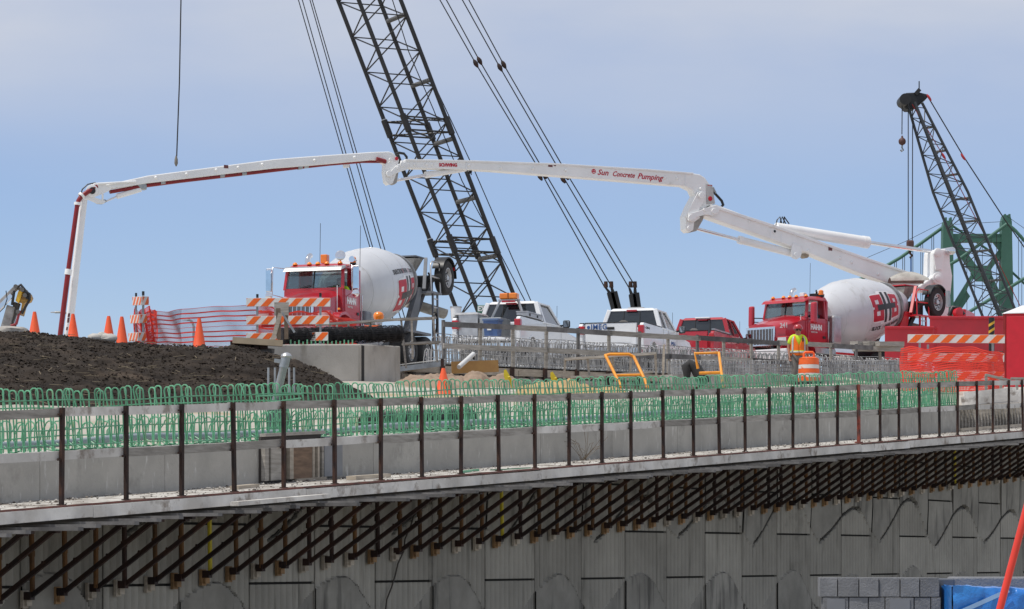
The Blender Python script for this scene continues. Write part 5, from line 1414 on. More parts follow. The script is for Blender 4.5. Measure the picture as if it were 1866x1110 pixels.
def bar_pickup(t):
    # amber light bar on a frame, tool boxes and bins in the bed
    f = MB()
    for s in (1, -1): f.bar((-.98, s * .52, 1.42), (-.80, s * .26, 2.07), .06, .05)
    f.bar((-.80, -.32, 2.06), (-.80, .32, 2.06), .07, .04); f.build("light_frame", alu, t)
    MB().span(-.92, -.68, -.26, .26, 2.08, 2.25).build("light_bar", amber, t, bevel=.03)
    MB().span(-.93, -.67, -.02, .02, 2.09, 2.255).build("bar_divider", mat("amber_dark", (0.4, 0.10, 0.01)), t)
    MB().span(-.90, -.84, -.2, .2, 1.99, 2.04).build("red_lamp", red_lens, t)
    for s, x0, x1 in ((-1, -2.3, -.9),):
        b = MB().span(x0, x1, s * .70, s * 1.01, 1.45, 1.57).build("tool_box", alu, t, bevel=.01)
        MB().span(x0 - .01, x1 + .01, s * .69, s * 1.02, 1.57, 1.60).build("box_lid", alu, b)
        for x in (x0 + .2, x1 - .5): MB().span(x, x + .1, s * 1.01, s * 1.022, 1.48, 1.55).build("latch", blackp, b)
    b = MB().span(-2.75, -1.9, .28, .85, .80, 1.50).build("tool_box", alu, t, bevel=.01); MB().hull([(-2.78, .25, 1.50), (-1.88, .25, 1.50), (-1.88, .98, 1.50), (-2.78, .98, 1.50)], [(-2.76, .30, 1.56), (-1.9, .30, 1.56), (-1.9, .93, 1.56), (-2.76, .93, 1.56)]).build("box_lid", alu, b)
    b = MB().span(-2.78, -1.9, -.40, .22, .80, 1.40).build("tool_box", galv, t, bevel=.01)
    text_at("H24", .2, letter_b, t, (1.35, -.997, 1.0), (1, 0, 0), (0, 0, 1)) if False else None
def low(o, dz): return (o[0], o[1], o[2] + dz)
w1 = pickup("pickup_truck", "white pickup truck with an amber light bar and metal tool boxes", low(local_origin(885, 78.0, 18, -2.9, False), -.12), heading(18, False), white_p, False, "white_bar")
bar_pickup(w1)
w2 = pickup("pickup_truck", "white pickup truck with blue lettering on its closed tailgate", low(local_origin(1113, 83, 18, -2.9, False), -.04), heading(18, False), white_p, True, "white")
text_at("IMEG", .22, letter_b, w2, (-2.912, .36, 1.30), (0, -1, 0), (0, 0, 1), bold=.003, width=.48, spacing=1.1)
MB().lathe([(0, .05), (.01, .05)], (-2.90, .68, 1.30), (-1, 0, 0), 12).build("round_emblem", letter_b, w2)
text_at("x4 204", .10, letter_k, w2, (-2.55, -.995, 1.28), (1, 0, 0), (0, 0, 1), width=.34) if False else text_at("-204", .10, letter_k, w2, (-2.45, -.995, 1.28), (1, 0, 0), (0, 0, 1), width=.5)
text_at("IMEG", .16, letter_b, w2, (.55, -.995, 1.02), (1, 0, 0), (0, 0, 1), width=.5)
MB().span(-.2, .3, -.25, .25, 2.05, 2.11).build("roof_fan", mat("grey_vent", (0.4, 0.4, 0.4)), w2, bevel=.03)
rp = pickup("pickup_truck", "red pickup truck parked in front of the second mixer truck", local_origin(1246, 90.5, 19, -2.9, False), heading(19, False), red_p, True, "red")
MB().span(-.64, -.5, -.25, .25, 2.00, 2.055).build("white_lamp", white_p, rp, bevel=.02)
MB().bar((-2.75, -.93, 1.47), (-.8, -.93, 1.47), .10, .05).build("bed_cap", alu, rp)
# things lying in the beds
def in_bed(root, x, y, z): 
    return Matrix.Rotation(root.rotation_euler.z, 4, 'Z') @ V((x, y, z)) + V(root.location)
p_ = in_bed(w1, -3.15, -.30, .80); q = thing("storage_bin", "blue plastic storage bin on the tailgate of the white pickup with amber light bar", "bin", p_, w1.rotation_euler.z)
binm = mat("bin_blue", (0.06, 0.12, 0.28), (0.05, 0.10, 0.23), .45, coat=.2)
MB().hull([(-.18, -.17, 0), (.18, -.17, 0), (.18, .19, 0), (-.18, .19, 0)], [(-.22, -.20, .46), (.22, -.20, .46), (.22, .22, .46), (-.22, .22, .46)]).build("bin_body", binm, q, bevel=.01)
MB().span(-.24, .24, -.22, .24, .46, .52).build("bin_lid", mat("bin_lid_blue", (0.10, 0.16, 0.30)), q, bevel=.01)
MB().span(-.228, -.222, -.02, .10, .2, .36).build("bin_label", letter_w, q)
p_ = in_bed(w1, -2.6, .99, .95)
for (root, x, lab) in ((w2, -1.2, "grey round bundle in the bed of the white tailgate lettered pickup"), (rp, -1.3, "grey round bundle in the bed of the red pickup")):
    p_ = in_bed(root, x, .1, 1.42)
    q = thing("bundle", lab, "bundle", p_); blob((0, 0, 0.05), (.20, .18, .17), mat("bundle_grey", (0.16, 0.15, 0.14), (0.09, 0.085, 0.08), .9), "sack", q, x)
p_ = in_bed(w1, -2.55, .99, 1.42)
q = thing("white_bucket", "white bucket standing at the rear left corner of the light bar pickup", "bucket", (p_.x, p_.y, p_.z - .02))
MB().lathe([(0, .13), (.32, .155)], (0, 0, 0), (0, 0, 1), 16).build("bucket_wall", white_p, q, 50); MB().lathe([(.32, .165), (.35, .165)], (0, 0, 0), (0, 0, 1), 16).build("bucket_lid", alu, q, 50)

# ================================================================ CONCRETE PUMP TRUCK WITH ITS BOOM
random.seed(61)
TB0 = P(1715, 560, 105.0); TB1 = P(125, 560, 90.0)
bd_ = V((TB1.x - TB0.x, TB1.y - TB0.y, 0)).normalized()
bn = V((bd_.y, -bd_.x, 0))
if bn.y > 0: bn = -bn                      # towards the viewer
def BP(x, y, off=0.0):
    """point of the boom's vertical plane seen at pixel (x, y); off = metres towards the viewer"""
    o = TB0 + bn * off
    r = V(((x - 933) / F, 1, (HY - y) / F))
    k = (o.x * bn.x + o.y * bn.y) / (r.x * bn.x + r.y * bn.y)
    return V((r.x * k, r.y * k, CZ + r.z * k))
pump = thing("pump_truck", "red concrete pump truck with a long white folding boom arching over the site", "concrete pump truck", (TB0.x, TB0.y, road_z(TB0.x, TB0.y)), w=True)
def plate(pts, w, nm, m=white_b, off=0.0, parent=pump, bevel=.03, smooth=None):
    return MB().prism([BP(x, y, off + w / 2) for x, y in pts], bn * -w).build(nm, m, parent, smooth, bevel=bevel)
def disc(x, y, r, off, th, nm, m=white_b, parent=pump):
    c = BP(x, y, off)
    return MB().lathe([(-th / 2, r), (th / 2 - .01, r), (th / 2, r * .9)], c, bn, 24).build(nm, m, parent, 40)
def knob(x, y, off, parent, r=.055):
    return MB().lathe([(0, r), (.02, r * .95), (.045, r * .5), (.05, .01)], BP(x, y, off), bn, 12).build("bolt_cover", white_b, parent, 60)
# lower boom, second, third, fourth arm
s1 = plate([(1284, 393), (1292, 377), (1304, 372), (1409, 412), (1430, 418), (1560, 465), (1655, 497), (1716, 512), (1716, 535), (1650, 527), (1560, 495), (1463, 457), (1418, 440), (1323, 407)], .50, "boom_arm")
plate([(1296, 372.5), (1409, 409), (1560, 462.5), (1655, 495), (1655, 499), (1560, 467), (1409, 414), (1296, 377)], .62, "top_flange", parent=s1, bevel=.01)
s2 = plate([(738, 291), (850, 293), (1020, 299), (1180, 309), (1264, 316), (1276, 318), (1285, 324), (1292, 334), (1299, 341), (1304, 371), (1290, 376), (1273, 388), (1266, 402), (1264, 419), (1256, 424), (1250, 418), (1249, 394), (1257, 375), (1267, 357), (1262, 346), (1247, 339), (1100, 327), (900, 311.5), (850, 309), (738, 306)], .42, "boom_arm")
plate([(740, 289.8), (850, 291.8), (1020, 297.8), (1180, 307.8), (1264, 314.8), (1264, 318), (1180, 311), (1020, 301), (850, 295), (740, 293)], .50, "top_flange", parent=s2, bevel=.01)
s3 = plate([(192, 337), (270, 320), (500, 290), (550, 286), (677, 277), (709, 276), (717, 279), (728, 291), (723, 312), (715, 334), (710, 337), (705, 332), (702, 313), (703, 298), (690, 292.5), (677, 292), (555, 303), (500, 307), (270, 334), (205, 344)], .34, "boom_arm")
s4 = plate([(149, 362), (160, 364), (132, 612), (128, 640), (118, 640), (121, 600)], .22, "boom_arm")
for (par, xs) in ((s2, ((755, 300), (777, 300), (787, 300), (854, 301), (912, 306), (971, 307.5), (1030, 310), (1211, 324), (1233, 325), (1276, 344))),
                  (s1, ((1365, 404), (1473, 457), (1531, 470), (1552, 478), (1600, 500))),
                  (s3, ((284, 324), (340, 317.5), (394, 310), (434, 305.5), (478, 300), (573, 292.5), (646, 287)))):
    for x, y in xs: knob(x, y, {s1: .25, s2: .21, s3: .17}[par], par)
# knee between lower and second arm
off = .30
def link(pts, nm, o=off): return plate(pts, .06, nm, off=o, bevel=.012)
link([(1272, 350), (1280, 348), (1286, 353), (1284, 365), (1276, 378), (1272, 388), (1276, 397), (1266, 404), (1255, 403), (1250, 393), (1254, 384)], "knuckle_link", .27)
link([(1255, 389), (1262, 388), (1275, 384), (1292, 377), (1306, 374), (1312, 381), (1309, 389), (1300, 393), (1285, 391), (1270, 396), (1262, 404), (1255, 402)], "knuckle_link", .34)
for x, y, r in ((1278, 356, .10), (1259, 396, .10), (1301, 385, .10), (1285, 382, .07), (1256, 415, .07)): disc(x, y, r, .38, .06, "pin")
plate([(1249, 392), (1284, 393), (1281, 402), (1270, 421), (1258, 424)], .30, "clevis", mat("clevis_grey_paint", (0.38, 0.37, 0.35)), -.05)  # clevis in a plain grey, darker than the white arms
# lower cylinder
def rod(x0, y0, x1, y1, r, nm, m, o=0.0, n=16, r2=None): return MB().tube([BP(x0, y0, o), BP(x1, y1, o)], r, n, r2=r2).build(nm, m, pump, 40)
rod(1262, 415, 1350, 438, .060, "cylinder_rod", chrome, .02)
b_ = rod(1347, 437, 1452, 464, .135, "cylinder_barrel", white_b, .02)
MB().lathe([(0, .145), (.16, .15), (.18, .13)], BP(1346, 436.8, .02), BP(1452, 464, .02) - BP(1346, 436.8, .02), 18).build("gland", white_b, b_, 40)
plate([(1443, 452), (1446, 442), (1458, 447), (1462, 458), (1460, 468), (1452, 473), (1444, 470), (1442, 462)], .08, "cylinder_lug", off=.27)
disc(1450, 464, .08, .33, .05, "pin"); disc(1466, 466, .10, -.1, .3, "pin", mat("tan_bush", (0.35, 0.29, 0.22)))
# big raising cylinder on top
b_ = rod(1414, 415, 1580, 442, .19, "cylinder_barrel", white_b, 0, 20, .215)
MB().lathe([(0, .225), (.25, .225), (.27, .16)], BP(1571, 440.5), BP(1600, 445) - BP(1571, 440.5), 20).build("gland", white_b, b_, 40)
rod(1575, 441, 1708, 460, .075, "cylinder_rod", chrome, 0)
for dx in (0, 7, 13): MB().tube([BP(1414 + dx, 411), BP(1416 + dx, 401), BP(1421 + dx * .6, 395), BP(1425 + dx, 408)], .022, 6).build("hydraulic_hose", blackp, pump, 60)
MB().tube([BP(1300, 350, .1), BP(1306, 356, .1), BP(1315, 366, .1), BP(1318, 374, .1), BP(1315, 376, .1)], .05, 8).build("hydraulic_hose", blackp, pump, 60)
MB().tube([BP(1298, 342, .1), BP(1303, 352, .1)], .06, 8).build("hose_fitting", galv, pump, 60)
MB().span(0, 0, 0, 0, 0, 0) if False else None
plate([(1287, 335), (1298, 337), (1303, 371), (1288, 372)], .02, "end_plate", mat("light_grey_paint", (0.50, 0.50, 0.49)), .225, bevel=.003)
disc(1294.5, 362, .085, .245, .02, "round_emblem", letter_r)
for k in range(3): MB().lathe([(0, .022), (.01, .02)], BP(1290.5 + 3.2 * k, 338, .236), bn, 8).build("reflector", red_lens, pump)
for (x, y, w, h, m, o) in ((1513, 453.5, 7, 6, mat("warning_sticker", (0.16, 0.05, 0.05)), .253), (1003, 301.5, 8, 5, MATS["warning_sticker"], .213), (1011, 301, 4, 3, MATS["warning_sticker"], .213), (412, 303.5, 8, 6, MATS["warning_sticker"], .173)):
    MB().prism([BP(x - w / 2, y - h / 2, o), BP(x + w / 2, y - h / 2 + .6, o), BP(x + w / 2, y + h / 2 + .6, o), BP(x - w / 2, y + h / 2, o)], bn * .003).build("sticker", m, pump)
for (x, y0, y1, par, o) in ((1249, 316, 339, s2, .214), (850, 292, 310, s2, .214), (1404, 417, 433, s1, .254), (1424, 426, 442, s1, .254)):
    MB().prism([BP(x - .8, y0, o), BP(x + .8, y0, o), BP(x + .2, y1, o), BP(x - 1.4, y1, o)], bn * .006).build("weld_strip", white_p, par)
disc(1412, 422, .10, .26, .02, "lifting_eye"); disc(1412, 421.5, .05, .275, .01, "eye_hole", blackp)
# joint between second and third arm
link([(703, 298), (713, 293), (722, 300), (722, 318), (716, 334), (709, 337), (703, 331), (701, 314)], "knuckle_link", .22)
link([(706, 318), (712, 312), (725, 300), (738, 295), (745, 300), (742, 309), (730, 313), (718, 318), (712, 323)], "knuckle_link", .29)
for x, y, r in ((712, 291, .06), (709, 316.5, .10), (726, 306, .06), (733, 300, .09)): disc(x, y, r, .33, .05, "pin")
plate([(715, 314), (727, 312), (724, 333), (718, 337), (712, 335)], .22, "clevis", MATS["clevis_grey_paint"], -.03)
rod(721, 329, 776, 319, .05, "cylinder_rod", chrome, .02)
rod(775, 319, 848, 309, .115, "cylinder_barrel", white_b, .02, 16, .07)
MB().tube([BP(721, 281), BP(727, 278.5), BP(736, 280), BP(741, 286), BP(741, 294)], .045, 8).build("hydraulic_hose", blackp, pump, 60)
disc(723, 289, .06, .24, .02, "round_emblem", letter_r)
for k in range(4): MB().tube([BP(848 + k * 3, 309), BP(850 + k * 3, 316 + k), BP(856 + k, 314), BP(857 + k, 308)], .018, 5).build("hydraulic_hose", blackp, pump, 60)
# delivery line (red) under third and along fourth arm
redp = mat("dark_red_pipe", (0.24, 0.008, 0.012), (0.18, 0.008, 0.010), .4)
MB().tube([BP(200, 350, .06), BP(262, 339, .06), BP(330, 330, .05), BP(550, 304.5, .05), BP(600, 299, .05), BP(660, 294, .05), BP(700, 294, .05)], .062, 10).build("delivery_pipe", redp, pump, 60)
MB().tube([BP(686, 290, .2), BP(703, 295, .2)], .075, 10).build("pipe_elbow", redp, pump, 60)
MB().tube([BP(176, 340, .1), BP(168, 345, .16), BP(158, 351, .2), BP(148, 358, .2), BP(143, 366, .2), BP(141, 376, .2)], .075, 12).build("pipe_elbow", redp, pump, 60)
MB().tube([BP(141, 372, .2), BP(124, 495, .2)], .075, 12).build("delivery_pipe", redp, pump, 60)
MB().tube([BP(123.6, 500, .2), BP(106, 640, .2)], .085, 12).build("delivery_pipe", redp, pump, 60)
for (x, y, x1, y1) in ((141.5, 369, 141, 374), (125, 491, 123.6, 501), (150, 355, 147, 358)): MB().tube([BP(x, y, .2), BP(x1, y1, .2)], .115, 12).build("pipe_clamp", white_b, pump, 40)
for (x, y) in ((296, 333), (404, 320), (444, 316), (546, 305), (557, 303)): MB().tube([BP(x - 4, y, .06), BP(x + 4, y - 1, .06)], .085, 10).build("pipe_clamp", galv, pump, 40)
plate([(626, 292), (638, 291), (637, 305), (628, 306)], .12, "bracket", bevel=.01)
for (x, y, w, h) in ((118, 579, 4, 9), (116, 596, 3, 6), (119, 571, 4, 7)): MB().prism([BP(x + 5, y, .112), BP(x + 5 + w, y, .112), BP(x + 4 + w, y + h, .112), BP(x + 4, y + h, .112)], bn * .003).build("sticker", MATS["warning_sticker"], pump)
# head of the third arm: plates, links, small cylinder
plate([(162, 344), (172, 333), (190, 333), (200, 338), (205, 345), (190, 352), (178, 357), (168, 356)], .30, "boom_head", bevel=.03)
disc(168, 348, .20, .18, .04, "swivel_plate"); disc(168, 347.5, .11, .21, .05, "pipe_seat", blackp)
link([(149, 361), (160, 353), (176, 361), (193, 366), (190, 371), (177, 371), (164, 365)], "tip_link", .13)
link([(186, 350), (189, 350), (189, 364), (186, 365)], "tip_link", .16)
plate([(176, 366), (193, 363), (196, 367), (188, 372), (177, 371)], .16, "clevis", galv)
rod(193, 367, 216, 357, .03, "cylinder_rod", chrome, .04); rod(213, 358, 256, 345, .085, "cylinder_barrel", white_b, .04)
plate([(246, 332), (256, 330), (268, 336), (268, 346), (258, 345)], .24, "cylinder_lug", galv, .02)
rod(178, 335, 248, 331, .035, "guide_tube", white_b, .2)
MB().tube([BP(174, 333, .1), BP(160, 336, .1), BP(150, 345, .1), BP(148, 352, .1)], .022, 6).build("hydraulic_hose", blackp, pump, 60)
# turret
plate([(1702, 470), (1703, 459), (1708, 454), (1726, 453.5), (1731, 460), (1732, 480), (1736, 503), (1733, 535), (1728, 577), (1713, 577), (1716, 540), (1714, 522), (1703, 518), (1690, 521), (1678, 530), (1674, 522), (1690, 511), (1701, 503)], .70, "turret", bevel=.05)
plate([(1701, 462), (1705, 454.5), (1717, 454.5), (1721, 465), (1717, 492), (1706, 492)], .08, "turret_cheek", off=.40, bevel=.02)
for x, y, r in ((1709, 460, .16), (1709, 507, .22), (1709, 507, .13)): disc(x, y, r, .46 if r > .14 else .49, .08, "pin")
disc(1723, 459, .14, .2, .9, "pin", chrome)
plate([(1668, 522), (1690, 513), (1707, 512), (1700, 528), (1680, 534)], .56, "boom_foot", white_b, -.1)
# chassis, decks, hopper
def rb(x0, x1, y0, y1, Z0, Z1, nm, m, bevel=.03, dx_=.6, dy_=1.8):
    a, b = P(x0, y1, Z0), P(x1, y1, Z1); h = (y1 - y0) / F * (Z0 + Z1) / 2
    return MB().hull([a, b, b + V((dx_, dy_, 0)), a + V((dx_, dy_, 0))], [a + V((0, 0, h)), b + V((0, 0, h)), b + V((dx_, dy_, h)), a + V((dx_, dy_, h))]).build(nm, m, pump, bevel=bevel)
rb(1694, 1842, 578, 640, 95.0, 96.5, "red_deck", red_bx, .03, 3.2, 12)
rb(1692, 1850, 576, 581, 94.9, 96.4, "deck_rim", red_bx, .02)
rb(1612, 1702, 597, 655, 94, 94.6, "red_side_box", red_bx)
rb(1612, 1702, 594.5, 599, 93.9, 94.5, "box_rim", red_bx, .02)
rb(1700, 1850, 640, 668, 95.2, 96.6, "under_frame", blackp)
MB().lathe([(0, .16), (.18, .19), (.20, .14)], P(1742, 571, 96), V((.6, -.8, 0)), 16).build("deck_motor", red_bx, pump, 40)
MB().tube([P(1730, 575, 96), P(1736, 560, 96), P(1748, 562, 96), P(1756, 574, 96)], .08, 8).build("deck_hose", blackp, pump, 60)
rb(1740, 1760, 563, 578, 96.5, 96.7, "valve_box", red_bx)
MB().tube([P(1728, 560, 95.5), P(1727, 530, 95.5)], .08, 10).build("exhaust", galv, pump, 50)
# round receiving hopper cover seen between drum and turret
mb = MB()
def hop(u, v):
    th = math.pi * v; c = P(1653, 515, 103.4); return c + V(((u - .5) * 1.35 + .0, -.2 + .7 * math.cos(th) * (.6 + .4 * u), .38 * math.sin(th) * (1 - .6 * (abs(u - .5) * 2) ** 2)))
mb.grid(hop, 12, 10); mb.build("hopper_guard", mat("caked_grey", (0.46, 0.44, 0.40), (0.30, 0.28, 0.25), .9, scale=3), pump, 60)
for x, o_ in ((1640, -1), (1820, -1)):
    wheel(pump, P(x, 668, 95.2), .52, .35, ax=(.3, .95, 0), name="wheel", out=-1)
# lettering on the second arm
def lett(txt, x, y, x2, y2, size, m, o, **kw):
    a, b = BP(x, y, o), BP(x2, y2, o)
    text_at(txt, size, m, pump, (a + b) / 2, b - a, (0, 0, 1), width=(b - a).length, **kw)
lett("SCHWING", 800, 300.8, 833, 301.2, .155, letter_r, .216, bold=.008)
mid = lambda p, q: None
lett("Sun", 1089, 314, 1109, 315.6, .27, letter_r, .216, shear=.35, bold=.004)
lett("Concrete", 1117, 317, 1157, 320.2, .25, letter_r, .216, shear=.35, bold=.004)
lett("Pumping", 1162, 321, 1209, 325, .27, letter_r, .216, shear=.35, bold=.004)
disc(1082, 312.3, .085, .217, .012, "round_emblem", letter_r)
for dx, dy in ((-1.6, -.8), (1.6, -.8)): MB().lathe([(0, .015), (.004, .015)], BP(1082 + dx, 312.3 + dy, .226), bn, 6).build("emblem_mark", letter_w, pump)
MB().bar(BP(1080, 314.6, .226), BP(1084, 314.8, .226), .004, .02).build("emblem_mark", letter_w, pump)

# ================================================================ LARGE CRANE
random.seed(71)
def lattice(q, base_px, top_px, Z, A, B, plen, rc, rb_, m, mb_m, taper=None, n_extra=1.0, skip=()):
    """four chords round an axis; A, B half offsets in metres of the two section directions"""
    p0, p1 = P(*base_px, Z), P(*top_px, Z)
    ax = (p1 - p0).normalized(); L = (p1 - p0).length
    hx = V((ax.z, 0, -ax.x)).normalized()            # in picture plane, across the boom
    dp = V((0, 1, 0))
    c_, s_ = A / math.hypot(A, B), B / math.hypot(A, B)
    side = math.hypot(A, B)
    e1 = hx * c_ + dp * s_; e2 = hx * s_ - dp * c_   # the two section axes (unit), half side each
    def cor(k, l):
        o_ = cor_(k, l) - (p0 + ax * l)
        return p0 + ax * (l - o_.z / ax.z) + o_
    def cor_(k, l):
        sx, sy = ((-1, -1), (1, -1), (1, 1), (-1, 1))[k % 4]
        t = taper(l / L) if taper else 1.0
        return p0 + ax * l + (e1 * sx + e2 * sy) * (side * t)
    for k in range(4):
        n = 8; MB().tube([cor(k, L * i / n) for i in range(n + 1)], rc, 8).build("chord", m, q, 50)
    n = int(L / plen)
    for f in range(4):
        for i in range(n):
            l0, lm, l1 = i * plen, (i + .5) * plen, (i + 1) * plen
            if f >= 2: l0, lm, l1 = l0 + plen * .5, lm + plen * .5, l1 + plen * .5
            if l1 > L: continue
            if f % 2 == 0:                       # wide faces: strut and one diagonal
                a, b = (f, f + 1) if f == 0 else (f + 1, f)
                MB().tube([cor(a, l0), cor(b, l1)], rb_, 5).build("brace", mb_m, q, 50)
                MB().tube([cor(f, l1), cor(f + 1, l1)], rb_ * .85, 5).build("strut", mb_m, q, 50)
            else:                                # narrow faces: zigzag
                MB().tube([cor(f, l0), cor(f + 1, lm)], rb_, 5).build("brace", mb_m, q, 50)
                MB().tube([cor(f + 1, lm), cor(f, l1)], rb_, 5).build("brace", mb_m, q, 50)
    return cor, L, ax
ZC = 140.0
crane = thing("crawler_crane", "huge black lattice boom crane rising out of the top of the picture", "crane", P(905, 645, ZC), w=True)
k_ = ZC / F
cor, L, ax = lattice(crane, (918, 640), (646, -70), ZC, 36.0 * k_, 17.0 * k_, 64 / math.cos(R(20.9)) * k_, .105, .038, crane_m, crane_m)
def at_y(y): return (640 - y) / (640 + 70) * L
for y in (29, 148, 255, 362, 467):               # grey cross rollers between the right-hand chords
    l = at_y(y)
    MB().tube([cor(2, l - .1) if False else cor(1, l), cor(2, l)], .12, 8).build("roller_bar", crane_g, crane, 50)
for y in (232, 450):                             # section joints: pins and doubled diagonals
    l = at_y(y)
    for k in range(4):
        MB().tube([cor(k, l - .45), cor(k, l + .45)], .16, 8).build("joint_sleeve", crane_m, crane, 50)
    for a, b in ((0, 2), (1, 3), (0, 1), (3, 2)):
        MB().tube([cor(a, l + .35), cor(b, l + .35)], .045, 5).build("joint_brace", crane_m, crane, 50); MB().tube([cor(a, l - .35), cor(b, l - .35)], .045, 5).build("joint_brace", crane_m, crane, 50)
    MB().tube([cor(0, l - .1), cor(0, l + .5)], .125, 8).build("silver_sleeve", alu, crane, 50)
# crane body stands behind the vehicles
cb = P(985, 690, ZC)
for s in (-1, 1):
    MB().hull([(cb.x - 3.8, cb.y + s * 2.6 - .5, cb.z - 1.2), (cb.x + 3.8, cb.y + s * 2.6 - .5, cb.z - 1.2), (cb.x + 3.8, cb.y + s * 2.6 + .5, cb.z - 1.2), (cb.x - 3.8, cb.y + s * 2.6 + .5, cb.z - 1.2)],
              [(cb.x - 4.2, cb.y + s * 2.6 - .5, cb.z - .2), (cb.x + 4.2, cb.y + s * 2.6 - .5, cb.z - .2), (cb.x + 4.2, cb.y + s * 2.6 + .5, cb.z - .2), (cb.x - 4.2, cb.y + s * 2.6 + .5, cb.z - .2)]).build("crawler_track", blackr, crane, bevel=.1)
MB().span(cb.x - 2.2, cb.x + 4.6, cb.y - 1.5, cb.y + 1.5, cb.z - .1, cb.z + 1.4).build("crane_house", crane_m, crane, bevel=.08)
def rope(pts, r, nm="rope", m=rope_m, Z=ZC, par=crane): return MB().tube([P(x, y, Z) for x, y in pts], r, 5).build(nm, m, par, 60)
def shackle(x, y, r=.12, m=rust, Z=ZC): MB().lathe([(-.22, .04), (-.12, r * .8), (0, r), (.10, r * .8), (.22, .04)], P(x, y, Z), P(x + 5, y + 9, Z) - P(x, y, Z), 10).build("shackle", m, crane, 50)
for pts, sh in (([(796, -10), (867, 116), (989, 320), (1101, 522)], [(867, 116), (984, 322)]), ([(808, -10), (874, 111), (996, 320), (1113, 520)], [(874, 111), (992, 319)]),
                ([(837, -10), (911, 123), (1026, 322), (1147, 526)], [(911, 123), (1026, 327)]), ([(849, -10), (918, 118), (1035, 320), (1157, 521)], [(918, 118), (1032, 321)])):
    rope(pts, .030, "pendant_rope")
    for x, y in sh: shackle(x, y)
for (x0, y0, x1, y1, x2, y2) in ((1101, 521, 1112, 534, 1129, 566), (1113, 519, 1118, 534, 1133, 562), (1147, 525, 1152, 538, 1160, 556), (1157, 520, 1158, 536, 1165, 556)):
    MB().hull([P(x0 - 2, y0, ZC), P(x0 + 2, y0, ZC), P(x1 + 3, y1, ZC), P(x1 - 4, y1, ZC)], [P(x0 - 2, y0, ZC + .3), P(x0 + 2, y0, ZC + .3), P(x1 + 3, y1, ZC + .3), P(x1 - 4, y1, ZC + .3)]).build("pendant_link", crane_m, crane)
    MB().bar(P(x1, y1 - 2, ZC), P(x2, y2 + 30, ZC), .36, .36).build("mast_head", crane_m, crane, bevel=.03)
for x in (1104, 1114, 1149, 1157): MB().lathe([(0, .11), (.3, .09)], P(x, 524, ZC - .2), (0, 0, 1), 8).build("pin_boss", rust, crane, 50)
for (a, b) in (((541, -10), (673, 447)), ((548, -10), (678, 447)), ((562, -10), (692, 447)), ((566, -10), (699, 447))): rope([a, (b[0], b[1] + 130)] if False else [a, b, (b[0] + (b[0] - a[0]) * .3, b[1] + (b[1] - a[1]) * .3)], .026, "hoist_rope")
for pts in ([(712, -10), (745, 95), (790, 200), (842, 330), (955, 545), (985, 605)], [(730, 0), (780, 130), (862, 305), (966, 545), (992, 605)]): rope(pts, .026, "hoist_rope")
rope([(330, -10), (327, 150), (322, 285)], .034, "load_line"); MB().lathe([(-.25, .03), (-.1, .09), (.1, .08), (.28, .03)], P(321, 294, ZC), (0, 0, 1), 8).build("line_end", mat("worn_hook", (0.22, 0.20, 0.17)), crane, 50)

def earth_pad(nm, x0, x1, y0, y1, z, slope=1.6):
    d = z * slope
    struct(MB().hull([(x0 - d, y0 - d, -.2), (x1 + d, y0 - d, -.2), (x1 + d, y1 + d, -.2), (x0 - d, y1 + d, -.2)], [(x0, y0, z), (x1, y0, z), (x1, y1, z), (x0, y1, z)]).build(nm, fill_m))
earth_pad("crane_pad", cb.x - 9, cb.x + 9, cb.y - 6, cb.y + 8, cb.z - 1.2)
# ================================================================ SECOND CRANE
ZK = 220.0
ck = thing("lattice_crane", "smaller dark lattice boom crane in front of the green bridge tower", "crane", P(1830, 600, ZK), w=True)
kk = ZK / F
tap = lambda f: 1.0 if f < .62 else 1.0 - .58 * (f - .62) / .38
cor2, L2, ax2 = lattice(ck, (1840, 620), (1667, 188), ZK, 16.5 * kk, 12.5 * kk, 34 / math.cos(R(21)) * kk, .11, .042, crane_b, crane_b, tap)
for f in (.13, .255, .38, .505, .6, .70, .80, .90):
    MB().tube([cor2(1, L2 * f), cor2(2, L2 * f)], .10, 6).build("roller_bar", crane_g, ck, 50)
MB().prism([P(1641, 186, ZK), P(1644, 173, ZK), P(1652, 169, ZK), P(1675, 168, ZK), P(1692, 172, ZK), P(1690, 178, ZK), P(1676, 190, ZK), P(1664, 199, ZK), P(1652, 199, ZK)], (0, 1.6, 0)).build("head_sheaves", mat("head_black", (0.012, 0.014, 0.018)), ck, bevel=.1)
MB().lathe([(-.9, .45), (.9, .45)], P(1647, 184, ZK), (0, 1, 0), 14).build("sheave", crane_m, ck, 40)
MB().tube([P(1675, 170, ZK), P(1675, 148, ZK)], .05, 5).build("head_mast", crane_b, ck)
MB().bar(P(1668, 172, ZK), P(1676, 163, ZK), .3, .3).build("head_lamp", crane_m, ck)
def kr(pts, r, nm, m=rope_m): return MB().tube([P(x, y, ZK) for x, y in pts], r, 5).build(nm, m, ck, 60)
kr([(1644, 190), (1643.5, 245)], .04, "hook_line"); kr([(1655, 198), (1655, 440)], .04, "hoist_line"); kr([(1663, 199), (1662.5, 440)], .04, "hoist_line")
kr([(1690, 175), (1755, 284), (1832, 402), (1880, 470)], .05, "pendant_rope"); kr([(1662, 190), (1719, 284), (1800, 440), (1870, 580)], .035, "pendant_rope", mat("red_rope", (0.30, 0.02, 0.02)))
for x, y in ((1693, 178), (1755, 286), (1719, 284), (1655, 177)): MB().lathe([(-.3, .05), (-.12, .10), (.12, .10), (.3, .05)], P(x, y, ZK - .5), V((.55, 0, -.83)), 8).build("red_link", mat("red_link_paint", (0.5, 0.03, 0.04)), ck, 50)
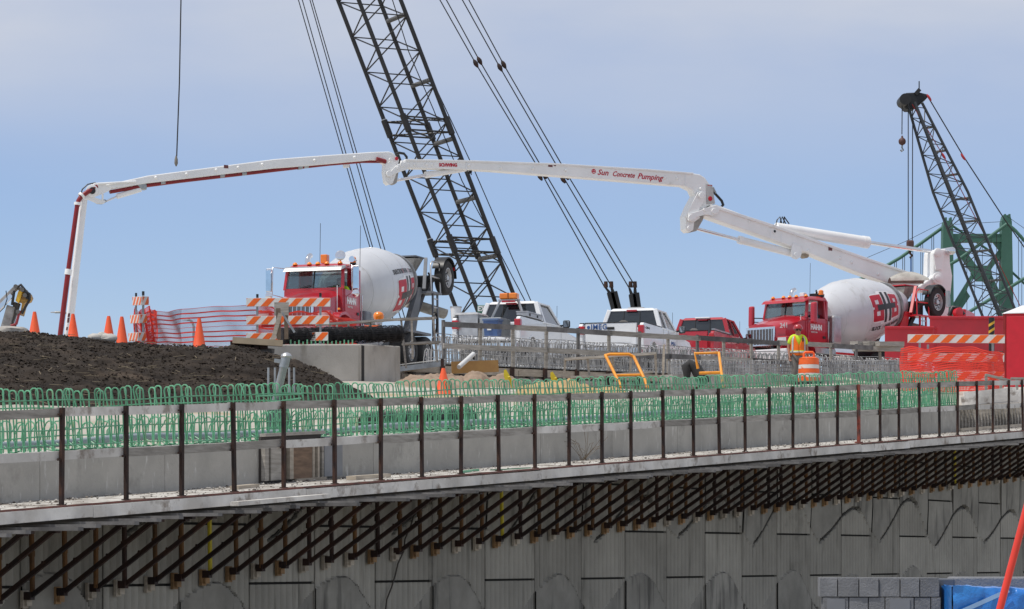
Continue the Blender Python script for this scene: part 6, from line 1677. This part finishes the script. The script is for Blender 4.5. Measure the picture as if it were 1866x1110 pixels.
MB().lathe([(-.30, .05), (-.26, .12), (-.2, .22), (-.12, .27), (.0, .29), (.12, .27), (.22, .2), (.28, .1), (.45, .06)], P(1644, 258, ZK), (0, 0, 1), 16).build("headache_ball", mat("rust_ball", (0.09, 0.035, 0.028)), ck, 60)
MB().tube([P(1644, 265, ZK), P(1643.5, 269, ZK), P(1646, 274, ZK), P(1643, 276, ZK), P(1641, 273, ZK)], .07, 6).build("hook", galv, ck, 60)
MB().span(*[P(1652, 0, ZK).x, P(1665, 0, ZK).x, ZK - .25, ZK + .25, P(0, 452, ZK).z, P(0, 438, ZK).z]).build("hook_block", mat("rust_block", (0.10, 0.045, 0.04)), ck, bevel=.12)
MB().tube([P(1659, 452, ZK), P(1657, 460, ZK), P(1662, 466, ZK), P(1658, 470, ZK)], .10, 6).build("hook", rust, ck, 60)
kr([(1660, 468), (1660, 495)], .06, "sling", letter_b)
MB().span(P(1845, 0, ZK).x, P(1990, 0, ZK).x, ZK - 1.6, ZK + 1.6, P(0, 660, ZK).z, P(0, 590, ZK).z).build("crane_house", crane_b, ck, bevel=.15)

hz_ = P(0, 660, ZK).z
for s_ in (-1, 1): MB().span(P(1845, 0, ZK).x - .5, P(1990, 0, ZK).x + .5, ZK + s_ * 2.2 - .6, ZK + s_ * 2.2 + .6, hz_ - 1.2, hz_ - .05).build("crawler_track", blackr, ck, bevel=.2)
earth_pad("crane_pad", P(1845, 0, ZK).x - 5, P(1990, 0, ZK).x + 6, ZK - 6, ZK + 8, hz_ - 1.2)
# ================================================================ GREEN SUSPENSION BRIDGE TOWER
ZG = 600.0
tw = thing("bridge_tower", "green steel suspension bridge tower with crossed bracing behind the second crane", "bridge tower", P(1782, 700, ZG), w=True)
def gb(x0, y0, x1, y1, wpx, dep=1.6, nm="brace", dz=0.0):
    return MB().bar(P(x0, y0, ZG + dz), P(x1, y1, ZG + dz), dep, wpx / F * ZG, up=(-(y1 - y0), 0, -(x1 - x0)) if False else (0, 0, 1)) .build(nm, bridge_g, tw)
def gpoly(pts, nm, dep=2.0, dz=0.0): return MB().prism([P(x, y, ZG + dz) for x, y in pts], (0, dep, 0)).build(nm, bridge_g, tw)
gpoly([(1719, 412), (1721, 402), (1735, 402), (1737, 412), (1741, 1028), (1710, 1028)], "tower_leg", 3.2)
gpoly([(1826, 404), (1829, 392), (1841, 392), (1844, 404), (1856, 1028), (1820, 1028)], "tower_leg", 3.2)
for x in (1722, 1731, 1830, 1838): gpoly([(x, 404), (x + .5, 390 if x > 1800 else 396), (x + 3.5, 390 if x > 1800 else 396), (x + 4, 404)], "cable_saddle", 2.0, .4)
gpoly([(1736, 426), (1827, 426), (1827, 441), (1736, 441)], "portal_strut", 2.0, .5)
gpoly([(1736, 441), (1752, 441), (1737, 462)], "gusset", 1.2, .8); gpoly([(1827, 441), (1810, 441), (1826, 462)], "gusset", 1.2, .8)
gpoly([(1736, 446), (1748, 441), (1782, 487), (1798, 487), (1827, 446), (1827, 462), (1804, 494), (1826, 540), (1826, 560), (1790, 508), (1772, 508), (1738, 575), (1738, 553), (1772, 498)], "cross_brace", 1.4, 1.0)
gpoly([(1738, 556), (1760, 528), (1768, 540), (1738, 585)], "cross_brace", 1.2, 1.3)
gpoly([(1776, 484), (1804, 484), (1808, 498), (1800, 512), (1780, 512), (1770, 498)], "gusset", 1.6, .7)
gpoly([(1736, 600), (1826, 600), (1826, 618), (1736, 618)], "portal_strut", 2.0, .5)
def cab(pts, r, nm="main_cable", m=bridge_g, dz=0): return MB().tube([P(x, y, ZG + dz) for x, y in pts], r, 8).build(nm, m, tw, 60)
cab([(1727, 408), (1680, 442), (1640, 470), (1590, 499), (1520, 530)], .36, dz=3); cab([(1835, 408), (1790, 442), (1745, 474), (1690, 505), (1600, 545)], .36, dz=-2)
cab([(1836, 408), (1850, 420), (1868, 440), (1890, 460)], .36, dz=-2); cab([(1732, 409), (1800, 455), (1870, 520)], .26, dz=4)
cab([(1750, 578), (1800, 548), (1866, 508), (1900, 488)], .36, dz=-4)
def ctop(x, pts):
    for (x0, y0), (x1, y1) in zip(pts, pts[1:]):
        if min(x0, x1) <= x <= max(x0, x1): return y0 + (y1 - y0) * (x - x0) / (x1 - x0)
for x in (1698, 1678, 1660, 1645, 1630, 1614):
    y = ctop(x, [(1727, 408), (1680, 442), (1640, 470), (1590, 499)])
    for d in (0, 3.5): cab([(x + d, y), (x + d, 640)], .07, "suspender", rope_m, 3)
for x in (1762, 1776, 1790, 1806, 1816):
    y = ctop(x, [(1835, 408), (1790, 442), (1745, 474)]); cab([(x, y), (x, 640)], .06, "suspender", rope_m, -2)
for x in (1856, 1862): cab([(x, 428), (x, 640)], .06, "suspender", rope_m, -2)
cab([(1725, 402), (1650, 440), (1560, 478)], .05, "stay_wire", rope_m, 3); cab([(1835, 394), (1866, 416), (1900, 440)], .05, "stay_wire", rope_m, -2); cab([(1740, 409), (1826, 404)], .05, "stay_wire", rope_m)
struct(MB().span(-20, 330, ZG + 6, ZG + 18, CZ + 28, CZ + 32).build("far_bridge_deck", bridge_g)) if False else None

# ================================================================ DRILL ARM ON THE LEFT, STREET LAMPS, EXIT SIGN
ZD = 72.0
dr_ = thing("drill_rig_arm", "grey and yellow drill rig arm leaning over the soil crest at the left edge", "drill arm", P(15, 620, ZD), w=True)
def dt(pts, r, nm, m, o=0): return MB().tube([P(x, y, ZD + o) for x, y in pts], r, 8).build(nm, m, dr_, 60)
def db(x0, y0, x1, y1, w, h, nm, m, o=0, bv=.01): return MB().bar(P(x0, y0, ZD + o), P(x1, y1, ZD + o), h, w, up=(0, -1, 0)).build(nm, m, dr_, bevel=bv)
wg = mat("worn_grey_arm", (0.46, 0.45, 0.44), (0.25, 0.24, 0.23), .6, scale=4, c3=(0.16, 0.12, 0.09), s3=3, t3=.58)
yg = mat("worn_yellow", (0.50, 0.28, 0.04), (0.24, 0.13, 0.035), .6, scale=5, lo=.42, hi=.58, c3=(0.05, 0.035, 0.025), s3=2.5, t3=.56)
db(-30, 582, 30, 524, .26, .10, "boom_arm", wg); db(-5, 565, 22, 538, .10, .12, "cylinder_rod", chrome, -.15)
db(8, 604, 21, 558, .16, .22, "lower_arm", wg); db(14, 604, 32, 552, .14, .16, "lower_arm", mat("dark_arm", (0.12, 0.115, 0.11)), .1)
MB().prism([P(x, y, ZD - .2) for x, y in ((28, 548), (34, 530), (38, 526), (46, 530), (52, 534), (55, 541), (52, 548), (44, 552), (38, 574), (36, 574), (40, 552))], (0, .5, 0)).build("drill_head", yg, dr_, bevel=.03)
MB().prism([P(x, y, ZD - .25) for x, y in ((28, 548), (33, 531), (42, 528), (37, 545), (34, 553))], (0, .1, 0)).build("head_plate", yellow, dr_, bevel=.01)
for pts in ([(44, 530), (54, 536), (54, 546), (46, 560), (40, 572)], [(30, 524), (38, 519), (45, 528), (50, 545)], [(36, 566), (30, 590), (20, 594)], [(26, 530), (22, 556)]): dt(pts, .035, "hydraulic_hose", blackp if pts[0][0] != 36 else mat("red_hose", (0.3, .03, .04)), -.25)
for x, y in ((32, 524), (44, 530), (36, 570), (49, 540)): MB().lathe([(-.3, .055), (.3, .055)], P(x, y, ZD), (0, 1, 0), 10).build("pin", MATS["dark_arm"], dr_, 40)
dt([(-2, 570), (8, 560), (13, 545), (11, 530)], .012, "loose_cable", blackp, -.2)
db(34, 575, 24, 604, .05, .06, "bit", rust)
# counterweight pile that hides the foot
blob(P(16, 606, ZD - 12), (.45, .3, .14), mat("pale_rubble", (0.46, 0.43, 0.39), (0.30, 0.28, 0.25), .9, scale=6), "foot_cover", dr_, 4)
def lamp(x, y, xp, ybase, Z, lab, m=galv):
    q = thing("street_lamp", lab, "street lamp", P(xp, ybase, Z), w=True)
    MB().tube([P(xp, ybase, Z), P(xp, y + 12, Z), P(xp - 3, y + 3, Z), P(xp - 8, y, Z), P(x + 8, y, Z)], .12, 6).build("pole", m, q, 60)
    MB().hull([P(x - 1, y + 1, Z), P(x + 10, y + 1.5, Z), P(x + 10, y + 1.5, Z + .6), P(x - 1, y + 1, Z + .6)], [P(x + 1, y - 1, Z), P(x + 10, y - 1, Z), P(x + 10, y - 1, Z + .6), P(x + 1, y - 1, Z + .6)]).build("lamp_head", alu, q, bevel=.05)
lamp(92, 569, 126, 660, 260, "distant street lamp showing left of the hanging boom tip")
lamp(333, 583, 353, 680, 260, "distant street lamp seen through the red mesh fence")
ex = thing("exit_sign", "small green EXIT sign between crane boom and white pickup roof", "sign", P(884, 620, 130), w=True)
a, b = P(870, 571, 130), P(896, 571, 130); h = P(0, 556, 130).z - a.z
MB().span(a.x, b.x, 130, 130.08, a.z, a.z + h).build("sign_panel", sign_g, ex, bevel=.02)
MB().span(a.x + .04, b.x - .04, 129.985, 129.995, a.z + h - .07, a.z + h - .03).build("sign_border", letter_w, ex)
text_at("EXIT", .30, letter_w, ex, ((a.x * .52 + b.x * .48), 129.99, a.z + h * .52), (1, 0, 0), (0, 0, 1), bold=.012)
MB().tube([P(890, 571, 130.2), P(890, 700, 130.2)], .08, 6).build("sign_post", galv, ex)

# ================================================================ PEOPLE
def skin_mesh(name, nodes, edges, root=0, sub=2):
    """nodes: (x, y, z, r); one continuous skinned surface"""
    me = bpy.data.meshes.new(name)
    me.from_pydata([n[:3] for n in nodes], edges, [])
    ob = bpy.data.objects.new(name, me); col.objects.link(ob)
    md = ob.modifiers.new("skin", 'SKIN'); md.use_smooth_shade = True
    sv = me.skin_vertices[0].data
    for i, n in enumerate(nodes):
        sv[i].radius = (n[3], n[4] if len(n) > 4 else n[3]); sv[i].use_root = (i == root)
    sm = ob.modifiers.new("sub", 'SUBSURF'); sm.levels = sub; sm.render_levels = sub
    bpy.context.view_layer.update()
    out = bpy.data.meshes.new_from_object(ob.evaluated_get(bpy.context.evaluated_depsgraph_get()))
    bpy.data.objects.remove(ob)
    return out
def put(me, name, m, parent):
    me.materials.clear(); me.materials.append(m)
    me.polygons.foreach_set("use_smooth", [True] * len(me.polygons))
    o = bpy.data.objects.new(name, me); col.objects.link(o); o.parent = parent
    return o
def figure(pose):
    """nodes and edges of a body from a dict of joints"""
    nodes, edges, idx = [], [], {}
    def N(k, p, r, par=None):
        idx[k] = len(nodes); nodes.append((*p, *(r if isinstance(r, tuple) else (r,))))
        if par: edges.append((idx[par], idx[k]))
    N("pelvis", pose["pelvis"], (.15, .115)); N("waist", pose["waist"], (.14, .11), "pelvis"); N("chest", pose["chest"], (.165, .12), "waist")
    N("neckb", pose["neckb"], .07, "chest"); N("neck", pose["neck"], .056, "neckb"); N("head", pose["head"], (.078, .092), "neck"); N("crown", pose["crown"], (.072, .085), "head")
    f = V(pose["face"])
    N("nose", tuple(V(pose["head"]) + f * .115), .014, "head")
    for s, q in (("l", 1), ("r", -1)):
        N("sh" + s, pose["sh" + s], .066, "neckb"); N("el" + s, pose["el" + s], .047, "sh" + s); N("wr" + s, pose["wr" + s], .031, "el" + s)
        w, e = V(pose["wr" + s]), V(pose["el" + s]); d = (w - e).normalized(); sd = d.cross(f).normalized() * q
        palm = w + d * .07; N("pa" + s, tuple(palm), (.036, .018), "wr" + s)
        for k, (off, ln) in enumerate(((-.030, .055), (-.010, .068), (.010, .072), (.029, .062))):
            a = palm + sd * off + d * .035; b = a + d * ln * .55 + f * .012; c = a + d * ln * .95 + f * .035
            N("f%s%da" % (s, k), tuple(a), .0095, "pa" + s); N("f%s%db" % (s, k), tuple(b), .0085, "f%s%da" % (s, k)); N("f%s%dc" % (s, k), tuple(c), .007, "f%s%db" % (s, k))
        t = palm - d * .02 + f * .03; N("th" + s, tuple(t), .011, "pa" + s); N("ti" + s, tuple(t + d * .04 + f * .02), .008, "th" + s)
        N("hi" + s, pose["hi" + s], .10, "pelvis"); N("kn" + s, pose["kn" + s], .066, "hi" + s); N("ca" + s, tuple(V(pose["kn" + s]).lerp(V(pose["an" + s]), .35)), .062, "kn" + s); N("an" + s, pose["an" + s], .042, "ca" + s); N("to" + s, pose["to" + s], .038, "an" + s)
    return nodes, edges
stand = dict(pelvis=(0, 0, .95), waist=(0, .005, 1.12), chest=(0, .0, 1.34), neckb=(0, .01, 1.475), neck=(0, 0, 1.54), head=(0, -.015, 1.635), crown=(0, -.005, 1.71), face=(0, -1, 0),
             shl=(.18, .01, 1.44), ell=(.255, .03, 1.16), wrl=(.27, -.06, .92), shr=(-.18, .01, 1.44), elr=(-.265, .04, 1.17), wrr=(-.25, -.05, .93),
             hil=(.095, 0, .89), knl=(.115, -.02, .50), anl=(.125, .03, .09), tol=(.14, -.13, .045), hir=(-.095, 0, .89), knr=(-.105, -.05, .50), anr=(-.115, .0, .09), tor=(-.13, -.16, .045))
wloc = P(1454, 700, 79.0); zt_ = (HY - 592) / F * 79 + CZ - 1.80
person = thing("person", "worker in red hard hat, lime shirt and orange reflective vest standing behind the orange drum", "person", (wloc.x, 79.0, zt_), R(6))
nodes, edges = figure(stand)
put(skin_mesh("body", nodes, edges), "body", skin_m, person)
def cloth(name, keys, mt, grow, pose=stand):
    """garment: skinned chain over some joints of the body, a little larger"""
    nn, ee = [], []
    for i, (p, r, par) in enumerate(keys):
        nn.append((*p, *[k + grow for k in (r if isinstance(r, tuple) else (r,))]))
        if par is not None: ee.append((par, i))
    return put(skin_mesh(name, nn, ee), name, mt, person if pose is stand else driver)
L3 = lambda a, b, f: tuple(V(a).lerp(V(b), f))
cloth("shirt", [(stand["pelvis"], (.15, .115), None), (stand["waist"], (.145, .115), 0), (stand["chest"], (.165, .122), 1), (stand["neckb"], (.085, .08), 2),
                (stand["shl"], .07, 3), (L3(stand["shl"], stand["ell"], .75), .062, 4), (stand["shr"], .07, 3), (L3(stand["shr"], stand["elr"], .75), .062, 6)], lime, .014)
cloth("trousers", [((0, 0, .96), (.155, .12), None), (stand["hil"], .105, 0), (stand["knl"], .078, 1), (L3(stand["knl"], stand["anl"], .92), .07, 2), (stand["hir"], .105, 0), (stand["knr"], .078, 4), (L3(stand["knr"], stand["anr"], .92), .07, 5)], trous, .014)
for s in ("l", "r"):
    a, t_ = V(stand["an" + s]), V(stand["to" + s])
    MB().hull([(a.x - .05, a.y + .07, 0), (a.x + .05, a.y + .07, 0), (t_.x + .05, t_.y - .04, 0), (t_.x - .05, t_.y - .04, 0)], [(a.x - .055, a.y + .06, .16), (a.x + .055, a.y + .06, .16), (t_.x + .04, t_.y + .02, .085), (t_.x - .04, t_.y + .02, .085)]).build("boot", mat("tan_boot", (0.05, 0.035, 0.025)), person, bevel=.02)
def shell(z0, z1, a0, a1, rx, ry, nm, m, nu=24, nv=8, cut=None, par=None):
    mb = MB()
    def fn(u, v):
        z = z0 + (z1 - z0) * v
        lo, hi = a0, a1
        if cut: c = cut(z); lo, hi = a0 + c, a1 - c
        th = lo + (hi - lo) * u
        fx = rx(z) if callable(rx) else rx; fy = ry(z) if callable(ry) else ry
        return V((math.sin(th) * fx, -math.cos(th) * fy, z))
    mb.grid(fn, nu, nv); o = mb.build(nm, m, par or person, 70)
    md = o.modifiers.new("thick", 'SOLIDIFY'); md.thickness = .008; md.offset = 1
    return o
vx = lambda z: .205 + .02 * (1.2 - z) if z < 1.36 else .205 - (z - 1.36) * .45
vy = lambda z: .165 + .02 * (1.2 - z) if z < 1.36 else .165 - (z - 1.36) * .35
vest = shell(.93, 1.49, 0.02, 2 * math.pi - .02, vx, vy, "vest", vest_m, 40, 14, cut=lambda z: max(0, (z - 1.22)) * 2.6)
up_ = lambda f, d: (lambda z: f(z) + d)
for a in (.92, -.92): shell(1.02, 1.46, a - .15, a + .15, up_(vx, .012), up_(vy, .012), "vertical_stripe", reflect, 4, 10, par=vest)
shell(1.00, 1.055, 0.03, 2 * math.pi - .03, up_(vx, .011), up_(vy, .011), "waist_stripe", reflect, 40, 2, par=vest)
for dx in (.055,): shell(1.055, 1.072, 0.03, 2 * math.pi - .03, up_(vx, .0105), up_(vy, .0105), "lime_trim", lime, 40, 1, par=vest)
def helmet(parent, c, m, face, back=False):
    c = V(c); f = V(face).normalized()
    mb = MB(); mb.lathe([(-.02, .135), (.02, .130), (.06, .115), (.095, .085), (.115, .04), (.12, .005)], c, (0, 0, 1), 20)
    o = mb.build("hard_hat", m, parent, 60)
    sd = V((-f.y, f.x, 0)); pts = [c + f * (.10 + .085 * math.cos(R(a))) + sd * (.105 * math.sin(R(a))) + V((0, 0, -.018)) for a in range(-90, 91, 15)]
    MB().prism(pts, (0, 0, .012)).build("hat_brim", m, o)
    return o
helmet(person, (0, -.01, 1.70), helm, (0, -1, 0))
MB().span(-.075, -.010, -.112, -.098, 1.628, 1.662).span(.010, .075, -.112, -.098, 1.628, 1.662).span(-.08, .08, -.106, -.098, 1.655, 1.664).build("sunglasses", blackp, person, bevel=.004)
for s in (1, -1):
    MB().bar((s * .078, -.10, 1.655), (s * .088, .0, 1.66), .006, .008).build("glasses_arm", blackp, person)
    MB().lathe([(-.008, .018), (.008, .03)], (s * .085, .0, 1.64), (s, 0, 0), 10).build("ear", skin_m, person, 50)
MB().span(-.025, .025, -.104, -.098, 1.578, 1.584).build("mouth", mat("lips", (0.25, 0.09, 0.07)), person)
MB().span(.085, .125, -.185, -.155, 1.32, 1.42).build("radio_mic", blackp, person, bevel=.006)

# driver of the left mixer truck
o_ = local_origin(573, 80, 19, 3.3); hd = heading(19)
driver = thing("person", "driver in a lime shirt seated behind the wheel of the left mixer truck", "person", (0, 0, 0))
driver.location = Matrix.Rotation(hd, 4, 'Z') @ V((2.60, .48, 0)) + V(o_); driver.rotation_euler = (0, 0, hd)
sit = dict(pelvis=(-.08, 0, 1.60), waist=(-.09, 0, 1.74), chest=(-.08, 0, 1.95), neckb=(-.05, 0, 2.08), neck=(-.03, 0, 2.15), head=(-.01, 0, 2.245), crown=(-.015, 0, 2.32), face=(1, 0, 0),
           shl=(-.06, .19, 2.06), ell=(.10, .30, 1.86), wrl=(.30, .20, 1.98), shr=(-.06, -.19, 2.06), elr=(.08, -.25, 1.82), wrr=(.28, -.14, 1.95),
           hil=(-.04, .10, 1.58), knl=(.36, .12, 1.56), anl=(.44, .12, 1.16), tol=(.58, .12, 1.08), hir=(-.04, -.10, 1.58), knr=(.36, -.12, 1.56), anr=(.44, -.12, 1.16), tor=(.58, -.12, 1.08))
nodes, edges = figure(sit)
put(skin_mesh("body", nodes, edges), "body", skin_m, driver)
cloth("shirt", [(sit["pelvis"], (.15, .12), None), (sit["waist"], (.15, .12), 0), (sit["chest"], (.17, .125), 1), (sit["neckb"], (.085, .08), 2),
                (sit["shl"], .075, 3), (L3(sit["shl"], sit["ell"], .8), .064, 4), (sit["shr"], .075, 3), (L3(sit["shr"], sit["elr"], .8), .064, 6)], lime, .016, sit)
cloth("trousers", [(sit["pelvis"], (.155, .12), None), (sit["hil"], .105, 0), (sit["knl"], .08, 1), (L3(sit["knl"], sit["anl"], .92), .07, 2), (sit["hir"], .105, 0), (sit["knr"], .08, 4), (L3(sit["knr"], sit["anr"], .92), .07, 5)], trous, .012, sit)
MB().lathe([(0, .10), (.04, .098), (.075, .07), (.09, .01)], (-.02, 0, 2.285), (0, 0, 1), 16).build("cap", mat("dark_cap", (0.05, 0.06, 0.05)), driver, 60)

for o in bpy.data.objects:
    if "_w" in o: del o["_w"]
